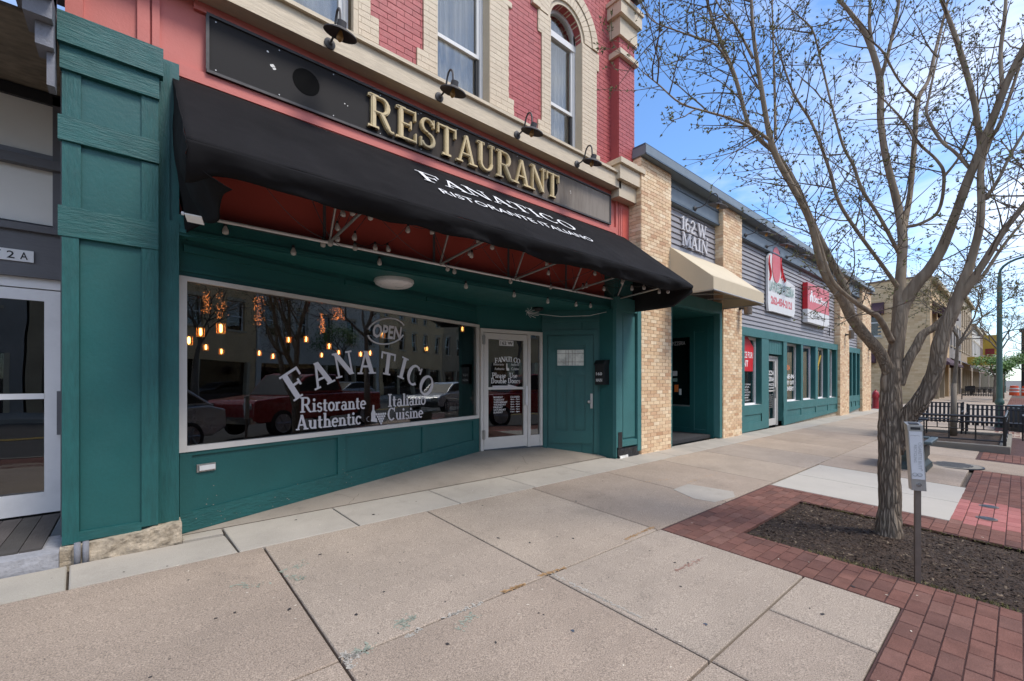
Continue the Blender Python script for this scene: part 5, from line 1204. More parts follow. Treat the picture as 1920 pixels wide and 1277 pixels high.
# entrance bay
q = MB(); q.box(8.04, 8.12, 4.52, 4.66, .18, 3.3).box(10.25, 10.37, 4.52, 4.66, .18, 3.3).box(8.12, 10.25, 4.52, 4.66, 3.05, 3.3); spart('entrance_frame', q, 'teal2')
spart('entrance_side', B(10.22, 10.30, 4.66, 6.4, .15, 3.05), 'teal'); spart('entrance_side', B(8.0, 8.06, 4.66, 6.4, .15, 3.05), 'teal')
spart('entrance_ceiling', B(8.06, 10.3, 4.66, 6.45, 3.02, 3.10), 'teal')
spart('entrance_back', B(8.06, 10.25, 6.4, 6.5, .15, 3.05), 'teal')
SX = 10.22
q = MB()
for y0, y1, z0, z1 in ((5.12, 5.22, .25, 2.75), (6.3, 6.4, .25, 2.75), (5.22, 6.3, 2.56, 2.75), (5.22, 6.3, .74, .86), (5.22, 6.3, .25, .36), (4.78, 4.84, .25, 2.75), (4.84, 5.12, .25, .34), (4.84, 5.12, 2.66, 2.75)): q.box(SX - .02, SX, y0, y1, z0, z1)
spart('side_boards', q, 'teal', kind='stuff')
spart('trim_strip', B(SX - .028, SX - .02, 5.10, 5.115, .30, 2.7), 'teal2'); spart('trim_strip', B(SX - .028, SX - .02, 4.84, 5.10, .335, .35), 'teal2'); spart('trim_strip', B(SX - .028, SX - .02, 5.22, 6.3, .86, .875), 'teal2')
ew = spart('entrance_window', MB().box(SX - .015, SX - .003, 5.22, 6.3, .87, .91).box(SX - .015, SX - .003, 5.70, 5.73, .91, 2.56), 'steel')
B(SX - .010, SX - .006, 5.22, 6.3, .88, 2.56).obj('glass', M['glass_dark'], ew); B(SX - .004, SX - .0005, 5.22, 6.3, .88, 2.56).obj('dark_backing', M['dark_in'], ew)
for a, b, c, d, m in ((5.55, 5.67, 1.62, 1.74, 'label'), (5.55, 5.67, 1.48, 1.56, 'print_green'), (5.88, 6.0, 1.05, 1.70, 'label'), (5.52, 5.62, 1.22, 1.40, 'print_orange'), (5.44, 5.50, 1.15, 1.30, 'label')): B(SX - .013, SX - .0105, a, b, c, d).obj('sticker', M[m], ew)
plain('PIZZERIA', (SX - .012, 5.68, 2.38), (0, -1, 0), EZ, .34, .09, M['print_grey'], ew)
spart('door_threshold', MB().hexa([(8.1, 5.35, .14), (10.2, 5.05, .14), (10.2, 6.4, .14), (8.1, 6.4, .14), (8.1, 5.35, .2), (10.2, 5.05, .2), (10.2, 6.4, .235), (8.1, 6.4, .235)]), 'conc_pale')
mt = thing('door_mat', 'dark entrance mat in the tan awning doorway', 'door mat', (9, 5, .2)); B(8.14, 10.2, 4.72, 6.35, .17, .245).obj('mat_pad', M['mat_floor'], mt)
t = thing('recessed_light', 'small recessed light in the teal entrance ceiling under tan awning', 'ceiling light', (8.8, 5.4, 3.0)); MB().lathe([(.09, 3.02), (.09, 3.005), (.06, 3.0)], (8.9, 5.6, 0), 20).obj('trim_ring', M['white'], t)
# shop fronts of bays two and three
def front(x0, x1, fins, door_x=None):
    zb = lambda x: gz(x, 4.6) - .02
    y = 4.60
    spart('header_board', B(x0, x1, y - .03, 4.9, 2.66, 2.875), 'teal2')
    def base(a, b, flare=.16):
        q = MB(); q.hexa([(a, y, zb(a) + flare * .2), (b, y, zb(b) + flare * .6), (b, y + .3, zb(b) + flare * .6), (a, y + .3, zb(a) + flare * .2), (a, y, .85), (b, y, .85), (b, y + .3, .85), (a, y + .3, .85)]); spart('base_wall', q, 'teal2')
        q = MB(); q.hexa([(a, y - .022, zb(a) + .03), (b, y - .022, zb(b) + flare * .6), (b, y, zb(b) + flare * .6), (a, y, zb(a) + .03), (a, y - .022, .40), (b, y - .022, .40), (b, y, .40), (a, y, .40)]); spart('base_board', q, 'teal2')
        spart('base_board', B(a, b, y - .022, y, .61, .86), 'teal2')
    return base
# bay 2: window, pier, door, four windows
y = 4.60
bs = front(11.42, 20.55, None)
bs(11.42, 13.45, .1); bs(14.62, 20.55, .3)
spart('foundation', MB().hexa([(14.6, 4.62, 0), (20.55, 4.62, 0), (20.55, 4.8, 0), (14.6, 4.8, 0), (14.6, 4.62, .3), (20.55, 4.62, .4), (20.55, 4.8, .4), (14.6, 4.8, .3)]), 'stone')
for a, b, z0, z1 in ((11.42, 11.80, .4, 2.66), (12.94, 13.45, .2, 2.66), (14.62, 14.92, .2, 2.66), (16.24, 16.42, .86, 2.66), (17.76, 18.02, .86, 2.66), (19.23, 19.46, .86, 2.66), (20.40, 20.55, .3, 2.66)):
    spart('pier_board', B(a, b, y - .02, y + .25, z0, z1), 'teal2')
    spart('reveal_board', B(a - .012, a, y, 4.80, max(z0, .86), z1), 'teal')
for a, b in ((12.2, 12.3), (16.24 - 1.3, 16.24 - 1.22)): pass
for a in (11.42, 12.94, 14.7, 16.24, 17.78, 19.25, 20.4): spart('base_stile', B(a, a + .13, y - .021, y, .40, .61), 'teal2')
for a, b in ((11.80, 12.94), (14.92, 16.24), (16.42, 17.76), (18.02, 19.23), (19.46, 20.40)):
    w = spart('window', MB().box(a, b, 4.73, 4.79, .84, .90).box(a, b, 4.73, 4.79, 2.60, 2.66).box(b - .06, b, 4.73, 4.79, .9, 2.6).box(a, a + .05, 4.73, 4.79, .9, 2.6), 'alu_white')
    B(a + .04, b - .05, 4.75, 4.756, .88, 2.62).obj('glass', M['glass_up'], w); B(a, b, y, 4.73, .845, .86).obj('sill', M['white'], w)
    lastw = w
    if a < 12:
        w0 = w
    elif a < 15: w1 = w
    elif a < 17: w2 = w
    elif a < 18.5: w3 = w
spart('shop_back_wall', B(11.4, 25, 8.5, 8.6, 0, 3.2), 'dark_in'); spart('shop_floor', B(11.4, 25, 5.1, 8.5, .1, .15), 'dark_wood'); spart('shop_ceiling', B(11.4, 25, 5.1, 8.5, 2.9, 3.0), 'dark_in')
spart('door_side', MB().box(13.45, 13.47, 4.6, 5.05, .15, 2.66).box(14.60, 14.62, 4.6, 5.05, .15, 2.66), 'teal')
for k in range(8): spart('panel_board', B(13.46 + k * .145, 13.455 + (k + 1) * .145 - .008, y + .02, y + .05, 2.26, 2.66), 'teal2')
q = MB().box(13.47, 13.53, 4.72, 4.80, .17, 2.22).box(14.50, 14.60, 4.72, 4.80, .17, 2.22).box(13.53, 14.50, 4.72, 4.80, 2.16, 2.22)
dr = spart('glass_door', q, 'alu'); q = MB().box(13.54, 13.61, 4.74, 4.79, .19, 2.15).box(14.40, 14.49, 4.74, 4.79, .19, 2.15).box(13.61, 14.40, 4.74, 4.79, .19, .38).box(13.61, 14.40, 4.74, 4.79, 2.07, 2.15).box(13.61, 14.40, 4.735, 4.77, 1.18, 1.22); q.obj('door_leaf', M['alu'], dr)
B(13.60, 14.41, 4.765, 4.77, .37, 2.08).obj('glass', M['glass_up'], dr); q = MB().box(14.30, 14.34, 4.69, 4.71, .98, 1.3).box(14.31, 14.33, 4.70, 4.74, 1.0, 1.02).box(14.31, 14.33, 4.70, 4.74, 1.26, 1.28); q.obj('handle', M['steel'], dr)
for tx, z, h in (('PIAZZA', 1.66, .13), ('PIZZERIA', 1.48, .13), ('262-454-2121', 1.34, .09), ('CARRY OUT & DELIVERY', 1.26, .05)): plain(tx, (13.66, 4.762, z), EX, EZ, .72, h, M['print_white'], dr, bold=.02)
for i in range(7): plain('MTWTFSS'[i] + 'DAY 11-9', (13.66, 4.762, 1.06 - i * .06), EX, EZ, .6, .035, M['print_white'], dr)
q = MB(); q.prism([(-.55, -.3), (.35, -.3), (.4, .35), (.0, .62), (-.55, .6)], (12.35, 4.725, 2.05), EX, EZ, (0, -.003, 0)); q.obj('poster', M['print_red'], w0)
plain('SPACE FOR', (11.84, 4.722, 2.1), EX, EZ, .85, .17, M['print_white'], w0, bold=.02); plain('RENT', (11.84, 4.722, 1.87), EX, EZ, .55, .17, M['print_white'], w0, bold=.02)
for i, tx in enumerate(('FRIENDLY DINING', 'PIZZA', 'PASTA SALADS', 'SANDWICHES', 'WINGS', 'BEER & WINE', 'OPEN DAILY')): plain(tx, (11.84, 4.722, 1.38 - i * .07), EX, EZ, .7 - .07 * (i % 3), .04, M['print_white'], w0)
for i, tx in enumerate(('DINE-IN', 'CARRY OUT', 'DELIVERY')): plain(tx, (15.0, 4.722, 1.56 - i * .19), EX, EZ, 1.0, .13, M['print_white'], w1, bold=.03)
plain('PIZZA', (15.0, 4.722, 1.83), EX, EZ, .65, .15, M['print_orange'], w1, bold=.03)
B(16.55, 17.2, 4.85, 4.87, 2.1, 2.5).obj('beer_sign', M['screen'], w2)
q = MB(); q.prism([(0, 0), (.16, 0), (.5, .42), (.34, .42)], (18.2, 4.725, 1.55), EX, EZ, (0, -.003, 0)); q.prism([(0, 0), (.16, 0), (.5, .42), (.34, .42)], (18.5, 4.725, 1.15 + .85), EX, EZ, (0, -.003, 0)); q.obj('window_decal', M['yellow_sign'], w3)
# bay 3
bs = front(21.9, 24.2, None); bs(21.9, 24.2, .3)
spart('foundation', B(21.9, 24.2, 4.62, 4.8, 0, .4), 'conc_pale')
for a, b in ((21.9, 22.02), (22.75, 22.88), (23.45, 23.6), (24.1, 24.2)): spart('pier_board', B(a, b, y - .02, y + .25, .3, 2.66), 'teal2'); spart('reveal_board', B(a - .01, a, y, 4.80, .86, 2.66), 'teal')
for a in (21.9, 22.75, 23.45): spart('base_stile', B(a, a + .1, y - .021, y, .40, .61), 'teal2')
for a, b in ((22.02, 22.75), (22.88, 23.45), (23.6, 24.1)):
    w = spart('window', MB().box(a, b, 4.73, 4.79, .84, .90).box(a, b, 4.73, 4.79, 2.6, 2.66).box(b - .05, b, 4.73, 4.79, .9, 2.6), 'alu_white'); B(a, b, 4.75, 4.756, .88, 2.62).obj('glass', M['glass_up'], w)
# address letters
ad = thing('address_letters', 'pale raised letters 162 W. MAIN on grey siding above the tan awning', 'sign letters', (9.2, 4.66, 4.6))
for tx, z, x0, wdt in (('162 W.', 4.70, 8.72, 1.27), ('MAIN', 4.37, 8.76, 1.20)):
    x = x0; wx = wdt / word_width(tx, .30)
    for c in tx:
        if c == ' ': x += word_width(' ', .3, wx); continue
        q = MB(); a = draw_glyph(q, c, (x, 4.672, z), EX, EZ, (0, -.03, 0), .29, T=.18, t=.085, lift=.001, wx=wx); q.obj('letter', M['print_grey'], ad); x += a
ad2 = thing('address_letters', 'small pale raised letters on the grey siding of the farthest bay', 'sign letters', (22.6, 4.66, 4.0))
x = 22.1
for c in 'STATE': q = MB(); x += draw_glyph(q, c, (x, 4.672, 4.1), EX, EZ, (0, -.03, 0), .34, lift=.001); q.obj('letter', M['print_grey'], ad2)
# tan awning
ta = thing('tan_awning', 'small tan canvas awning over the recessed teal entrance', 'awning', (9.2, 4.5, 3.4))
x0, x1, yf = 7.98, 10.38, 3.64
v8 = [(x0, 4.5, 4.14), (x1, 4.5, 4.14), (x1, yf, 3.40), (x0, yf, 3.40), (x0, 4.5, 3.17), (x1, 4.5, 3.17), (x1, yf, 3.17), (x0, yf, 3.17)]
def tslope(u, v): return (x0 + (x1 - x0) * u, 4.5 + (yf - 4.5) * v, 4.14 + (3.40 - 4.14) * v - .012 * math.sin(math.pi * v) * abs(math.sin(u * 6.3)))
MB().grid(tslope, 24, 8).obj('canopy', M['beige'], ta, smooth=True)
MB().add([v8[3], v8[2], v8[6], v8[7]], [(0, 1, 2, 3)]).obj('valance', M['beige'], ta); MB().add([v8[0], v8[3], v8[7], v8[4]], [(0, 1, 2, 3)]).obj('side_panel', M['beige'], ta); MB().add([v8[1], v8[2], v8[6], v8[5]], [(0, 1, 2, 3)]).obj('side_panel', M['beige'], ta)
q = MB(); q.tube([v8[7], v8[6]], .015, 6); q.tube([v8[7], v8[4]], .015, 6); q.tube([v8[6], v8[5]], .015, 6); q.obj('frame', M['steel'], ta)
for x in (8.8, 9.6): MB().tube([(x, yf, 3.2), (x, 4.5, 3.3)], .012, 6).obj('strut', M['steel'], ta)
for c in ta.children:
    if c.name.startswith(('canopy', 'valance', 'side')): md = c.modifiers.new('thick', 'SOLIDIFY'); md.thickness = .006
# lamps on the frieze
for x, lb in ((9.18, 'gooseneck lamp above the raised letters 162 W. MAIN'), (11.85, 'gooseneck lamp on the grey frieze just right of second brick pillar'), (13.3, 'gooseneck lamp on the frieze above the pizzeria sign'), (14.9, 'gooseneck lamp on the frieze between pizzeria and red insurance signs'), (16.6, 'gooseneck lamp on the frieze above the red insurance sign'), (23.5, 'gooseneck lamp on the frieze of the farthest bay')):
    gooseneck(x, 4.585, 5.22, 'frieze_lamp', lb, 'gooseneck lamps on the grey frieze', r=.19, proj=.5)
for x, z, lb in ((11.28, 3.28, 'dark cylinder sconce on the second brick pillar'), (21.3, 3.3, 'dark cylinder sconce on the third brick pillar'), (25.4, 2.9, 'dark cylinder sconce on the farthest brick pillar')):
    t = thing('wall_sconce', lb, 'wall sconce', (x, 4.49, z), 'cylinder sconces on the brick pillars')
    MB().lathe([(.085, -.17), (.09, -.165), (.09, .165), (.085, .17)], (x, 4.30, z), 20).obj('cylinder', M['steel_brown'], t, sharp=40); MB().tube([(x, 4.38, z), (x, 4.49, z)], .03, 8).obj('bracket', M['black'], t); MB().lathe([(.05, 0), (.05, .02)], (x, 4.495, z), 12, (0, -1, 0)).obj('mount', M['black'], t)
t = thing('wall_tap', 'small dark bracket on grey siding right of the red sign', 'bracket', (19.6, 4.64, 3.3)); MB().tube([(19.6, 4.68, 3.3), (19.6, 4.5, 3.3)], .015, 6).obj('rod', M['black'], t); MB().tube([(19.6, 4.62, 3.15), (19.6, 4.62, 3.45)], .015, 6).obj('bar', M['black'], t)
# pizzeria sign
pz = thing('pizzeria_sign', 'white cut-out pizzeria sign with a red hand and phone number', 'sign', (14.6, 4.6, 4.0))
out = [(0, .22), (.06, .02), (.3, .04), (2.15, .04), (2.25, .2), (2.25, 1.02), (1.3, 1.1), (1.18, 1.35), (1.0, 1.42), (.92, 1.9), (.78, 1.72), (.2, 1.72), (.06, 1.6), (0, 1.5)]
MB().prism(out, (13.45, 4.66, 3.44), EX, EZ, (0, -.06, 0)).obj('board', M['white'], pz)
ov = [(.62 + .33 * math.cos(R(a)), 1.40 + .52 * math.sin(R(a))) for a in range(0, 360, 15)]
MB().prism(ov, (13.45, 4.62, 3.44), EX, EZ, (0, -.035, 0)).obj('red_oval', M['print_pink'], pz)
q = MB()
for cx, cz, hh in ((.10, 1.25, .36), (1.02, 1.38, .30), (1.14, 1.20, .16), (1.26, 1.10, .1)):
    q.tube([(13.45 + cx + .06 * math.sin(k * 1.1), 4.59, 3.44 + cz - hh + 2 * hh * k / 6) for k in range(7)], [.02, .035, .04, .035, .03, .02, .01], 6)
q.obj('red_scroll', M['print_red'], pz, kind='stuff')
plain('LA PIAZZA PIZZERIA', (13.55, 4.58, 4.06), EX, EZ, 2.0, .28, M['print_green'], pz, bold=.02); plain('262-454-2121', (13.66, 4.598, 3.68), EX, EZ, 1.75, .24, M['print_pink'], pz, bold=.05)
# insurance sign
ins = thing('insurance_sign', 'boxed red and white insurance office sign with three-oval emblem', 'sign', (17.9, 4.6, 4.0))
B(16.65, 19.1, 4.53, 4.66, 3.85, 4.72).obj('red_half', M['print_red'], ins); B(16.66, 19.11, 4.512, 4.53, 3.85, 4.71).obj('red_face', M['print_pink'], ins); B(16.65, 19.12, 4.515, 4.66, 3.42, 3.848).obj('white_half', M['white'], ins)
q = MB()
for dx, dz in ((0, .14), (-.11, -.02), (.11, -.02)): q.prism([(dx + .085 * math.cos(R(a)), dz + .12 * math.sin(R(a))) for a in range(0, 360, 20)], (17.05, 4.510, 4.24), EX, EZ, (0, -.003 - .001 * dx, 0))
q.obj('emblem', M['print_white'], ins); plain('StateFarm', (17.28, 4.511, 4.13), EX, EZ, 1.55, .25, M['print_white'], ins, bold=.03); plain('Jennifer Visser', (17.2, 4.514, 3.52), EX, EZ, 1.45, .24, M['print_black'], ins)

# ------------------------------------------------------------ street furniture
# ash receptacle on its post
ax_, ay_ = 4.45, .50; az_ = gz(ax_, ay_) - .01
ar_t = thing('ash_receptacle', 'slim grey cigarette receptacle with pale label on a post in the mulch', 'ash receptacle', (ax_, ay_, az_))
fw = Vector((-.93, -.36, 0)).normalized(); fs = Vector((fw.y * -1, fw.x, 0)) * -1      # face looks at the walk
fs = Vector((-fw.y, fw.x, 0)); 
if fs.dot(Vector((FY, -FX, 0))) < 0: fs = -fs
def abox(mb, s0, s1, d0, d1, z0, z1, top=0., lean=0.):
    f = lambda s_, d_, z_: Vector((ax_, ay_, 0)) + fs * (s_ + lean * (z_ - .7)) + fw * d_ + Vector((0, 0, z_))
    return mb.hexa([f(s0, d1, z0), f(s1, d1, z0), f(s1, d0, z0), f(s0, d0, z0), f(s0, d1, z1), f(s1, d1, z1), f(s1, d0, z1 + top), f(s0, d0, z1 + top)])
q = MB(); abox(q, -.017, .017, -.014, .020, az_ - .1, .72); q.obj('post', M['steel_brown'], ar_t)
lean = -.05
q = MB(); abox(q, -.042, .042, -.032, .040, .70, 1.145, 0, lean); q.obj('body', M['steel'], ar_t)
q = MB(); abox(q, -.045, .045, -.036, .044, 1.145, 1.185, .02, lean); q.obj('hood', M['steel'], ar_t)
q = MB(); abox(q, -.028, .028, .0441, .046, 1.152, 1.172, .0, lean); abox(q, -.027, .027, -.014, .030, 1.19, 1.193, .01, lean); q.obj('slot', M['black'], ar_t)
q = MB(); abox(q, -.036, .036, .040, .043, .785, 1.14, 0, lean); q.obj('label_plate', M['label'], ar_t)
q = MB(); abox(q, .042, .0445, -.024, .034, .785, 1.14, 0, lean); q.obj('side_label', M['label'], ar_t)
def apt(s_, z_, d_=.0455): p = Vector((ax_, ay_, 0)) + fs * (s_ + lean * (z_ - .7)) + fw * d_; return (p.x, p.y, z_)
q = MB(); q.tube([apt(0, .745, .040), apt(0, .745, .048)], [.016, .015], 14); q.tube([apt(0, .745, .048), apt(0, .745, .050)], [.008, .007], 10); q.obj('lock', M['chrome'], ar_t)
rd = fs if fs.cross(EZ).dot(fw) > 0 else -fs
plain('CIGARETTE BUTT', apt(.012, 1.06), -EZ, fs, .2, .018, M['label_print'], ar_t); plain('RECYCLING', apt(-.014, 1.04), -EZ, fs, .13, .016, M['label_print'], ar_t)
q = MB()
for a0 in (-.014, .014):
    q.tube([apt(a0 + .013 * math.cos(R(a)) - .005, .82 + .012 * math.sin(R(a)), .0455) for a in range(0, 361, 24)], .0022, 4)
q.tube([apt(.02, .85, .0455), apt(.026, .86, .0455)], .002, 4)
for a0 in (-.012, .012): q.tube([apt(a0 + .014 * math.cos(R(a)) - .005, 1.105 + .006 * math.sin(R(a)), .0455) for a in range(0, 181, 30)], .0012, 4)
q.obj('label_emblem', M['label_print'], ar_t)
# green planter box
pbx = thing('planter_box', 'square dark green planter box with flared pale rim behind the big tree', 'planter', (10.2, 1.45, gz(10.2, 1.4)))
px0, px1, py0, py1, z0 = 9.75, 10.5, 1.0, 1.5, gz(10.2, 1.4) - .01
def ring(mb, i0, z0_, i1, z1_):
    return mb.hexa([(px0 - i0, py0 - i0, z0_), (px1 + i0, py0 - i0, z0_), (px1 + i0, py1 + i0, z0_), (px0 - i0, py1 + i0, z0_), (px0 - i1, py0 - i1, z1_), (px1 + i1, py0 - i1, z1_), (px1 + i1, py1 + i1, z1_), (px0 - i1, py1 + i1, z1_)])
ring(MB(), -.04, z0 + .13, -.02, z0 + .45).obj('body', M['planter'], pbx); q = MB(); ring(q, .02, z0, .01, z0 + .08); ring(q, .0, z0 + .08, -.03, z0 + .13); q.obj('foot', M['planter'], pbx)
q = MB()
for (a, b, c, d) in ((px0 - .08, px1 + .08, py0 - .08, py0 + .02), (px0 - .08, px1 + .08, py1 - .02, py1 + .08), (px0 - .08, px0 + .02, py0 + .02, py1 - .02), (px1 - .02, px1 + .08, py0 + .02, py1 - .02)): q.bev(a, b, c, d, z0 + .455, z0 + .50, .012)
q.obj('rim', M['planter_rim'], pbx); B(px0 + .02, px1 - .02, py0 + .02, py1 - .02, z0 + .44, z0 + .47).obj('soil', M['mulch'], pbx)
for (a, b, c, d) in ((px0 + .06, px1 - .06, py0 + .012, py0 + .03),): B(a, b, c, d, z0 + .20, z0 + .40).obj('panel', M['planter'], pbx)
B(px0 + .012, px0 + .03, py0 + .06, py1 - .06, z0 + .20, z0 + .40).obj('panel', M['planter'], pbx)
# raised pit kerb, railing, benches
KX0, KX1, KY0, KY1 = 13.75, 17.1, .12, 1.92
zk = gz(15, 1)
kb = thing('planting_kerb', 'low concrete kerb framing the bark bed under the slim tree', 'kerb', (15.8, 1, zk))
for a, b, c, d in ((KX0, KX0 + .16, KY0, KY1), (KX1 - .16, KX1, KY0, KY1), (KX0 + .16, KX1 - .16, KY0, KY0 + .16), (KX0 + .16, KX1 - .16, KY1 - .16, KY1)): MB().bev(a, b, c, d, zk - .1, zk + .12, .01).obj('kerb_stone', M['conc_dark'], kb)
MB().grid(lambda u, v: (KX0 + .16 + (KX1 - KX0 - .32) * u, KY0 + .16 + (KY1 - KY0 - .32) * v, zk + .06 + .03 * noise.noise(Vector((u * 20, v * 9, 1)))), 60, 30).obj('bark_bed', M['mulch'], None, smooth=True, kind='stuff')
rl = thing('black_railing', 'black metal railing with square-cut pattern along the front of the bark bed', 'railing', (13.83, 1, zk))
rx = 13.83; zr = zk + .12
def bar(p, q_, r_=.014, nm='rail', par=None, m='black'): return MB().tube([p, q_], r_, 4).obj(nm, M[m], par)
for z, r_ in ((zr + .60, .022), (zr + .47, .014), (zr + .09, .014)): bar((rx, .2, z), (rx, 1.86, z), r_ * 1.25, 'rail', rl)
for z in (.32,): bar((rx, .2, zr + z), (rx, 1.86, zr + z), .010, 'rail', rl)
for yy in (.2, .62, 1.03, 1.44, 1.86): bar((rx, yy, zr - .02 if yy in (.2, 1.86) else zr + .09), (rx, yy, zr + .62 if yy in (.2, 1.86) else zr + .47), .026 if yy in (.2, 1.86) else .013, 'post', rl)
for yy in (.5, .86, 1.22, 1.6): bar((rx, yy, zr + .32), (rx, yy, zr + .47), .010, 'baluster', rl)
for (a, b) in (((rx, .2, zr + .6), (16.95, .2, zr + .6)), ((rx, .2, zr + .47), (16.95, .2, zr + .47)), ((rx, .2, zr + .09), (16.95, .2, zr + .09))): bar(a, b, .02, 'rail', rl)
for xx in (14.9, 15.9, 16.95): bar((xx, .2, zr), (xx, .2, zr + .6), .02, 'post', rl)
bar((rx, 1.86, zr + .6), (16.95, 1.86, zr + .6), .02, 'rail', rl)
def bench(x, y, z, ln, rz, label):
    t = thing('slatted_bench', label, 'bench', (x, y, z), 'black slatted benches', rz)
    def o(mb, n): 
        ob = mb.obj(n, M['black'], None); ob.parent = t; OFF[ob] = Vector((0, 0, 0)); return ob
    n = int(ln / .083)
    sm = MB().add([(-.024, .0, .30), (.024, .0, .30), (.024, .014, .30), (-.024, .014, .30), (-.024, .09, .84), (.024, .09, .84), (.024, .104, .84), (-.024, .104, .84)], [(0, 3, 2, 1), (4, 5, 6, 7), (0, 1, 5, 4), (1, 2, 6, 5), (2, 3, 7, 6), (3, 0, 4, 7)]).mesh('back_slat', M['black'])
    s2 = MB().box(-.024, .024, -.44, -.01, .42, .434).mesh('seat_slat', M['black'])
    for i in range(n):
        a = -ln / 2 + .05 + i * (ln - .1) / (n - 1)
        for me, nm in ((sm, 'back_slat'), (s2, 'seat_slat')):
            ob = bpy.data.objects.new(nm, me); COL.objects.link(ob); ob.parent = t; ob.location = (a, 0, 0)
    for z_, yy in ((.85, .10), (.74, .08), (.40, .012)): o(MB().tube([(-ln / 2, yy, z_), (ln / 2, yy, z_)], .017, 6), 'rail')
    o(MB().tube([(-ln / 2, -.44, .42), (ln / 2, -.44, .42)], .017, 6), 'rail')
    for s_ in (-1, 1):
        a = s_ * (ln / 2 - .02)
        o(MB().tube([(a, .10, 0), (a, .06, .42), (a, .12, .88)], .02, 6), 'leg'); o(MB().tube([(a, -.42, 0), (a, -.42, .62), (a, .05, .64)], .018, 6), 'arm_leg')
    return t
bench(17.35, 1.52, gz(17.4, 1.5), 1.04, R(90) + math.pi, 'black slatted bench behind the slim tree, left of its trunk')
bench(17.35, .44, gz(17.4, .4), 1.04, R(90) + math.pi, 'black slatted bench behind the slim tree, right of its trunk')
bench(15.4, 2.06, gz(15.4, 2.1), 1.7, R(0), 'black slatted bench beside the bark bed, nearest the big tree')
bench(48, 2.0, gz(48, 2.0), 1.8, R(90), 'far small black bench under the leafy green tree')
bench(62, 2.2, gz(62, 2.2), 1.8, R(90), 'farthest black bench near the street end')
t = thing('litter_bin', 'wide dark litter bin at the right edge beyond the railing', 'litter bin', (21.2, -.15, gz(21, 0)))
z = gz(21, 0); q = MB(); q.prism([(-.62 + (.62 if c > 0 else .62) * 0 + .62 * (1 + math.cos(R(a))) - .62, .45 * math.sin(R(a))) for a in range(0, 360, 30) for c in (1,)], (21.2, -.22, z), EX, EY, (0, 0, .70)); q.obj('body', mat('bin_panel', (.03, .036, .038), .6, .15, 4), t)
MB().prism([(.66 * math.cos(R(a)), .49 * math.sin(R(a))) for a in range(0, 360, 20)], (21.2, -.22, z + .70), EX, EY, (0, 0, .05)).obj('lid', M['planter_rim'], t)
# hydrant
hy = thing('fire_hydrant', 'dark red fire hydrant beyond the farthest brick pillar', 'fire hydrant', (24.9, 4.15, gz(25, 4.1)))
hx, hyy = 27.2, 4.55; hz = gz(hx, hyy)
hy.location = (hx, hyy, hz); OFF[hy] = Vector((hx, hyy, hz))
MB().lathe([(.19, 0), (.19, .04), (.13, .05), (.125, .50), (.15, .52), (.15, .57), (.13, .58), (.135, .70), (.11, .80), (.06, .86), (.03, .87), (.03, .92)], (hx, hyy, hz), 18).obj('body', M['hydrant'], hy, sharp=35)
for ax in ((1, 0, 0), (-1, 0, 0), (0, -1, 0)): MB().lathe([(.07, .10), (.07, .20), (.085, .20), (.085, .24), (.03, .25), (.03, .28)], (hx, hyy, hz + .62), 12, ax).obj('outlet', M['hydrant'], hy)
# lamp posts
def lamppost(x, y, z, h, label, arm=1.35, r=.075):
    t = thing('lamp_post', label, 'lamp post', (x, y, z), 'green street lamp posts')
    MB().lathe([(.12, 0), (.12, .08), (.095, .12), (.09, .75), (.11, .78), (.11, .85), (.085, .90), (r, .98), (r * .78, h - .4), (r * .6, h - .1)], (x, y, z), 16).obj('pole', M['post_green'], t, sharp=35)
    pts = [(x, y, z + h - .4)] + [(x, y - arm / 2 + arm / 2 * math.cos(R(a)), z + h + .45 * math.sin(R(a))) for a in range(0, 181, 15)]
    MB().tube(pts, .035, 8).obj('arm', M['post_green'], t, smooth=True)
    MB().lathe([(.03, .12), (.05, .1), (.06, -.02), (.20, -.10), (.22, -.2), (.19, -.2)], (x, y - arm, z + h), 16).obj('lamp_head', M['black'], t)
    MB().lathe([(.18, -.18), (.16, -.28), (.05, -.33)], (x, y - arm, z + h), 14).obj('lens', M['white'], t)
    return t
lamppost(21.3, .42, gz(21, .4), 5.0, 'tall green lamp post standing behind the black railing')
lamppost(50, .95, gz(50, 1), 4.9, 'green lamp post farther along the kerb with lantern arm', 2.0)
lamppost(84, 1.2, gz(84, 1), 4.9, 'small distant green lamp post near the street end', 2.4)
t = thing('street_pole', 'dark slim street pole near the right edge far away', 'pole', (75, -.5, -.1)); MB().tube([(75, -.3, -.3), (75, -.3, 6.8)], .16, 8).obj('pole', M['black'], t)
MB().lathe([(.3, 0), (.35, .3), (.1, .5)], (75, -.3, 6.8), 10).obj('cap', M['black'], t)
for k, (x, y, lb) in enumerate(((70, .35, 'left of the two orange barrels at the street end'), (71, -.5, 'right of the two orange barrels at the street end'))):
    t = thing('traffic_barrel', lb, 'traffic barrel', (x, y, gz(x, y)), 'orange traffic barrels'); z = gz(x, y)
    MB().lathe([(.38, 0), (.36, .25), (.34, .6), (.3, 1.0), (.1, 1.02)], (x, y, z), 14).obj('drum', M['barrel'], t)
    for zz in (.35, .65): MB().lathe([(.362, 0), (.355, .14)], (x, y, z + zz), 14).obj('white_band', M['white'], t)
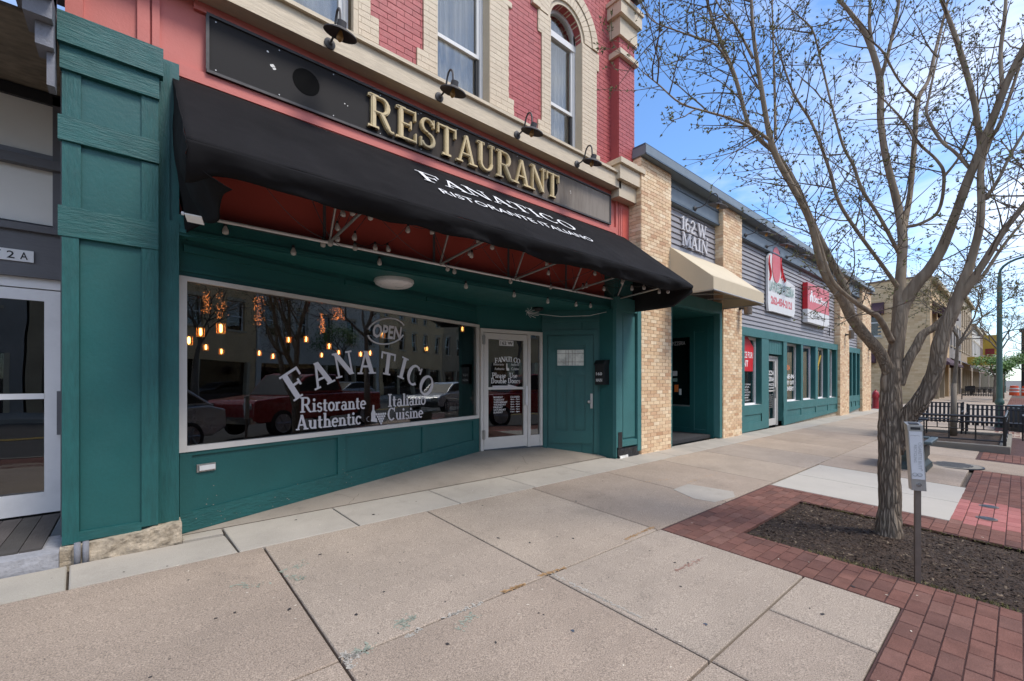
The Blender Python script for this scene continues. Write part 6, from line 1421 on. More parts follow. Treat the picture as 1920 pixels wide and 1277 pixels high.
# hanging shop sign far along the street
t = thing('blade_sign', 'tall red and yellow blade sign above a yellow board far along the street', 'sign', (58, 3, 4))
p = atD(1856, 650, 42); B(p.x - .12, p.x + .12, p.y - .45, p.y + .45, p.z - .8, p.z + 1.1).obj('blade', M['yellow_sign'], t); B(p.x - .16, p.x + .0, p.y - .3, p.y + .3, p.z - .9, p.z - .2).obj('red_panel', M['red_sign'], t)
p2 = atD(1846, 677, 42); B(p2.x - .12, p2.x + .12, p2.y - 1.15, p2.y + 1.15, p2.z - .42, p2.z + .42).obj('board', M['yellow_sign'], t); B(p.x - .03, p.x + .03, p.y, 4.3, p.z + .8, p.z + .88).obj('bracket', M['black'], t)

# ------------------------------------------------------------ far buildings on our side
def facade(root, x0, x1, y, z0, z1, wmat, rows, shop=True, step=1.0, wx=None):
    """wall plane facing the street with recessed windows, sills, lintels and a cornice"""
    n = max(1, int((x1 - x0) / 2.6)); dx = (x1 - x0) / n
    hdr = z0 + 3.6
    solid = MB()
    zs = rows
    # wall is made of piers and spandrels so that windows are real openings
    for i in range(n):
        a = x0 + i * dx
        w0, w1 = a + dx * .3, a + dx * .72
        solid.box(a, w0, y, y + .4, hdr, z1); solid.box(w1, a + dx, y, y + .4, hdr, z1)
        prev = hdr
        for (s, e) in zs: solid.box(w0, w1, y, y + .4, prev, s); prev = e
        solid.box(w0, w1, y, y + .4, prev, z1)
    solid.box(x0, x1, y, y + .4, z0 + 3.0, hdr)
    solid.box(x0, x0 + .5, y, y + .4, z0, z0 + 3.0); solid.box(x1 - .5, x1, y, y + .4, z0, z0 + 3)
    solid.obj('front_wall', wmat, root)
    for i in range(n):
        a = x0 + i * dx; w0, w1 = a + dx * .3, a + dx * .72
        for (s, e) in zs:
            wo = MB().box(w0, w0 + .07, y + .2, y + .26, s, e).box(w1 - .07, w1, y + .2, y + .26, s, e).box(w0 + .07, w1 - .07, y + .2, y + .26, (s + e) / 2 - .04, (s + e) / 2 + .04).box(w0 + .07, w1 - .07, y + .2, y + .26, e - .08, e).obj('window', M['white'], root)
            B(w0, w1, y + .26, y + .28, s, e).obj('pane', M['glass_dark'], wo); B(w0 - .12, w1 + .12, y - .08, y + .1, s - .14, s).obj('sill', M['stone_cream'], wo); B(w0 - .1, w1 + .1, y - .04, y + .1, e, e + .24).obj('lintel', M['stone_cream'], wo)
    B(x0, x1, y - .3, y + .4, z1 - .32, z1).obj('cornice', M['stone_cream'], root)
    nb = max(1, int((x1 - x0) / 3.4)); d2 = (x1 - x0 - 1) / nb
    for i in range(nb):
        a = x0 + .5 + i * d2
        B(a, a + .22, y - .03, y + .4, z0, z0 + 3.0).obj('shop_pier', M['stone_cream'], root)
        B(a + .22, a + d2, y + .3, y + .36, z0, z0 + .7).obj('stall_riser', M['dark_wood'], root)
        B(a + .22, a + d2, y + .32, y + .34, z0 + .7, z0 + 3.0).obj('shop_pane', M['glass_dark'], root)
    B(x0 + .1, x1 - .1, y + .5, y + .6, z0, z1).obj('dark_back', M['dark_in'], root)
yb = thing('yellow_brick_building', 'yellow brick two storey building with plum awnings across the side street', 'building', (48, 6, 0))
zt = 8.66
q = MB(); q.box(41.5, 41.9, 4.0, 6.6, -.3, zt).box(41.5, 41.9, 7.5, 22, -.3, zt).box(41.5, 41.9, 6.6, 7.5, -.3, 4.7).box(41.5, 41.9, 6.6, 7.5, 6.9, zt); q.obj('side_wall', M['yb'], yb)
q = MB()
for k in range(int((zt + .1) / .23)):
    z = -.1 + k * .23
    q.box(41.493, 41.5, 4.0, 22, z, z + .20)
q = MB(); z = -.1; r = 0
while z < 8.4:                # brick courses on the side wall near the corner
    y_ = 4.02 + (r % 2) * .2
    while y_ < 9.6:
        if not (6.5 < y_ < 7.5 and 4.6 < z < 7.0): q.box(41.492, 41.51, y_ + .01, y_ + .39, z + .008, z + .122)
        y_ += .4
    z += .13; r += 1
q.obj('brickwork', mat('yellow_brick_mass', None, .85, .1, 2, isl=1, cols=[(.54, .36, .19), (.62, .44, .25), (.68, .50, .30), (.58, .40, .22)], dirt=.15), yb, kind='stuff')
facade(yb, 41.9, 54, 4.0, -.1, zt, M['yb'], [(4.6, 6.7)])
B(41.45, 54.05, 3.95, 22, zt, zt + .12).obj('coping', M['bld_c'], yb)
sw = MB().box(41.7, 41.76, 6.6, 6.68, 4.7, 6.9).box(41.7, 41.76, 7.42, 7.5, 4.7, 6.9).box(41.7, 41.76, 6.68, 7.42, 5.7, 5.8).box(41.7, 41.76, 6.68, 7.42, 4.7, 4.8).obj('side_window', M['white'], yb); B(41.76, 41.78, 6.6, 7.5, 4.7, 6.9).obj('pane', M['glass_up'], sw); B(41.42, 41.6, 6.5, 7.6, 4.55, 4.7).obj('sill', M['stone_cream'], sw); B(42.2, 42.3, 6, 8, 4, 7.5).obj('dark_back', M['dark_in'], yb)
def hood(y0, y1, z0, z1, d=.8, x=41.49):
    q = MB(); q.add([(x, y0, z1), (x, y1, z1), (x - d, y1, z0 + .15), (x - d, y0, z0 + .15), (x, y0, z0), (x, y1, z0), (x - d, y1, z0), (x - d, y0, z0)], [(0, 1, 2, 3), (3, 2, 6, 7), (0, 3, 7, 4), (1, 5, 6, 2)]); q.obj('canvas_hood', M['purple'], yb)
hood(6.45, 7.65, 6.3, 7.2); hood(6.9, 8.1, 2.75, 3.6); hood(10, 11.2, 6.3, 7.2)
q = MB()
for a, b, z0, z1 in ((42.4, 45.2, 6.3, 7.1), (46.2, 49, 6.3, 7.1), (42.2, 53.6, 2.7, 3.4)):
    q.add([(a, 3.98, z1), (b, 3.98, z1), (b, 3.1, z0), (a, 3.1, z0), (a, 3.1, z0 - .15), (b, 3.1, z0 - .15), (a, 3.98, z0 - .15), (b, 3.98, z0 - .15)], [(0, 1, 2, 3), (3, 2, 5, 4), (0, 3, 4, 6), (1, 7, 5, 2)])
q.obj('street_hoods', M['purple'], yb, kind='stuff')
for name, x0, x1, z1, m, rows, lb in (('tan_row_building', 54.1, 66, 9.2, 'bld_b', [(4.6, 6.6)], 'grey stone building just beyond the yellow brick one'), ('corner_cornice_building', 66.1, 82, 10.8, 'bld_a', [(4.6, 6.6), (7.4, 9.2)], 'tall tan building with heavy cornice farther down the street'),
                                ('pale_row_building', 82.1, 100, 8.8, 'bld_d', [(4.6, 6.6)], 'pale low building after the heavy cornice one'), ('brown_row_building', 100.1, 130, 9.6, 'bld_c', [(4.6, 6.6)], 'brown brick building near the end of the row'), ('end_row_building', 130.1, 175, 8.4, 'bld_d', [(4.4, 6.2)], 'last pale building at the end of the row')):
    t = thing(name, lb, 'building', ((x0 + x1) / 2, 6, -.1)); facade(t, x0, x1, 4.0, -.2 - .002 * x0, z1, M[m], rows)
    B(x0, x1, 4.6, 18, -.2, z1 - .1).obj('rear_block', M[m], t)
    if x0 < 90:
        q = MB(); q.add([(x0 + 1, 3.98, 3.5), (x1 - 1, 3.98, 3.5), (x1 - 1, 2.8, 2.8), (x0 + 1, 2.8, 2.8), (x0 + 1, 2.8, 2.6), (x1 - 1, 2.8, 2.6)], [(0, 1, 2, 3), (3, 2, 5, 4)]); q.obj('canvas_awning', M['dark_wood'], t)
# chairs outside far shops
for k, x in enumerate((60, 63, 66)):
    t = thing('cafe_chair', ('nearest', 'middle', 'farthest')[k] + ' tiny dark chair outside the distant shops', 'chair', (x, 3.2, -.1), 'distant cafe chairs'); z = gz(x, 3.2)
    B(x - .2, x + .2, 3.0, 3.4, z + .43, z + .46).obj('seat', M['black'], t); B(x + .17, x + .2, 3.0, 3.4, z + .46, z + .9).obj('backrest', M['black'], t)
    for a, b in ((-.18, 3.02), (.18, 3.02), (.18, 3.38), (-.18, 3.38)): MB().tube([(x + a, b, z), (x + a, b, z + .43)], .015, 4).obj('leg', M['black'], t)

# ------------------------------------------------------------ other side of the street (seen in the shop glass)
ox = -20
for k, (w, h, m, rows, lb) in enumerate(((16, 10.5, 'bld_b', [(5, 7), (8, 9.6)], 'grey stone building opposite, behind the camera'), (14, 9.5, 'bld_a', [(5, 7.4)], 'tan brick building opposite the restaurant'), (12, 11.5, 'yb', [(5, 7), (8.2, 10.2)], 'yellow brick building opposite, mirrored in shop window'), (15, 10, 'bld_d', [(5, 7.2)], 'pale fronted building opposite, mirrored in shop window'), (14, 12, 'yb', [(5, 7.2), (8.4, 10.6)], 'tall buff building opposite, mirrored right of centre'), (18, 10.4, 'bld_a', [(5, 7.4)], 'wide tan building opposite near side street'), (20, 11, 'bld_c', [(5, 7), (8, 10)], 'brown brick building far opposite'), (26, 10, 'bld_b', [(5, 7.2)], 'grey block far down the opposite side'))):
    t = thing('opposite_building', lb, 'building', (ox + w / 2, -20, 0), 'buildings on the opposite side')
    t2 = bpy.data.objects.new('tmp', None); OFF[t] = Vector((0, 0, 0)); t.location = (0, 0, 0)
    facade(t, -(ox + w), -ox - .1, 20, -.1, h, M[m], rows)
    B(-(ox + w), -ox - .1, 20.6, 34, -.1, h - .1).obj('rear_block', M[m], t)
    t.rotation_euler = (0, 0, math.pi); ox += w
    bpy.data.objects.remove(t2)
def vehicle(kind, x, y, z, paint, label, flip=1):
    t = thing('pickup_truck' if kind == 'truck' else 'parked_car', label, 'pickup truck' if kind == 'truck' else 'car', (x, y, z))
    L_, Wd = (5.8, 2.0) if kind == 'truck' else (4.7, 1.85)
    if kind == 'truck':
        body = [(0, .55), (.02, 1.0), (.12, 1.13), (1.35, 1.22), (3.75, 1.24), (3.8, 1.24), (5.75, 1.24), (5.8, .6), (5.3, .5), (.3, .45)]
        cab = [(1.35, 1.21), (2.05, 1.84), (2.4, 1.92), (3.45, 1.90), (3.75, 1.24)]
        wh = (1.0, 4.65); wr = .41
    else:
        body = [(0, .45), (.03, .8), (.25, .92), (1.15, 1.02), (4.2, 1.08), (4.68, .95), (4.7, .5), (4.3, .32), (.3, .3)]
        cab = [(1.15, 1.0), (1.95, 1.52), (2.5, 1.62), (3.7, 1.58), (4.45, 1.06)]
        wh = (.85, 3.75); wr = .34
    def pr(poly, inset, m, n, par=t, y0=None, y1=None, bevel=.05):
        ya = -Wd / 2 + inset if y0 is None else y0; yb_ = Wd / 2 - inset if y1 is None else y1
        q = MB().prism([(px * flip, pz) for px, pz in poly], (0, ya, 0), EX, EZ, (0, yb_ - ya, 0)); me = q.mesh(n, m)
        o = bpy.data.objects.new(n, me); COL.objects.link(o); o.parent = par
        if bevel: b = o.modifiers.new('b', 'BEVEL'); b.width = bevel; b.segments = 3; b.limit_method = 'ANGLE'
        return o
    pr(body, 0, paint, 'body'); pr(cab, .14, paint, 'cabin')
    cx = sum(p[0] for p in cab) / len(cab); cz = sum(p[1] for p in cab) / len(cab)
    win = [(cx + (px - cx) * .86, cz + .02 + (pz - cz) * .78) for px, pz in cab]
    mid = cx
    for ys in ((-Wd / 2 + .125, -Wd / 2 + .145), (Wd / 2 - .145, Wd / 2 - .125)): pr(win, 0, M['car_glass'], 'side_window', t, ys[0], ys[1], 0)
    a, b = cab[0], cab[1]; q = MB().hexa([((a[0] + .02) * flip, -Wd / 2 + .2, a[1] + .03), ((a[0] + .02) * flip, Wd / 2 - .2, a[1] + .03), ((a[0] + .06) * flip, Wd / 2 - .2, a[1]), ((a[0] + .06) * flip, -Wd / 2 + .2, a[1]), ((b[0] - .02) * flip, -Wd / 2 + .25, b[1] + .01), ((b[0] - .02) * flip, Wd / 2 - .25, b[1] + .01), ((b[0] + .02) * flip, Wd / 2 - .25, b[1] - .02), ((b[0] + .02) * flip, -Wd / 2 + .25, b[1] - .02)])
    o = bpy.data.objects.new('windscreen', q.mesh('windscreen', M['car_glass'])); COL.objects.link(o); o.parent = t
    for wx_ in wh:
        for sy in (-1, 1):
            o = bpy.data.objects.new('wheel', MB().lathe([(wr * .7, -.11), (wr * .97, -.10), (wr, -.05), (wr, .05), (wr * .97, .10), (wr * .7, .11)], (0, 0, 0), 28, (0, 1, 0)).mesh('wheel', M['tyre'])); COL.objects.link(o); o.parent = t; o.location = (wx_ * flip, sy * (Wd / 2 - .10), wr)
            q = MB().lathe([(wr * .66, 0), (wr * .68, .02), (wr * .6, .01)], (0, 0, 0), 24, (0, sy, 0))
            for k in range(6): a = k * math.pi / 3; q.tube([(0, sy * .02, 0), (wr * .62 * math.cos(a), sy * .02, wr * .62 * math.sin(a))], .028, 6)
            r_ = bpy.data.objects.new('rim', q.mesh('rim', M['rim'])); COL.objects.link(r_); r_.parent = o; r_.location = (0, sy * .105, 0)
    for sy in (-1, 1):
        q = MB().box(-.02, .12, -.16, .16, -.09, .09); o = bpy.data.objects.new('headlight', q.mesh('headlight', M['chrome'])); COL.objects.link(o); o.parent = t; o.location = (.03 * flip, sy * (Wd / 2 - .24), .95 if kind == 'truck' else .72)
    o = bpy.data.objects.new('bumper', MB().box(-.06, .12, -Wd / 2 + .03, Wd / 2 - .03, -.09, .09).mesh('bumper', M['chrome'] if kind == 'truck' else M['black'])); COL.objects.link(o); o.parent = t; o.location = (0, 0, .55)
    return t
vehicle('truck', 6.8, -3.1, -.19, M['red_car'], 'dark red crew cab pickup parked at the kerb, mirrored in shop window')
vehicle('car', 1.3, -3.0, -.19, M['silver_car'], 'silver car parked behind the red pickup, mirrored at window left')
vehicle('car', 17.5, -3.1, -.21, M['silver_car'], 'light grey car parked ahead of the red pickup')
vehicle('car', 22, -13.8, -.22, M['silver_car'], 'grey car parked on the opposite side of the street')
vehicle('truck', 40, -3.1, -.28, M['red_car'], 'red pickup parked farther along our kerb')
vehicle('car', 48, -13.6, -.3, M['white_car'], 'white car parked opposite, farther along')

# ------------------------------------------------------------ trees
def smooth_path(pts, rs, sub=4):
    out, rr = [], []
    n = len(pts)
    for i in range(n - 1):
        p0, p1, p2, p3 = pts[max(0, i - 1)], pts[i], pts[i + 1], pts[min(n - 1, i + 2)]
        for k in range(sub):
            t = k / sub; out.append(.5 * ((2 * p1) + (p2 - p0) * t + (2 * p0 - 5 * p1 + 4 * p2 - p3) * t * t + (3 * p1 - p0 - 3 * p2 + p3) * t ** 3)); rr.append(rs[i] + (rs[i + 1] - rs[i]) * t)
    out.append(pts[-1]); rr.append(rs[-1]); return out, rr
class Twigs:
    def __init__(s): s.t = MB(); s.b = MB(); s.n = 0
    def bud(s, p, d, sz):
        d = d.normalized(); a = d.orthogonal().normalized(); b_ = d.cross(a); m = p + d * sz * .45; w = sz * .17
        s.b.add([p, m + a * w, m + b_ * w, m - a * w, m - b_ * w, p + d * sz], [(0, 1, 2), (0, 2, 3), (0, 3, 4), (0, 4, 1), (5, 2, 1), (5, 3, 2), (5, 4, 3), (5, 1, 4)])
    def grow(s, p, d, ln, r, lvl, rnd, up=.5, bud=.026, spread=1.):
        n = max(3, int(ln / .07)); pts = [p]; q = p.copy(); d = d.normalized(); side = 1
        for i in range(n):
            d = (d + Vector((rnd.gauss(0, .10), rnd.gauss(0, .10), rnd.gauss(0, .08) + up * .045))).normalized(); q = q + d * ln / n; pts.append(q.copy())
            f = (i + 1) / n
            if lvl > 0 and f > .18 and rnd.random() < .52:
                ax = d.orthogonal(); ax.rotate(Matrix.Rotation(rnd.uniform(0, 6.28), 3, d)); nd = (d * .65 + ax.normalized() * rnd.uniform(.5, 1.) + Vector((0, 0, .15 * up)))
                s.grow(q, nd, ln * rnd.uniform(.22, .5) * (1.15 - f * .6), r * .6, lvl - 1, rnd, up, bud, spread)
            elif lvl <= 1 and rnd.random() < .75:
                ax = d.orthogonal(); ax.rotate(Matrix.Rotation(rnd.uniform(0, 6.28), 3, d)); s.bud(q, d * .8 + ax.normalized() * .8, bud * rnd.uniform(.7, 1.3))
        rs = [max(.0013, r * (1 - .8 * i / n)) for i in range(n + 1)]
        s.t.tube(pts, rs, 4 if r < .006 else 5, cap=False)
        s.bud(q, d, bud * 1.25)
        if rnd.random() < .6:
            for _ in range(2): s.bud(q, d + Vector((rnd.gauss(0, .5), rnd.gauss(0, .5), rnd.gauss(0, .5))), bud * .9)
rnd = random.Random(11)
BT = thing('street_tree', 'big budding tree with furrowed forked trunk in the mulch pit', 'tree', (5.43, .82, gz(5.43, .82)))
# limbs: (image column, row, forward distance, width in photo pixels)
LIMBS = {
 'trunk': [(1665, 1012, 4.17, 60), (1667, 985, 4.17, 53), (1668, 950, 4.17, 48), (1668, 900, 4.17, 47), (1668, 850, 4.17, 47), (1670, 800, 4.17, 52), (1671, 760, 4.17, 45), (1670, 720, 4.17, 42), (1674, 690, 4.17, 44)],
 'leader': [(1674, 700, 4.17, 42), (1679, 660, 4.17, 34), (1684, 625, 4.17, 32), (1688, 590, 4.17, 34), (1689, 560, 4.18, 31), (1688, 530, 4.2, 23), (1690, 500, 4.22, 22), (1692, 440, 4.28, 21), (1681, 376, 4.35, 17), (1662, 300, 4.42, 15), (1651, 225, 4.5, 14), (1650, 150, 4.55, 14), (1625, 68, 4.62, 12), (1595, 25, 4.66, 9), (1560, -20, 4.7, 8), (1530, -90, 4.8, 5)],
 'left_low': [(1670, 705, 4.17, 30), (1650, 662, 4.13, 27), (1620, 627, 4.08, 25), (1597, 596, 4.03, 24), (1578, 560, 3.98, 20), (1552, 524, 3.94, 17), (1535, 480, 3.9, 15), (1522, 425, 3.86, 14), (1505, 385, 3.82, 13), (1478, 337, 3.78, 13), (1454, 290, 3.74, 13), (1440, 240, 3.7, 11), (1425, 150, 3.65, 9), (1412, 60, 3.6, 7), (1408, -30, 3.6, 5)],
 'left_second': [(1597, 596, 4.05, 18), (1588, 552, 4.07, 17), (1579, 528, 4.1, 16), (1546, 465, 4.1, 14), (1520, 409, 4.1, 12), (1492, 349, 4.05, 11), (1462, 296, 4.0, 10), (1425, 262, 3.95, 9), (1403, 232, 3.9, 8), (1380, 150, 3.9, 8), (1352, 80, 3.88, 7), (1330, 20, 3.86, 5), (1318, -40, 3.86, 3)],
 'left_long': [(1450, 268, 3.74, 7), (1410, 240, 3.62, 6), (1369, 222, 3.52, 5), (1320, 208, 3.45, 4), (1275, 193, 3.4, 3.5), (1234, 158, 3.36, 2.6), (1204, 134, 3.34, 1.8)],
 'left_top': [(1380, 145, 3.9, 5), (1346, 88, 3.85, 4.5), (1310, 72, 3.8, 4), (1270, 58, 3.75, 3), (1225, 40, 3.7, 2.4), (1208, 14, 3.7, 1.6)],
 'left_up': [(1412, 110, 3.62, 6), (1380, 50, 3.6, 4), (1348, 10, 3.6, 3), (1330, -30, 3.6, 2)],
 'left_up_b': [(1454, 260, 3.75, 6), (1452, 150, 3.85, 5), (1449, 60, 3.9, 4), (1447, -30, 3.9, 3)],
 'thin_a': [(1688, 545, 4.2, 13), (1656, 500, 4.12, 9), (1611, 439, 4.0, 8), (1573, 379, 3.95, 8), (1555, 318, 3.9, 7), (1523, 233, 3.85, 6), (1489, 177, 3.8, 5), (1463, 105, 3.78, 3.5), (1450, 60, 3.8, 2)],
 'thin_b': [(1688, 480, 4.25, 10), (1651, 410, 4.1, 8), (1617, 357, 4.0, 8), (1600, 310, 3.95, 7), (1580, 271, 3.9, 6), (1557, 188, 3.84, 5), (1538, 109, 3.8, 4.5), (1523, 56, 3.78, 4), (1495, 28, 3.75, 3), (1478, 12, 3.74, 2)],
 'low_thin': [(1672, 640, 4.12, 15), (1648, 596, 3.98, 13), (1629, 584, 3.9, 12), (1600, 564, 3.82, 10), (1567, 535, 3.76, 9), (1552, 505, 3.72, 7), (1542, 470, 3.7, 5), (1520, 400, 3.66, 3), (1500, 350, 3.65, 2)],
 'fork_b': [(1692, 445, 4.28, 16), (1700, 400, 4.36, 13), (1707, 357, 4.42, 12), (1715, 263, 4.5, 12), (1720, 190, 4.55, 11), (1741, 150, 4.6, 9), (1752, 105, 4.65, 9), (1764, 56, 4.7, 7), (1775, 10, 4.75, 6), (1790, -60, 4.8, 4)],
 'fork_arc': [(1718, 186, 4.55, 7), (1685, 150, 4.45, 5), (1658, 101, 4.4, 5), (1640, 82, 4.4, 4)],
 'fork_c': [(1651, 150, 4.55, 9), (1660, 118, 4.5, 9), (1673, 68, 4.5, 8), (1686, 0, 4.5, 7), (1690, -60, 4.5, 5)],
 'fork_up': [(1636, 85, 4.6, 8), (1630, 40, 4.6, 7), (1634, -20, 4.6, 5)],
 'right_main': [(1688, 585, 4.18, 34), (1696, 566, 4.16, 33), (1708, 545, 4.12, 31), (1724, 525, 4.08, 28), (1742, 505, 4.04, 26), (1764, 470, 3.98, 24), (1790, 406, 3.88, 22), (1814, 340, 3.78, 21), (1838, 280, 3.7, 20), (1858, 233, 3.62, 20), (1888, 155, 3.52, 18), (1920, 90, 3.42, 16), (1960, 20, 3.3, 12)],
 'right_b': [(1839, 285, 3.72, 16), (1835, 244, 3.74, 14), (1824, 180, 3.76, 13), (1797, 86, 3.8, 12), (1775, 25, 3.82, 9), (1752, -30, 3.85, 6)],
 'right_c': [(1818, 315, 3.78, 10), (1790, 285, 3.85, 8), (1764, 263, 3.9, 7), (1738, 215, 3.95, 7), (1742, 180, 3.97, 6), (1755, 120, 4.0, 4), (1770, 60, 4.0, 3)],
 'right_d': [(1880, 172, 3.55, 10), (1876, 100, 3.6, 10), (1884, 30, 3.6, 9), (1888, -40, 3.6, 6)],
 'low_right': [(1682, 850, 4.15, 26), (1700, 786, 4.08, 40), (1722, 757, 4.0, 40), (1742, 727, 3.95, 38), (1755, 690, 3.9, 36), (1762, 650, 3.87, 34), (1774, 610, 3.84, 32), (1792, 570, 3.8, 30), (1806, 530, 3.76, 25), (1820, 490, 3.74, 20), (1836, 430, 3.7, 19), (1840, 376, 3.68, 17), (1839, 320, 3.7, 15), (1852, 270, 3.7, 12), (1876, 230, 3.6, 10), (1900, 160, 3.6, 8), (1925, 80, 3.6, 6)],
 'low_right_b': [(1800, 560, 3.78, 22), (1822, 528, 3.7, 19), (1850, 484, 3.62, 18), (1884, 430, 3.54, 16), (1925, 378, 3.45, 14), (1970, 310, 3.35, 10)],
 'mid_right': [(1686, 722, 4.14, 22), (1702, 678, 4.1, 22), (1718, 650, 4.08, 21), (1730, 627, 4.06, 20), (1750, 615, 4.03, 18), (1768, 598, 4.0, 15), (1782, 582, 3.97, 13), (1806, 545, 3.95, 10), (1840, 520, 3.9, 9), (1880, 462, 3.85, 8), (1922, 410, 3.8, 6)],
 'inner': [(1696, 425, 4.3, 9), (1724, 420, 4.2, 8), (1760, 395, 4.1, 8), (1770, 330, 4.0, 8), (1756, 300, 4.0, 7), (1722, 268, 4.05, 6), (1690, 222, 4.1, 5), (1650, 180, 4.1, 3)],
 'inner_b': [(1771, 330, 4.0, 7), (1800, 292, 3.95, 6), (1820, 240, 3.9, 5), (1836, 190, 3.9, 4), (1860, 110, 3.9, 3)],
 'right_e': [(1846, 375, 3.68, 10), (1870, 340, 3.6, 9), (1895, 290, 3.55, 8), (1925, 240, 3.5, 7)],
}
tw = Twigs()
for name, L_ in LIMBS.items():
    pts = [atD(u, v, t) for u, v, t, w in L_]; rs = [w * t / 821 / 2 * .95 / math.sqrt(1 + ((u - 960) / 821) ** 2) for u, v, t, w in L_]
    thick = rs[0] > .05
    P_, R_ = smooth_path(pts, rs, 7 if name == 'trunk' else 5)
    n = 64 if name == 'trunk' else 28 if thick else 14 if rs[0] > .02 else 8
    rough_v = []
    for p in P_:
        rough_v.append(max(0., min(1., (2.5 - p.z) / 1.2)) if name in ('trunk', 'leader', 'low_right', 'mid_right', 'left_low', 'right_main') else 0.)
    if name == 'trunk':
        P2, R2, V2 = [], [], []
        for i in range(len(P_) - 1):
            for k in range(3): P2.append(P_[i].lerp(P_[i + 1], k / 3)); R2.append(R_[i] + (R_[i + 1] - R_[i]) * k / 3); V2.append(rough_v[i])
        P2.append(P_[-1]); R2.append(R_[-1]); V2.append(rough_v[-1]); P_, R_, rough_v = P2, R2, V2
    q = MB().tube(P_, R_, n, vals=rough_v)
    k = 0
    for i in range(len(q.v)):     # uneven, knotty section
        p = Vector(q.v[i]); c = P_[min(len(P_) - 1, i // n)]; d = p - c; r_ = d.length
        if r_ > 1e-5:
            m = 1 + .10 * noise.noise(p * 5) + (.07 * noise.noise(p * 14)) * (1 if r_ > .03 else .5)
            if name == 'trunk':
                a = math.atan2(d.y, d.x); m += .10 * max(0, (.25 - p.z)) * 4 * (.5 + .5 * math.sin(a * 5 + 1)) + .075 * (abs(noise.noise(Vector((p.x * 26, p.y * 26, p.z * 5)))) - .2)
                m += .10 * math.exp(-((p.z - 1.28) / .07) ** 2) * max(0, math.cos(a - 2.6))
            elif rough_v[min(len(P_) - 1, i // n)] > .3: m += .05 * (abs(noise.noise(Vector((p.x * 26, p.y * 26, p.z * 6)))) - .2)
            q.v[i] = tuple(c + d * m)
    q.obj('trunk' if name == 'trunk' else 'limb', M['bark'], BT, smooth=True)
    if name == 'trunk': continue
    # side shoots from the limb
    ln_tot = 0
    for i in range(2, len(P_) - 1):
        seg = (P_[i] - P_[i - 1]).length; ln_tot += seg
        if R_[i] < .045 and P_[i].z > 2.1:
            m_ = (1.45 if P_[i].x < 4.2 else .95) * seg / .075
            while m_ > 0:
                if rnd.random() < min(1, m_):
                    d = (P_[min(i + 1, len(P_) - 1)] - P_[i - 1]).normalized(); ax = d.orthogonal(); ax.rotate(Matrix.Rotation(rnd.uniform(0, 6.28), 3, d))
                    big = rnd.random() < .3
                    tw.grow(P_[i] + (P_[i + 1] - P_[i]) * rnd.random(), d * rnd.uniform(.3, .8) + ax.normalized() + Vector((0, 0, .12)), rnd.uniform(.45, .85) if big else rnd.uniform(.12, .42), rnd.uniform(.005, .0075) if big else .0040, 2 if big else 1, rnd)
                m_ -= 1
    if R_[-1] < .03: tw.grow(P_[-1], P_[-1] - P_[-2], .5, R_[-1], 2, rnd)
tw.t.obj('twigs', M['twig'], BT, kind='stuff'); tw.b.obj('buds', M['bud'], BT, kind='stuff')
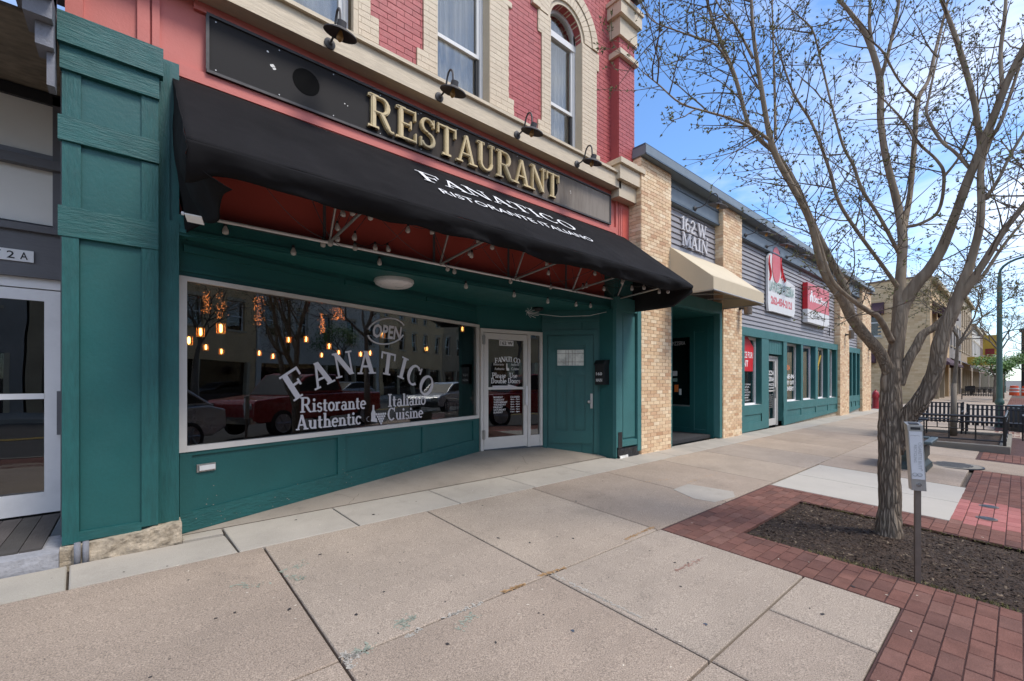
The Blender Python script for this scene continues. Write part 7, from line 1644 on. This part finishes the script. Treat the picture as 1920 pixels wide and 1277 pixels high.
def gen_tree(name, base, h, tr, label, seed, lvl=4, fork=.3, spread=.55, budm='bud_y', barkm='bark_pale', twm='twig_y', twden=.5, leaf=0, lim=.012):
    rn = random.Random(seed); t = thing(name, label, 'tree', base); b = Vector(base); q = MB(); tg = Twigs(); lf = MB()
    def rec(p, d, ln, r, l):
        pts = [p]; n = 5; c = p.copy(); dd = d.normalized()
        for i in range(n): dd = (dd + Vector((rn.gauss(0, .07), rn.gauss(0, .07), rn.gauss(0, .03) + .03))).normalized(); c = c + dd * ln / n; pts.append(c.copy())
        q.tube(pts, [r * (1 - .4 * i / n) for i in range(n + 1)], 8 if r > .02 else 5, cap=False)
        if l == 0:
            if leaf:
                for _ in range(leaf):
                    o = pts[rn.randint(1, n)] + Vector((rn.gauss(0, .16), rn.gauss(0, .16), rn.gauss(0, .13))) * h / 3.5; a = Vector((rn.gauss(0, 1), rn.gauss(0, 1), rn.gauss(0, .6))).normalized() * rn.uniform(.04, .08); b_ = a.orthogonal().normalized() * a.length * .6
                    lf.add([o - a, o + b_, o + a, o - b_], [(0, 1, 2, 3)])
            return
        if l <= 2 and twden:
            for k in range(int(6 * twden + .5)):
                ax = dd.orthogonal(); ax.rotate(Matrix.Rotation(rn.uniform(0, 6.28), 3, dd)); tg.grow(pts[rn.randint(1, n)], dd * .5 + ax, rn.uniform(.2, .6) * h / 4.5, lim * .45, 1, rn, bud=.05)
        m = rn.choice((2, 3, 3)) if l < lvl else 4; a0 = rn.uniform(0, 6.28)
        for k in range(m):
            a = a0 + 2 * math.pi * k / m + rn.gauss(0, .3); ax = dd.orthogonal().normalized(); ax.rotate(Matrix.Rotation(a, 3, dd))
            rec(pts[-1 if k else -1] if k < 2 else pts[-2], dd * (1 - spread * .35) + ax * spread * rn.uniform(.7, 1.2), ln * rn.uniform(.62, .85), r * .58, l - 1)
    pts = [b, b + Vector((.0, .0, h * fork * .5)), b + Vector((.02, -.01, h * fork))]
    MB().tube(pts, [tr * 1.15, tr, tr * .85], 14).obj('trunk', M[barkm], t, smooth=True)
    rec(pts[-1], Vector((0, 0, 1)), h * (1 - fork) * .30, tr * .75, lvl)
    q.obj('branches', M[barkm], t, smooth=True, kind='stuff')
    if tg.t.v: tg.t.obj('twigs', M[twm], t, kind='stuff'); tg.b.obj('buds', M[budm], t, kind='stuff')
    if lf.v: lf.obj('leaves', M['leaf'], t, kind='stuff')
    return t
gen_tree('young_tree', (16.2, 1.12, gz(16, 1) + .07), 5.4, .062, 'slim pale tree with yellow buds in the railed bark bed', 5, 4, .25, .55, twden=1.)
gen_tree('street_tree', (56, 1.0, gz(56, 1)), 8.5, .16, 'bare spreading tree standing far behind the second lamp post', 9, 4, .3, .5, 'bud', 'twig', 'twig', .5)
gen_tree('street_tree', (66, -1.0, gz(66, -1)), 7.5, .15, 'bare dark tree at the right edge far away', 21, 4, .3, .6, 'bud', 'twig', 'twig', .4)
gen_tree('leafy_tree', (45, 1.1, gz(45, 1)), 3.5, .1, 'small bright green leafy tree beyond the first lamp post', 14, 4, .32, .7, 'bud', 'twig', 'twig', 0, leaf=34)
gen_tree('leafy_tree', (52, -.4, gz(52, 0)), 4.3, .1, 'second bright green leafy tree near the right edge', 17, 4, .32, .7, 'bud', 'twig', 'twig', 0, leaf=34)
gen_tree('street_tree', (14, -14.8, -.1), 7.5, .16, 'bare tree opposite, mirrored in the shop window', 31, 4, .3, .6, 'bud', 'twig', 'twig', .5)
gen_tree('leafy_tree', (27, -16, -.1), 7, .16, 'green leafed tree opposite, mirrored in the shop window', 33, 4, .3, .6, 'bud', 'twig', 'twig', 0, leaf=20)
gen_tree('street_tree', (10.5, -1.2, 0), 6.5, .12, 'bare kerbside tree outside the frame, mirrored in glass', 41, 4, .3, .6, 'bud', 'twig', 'twig', .4)
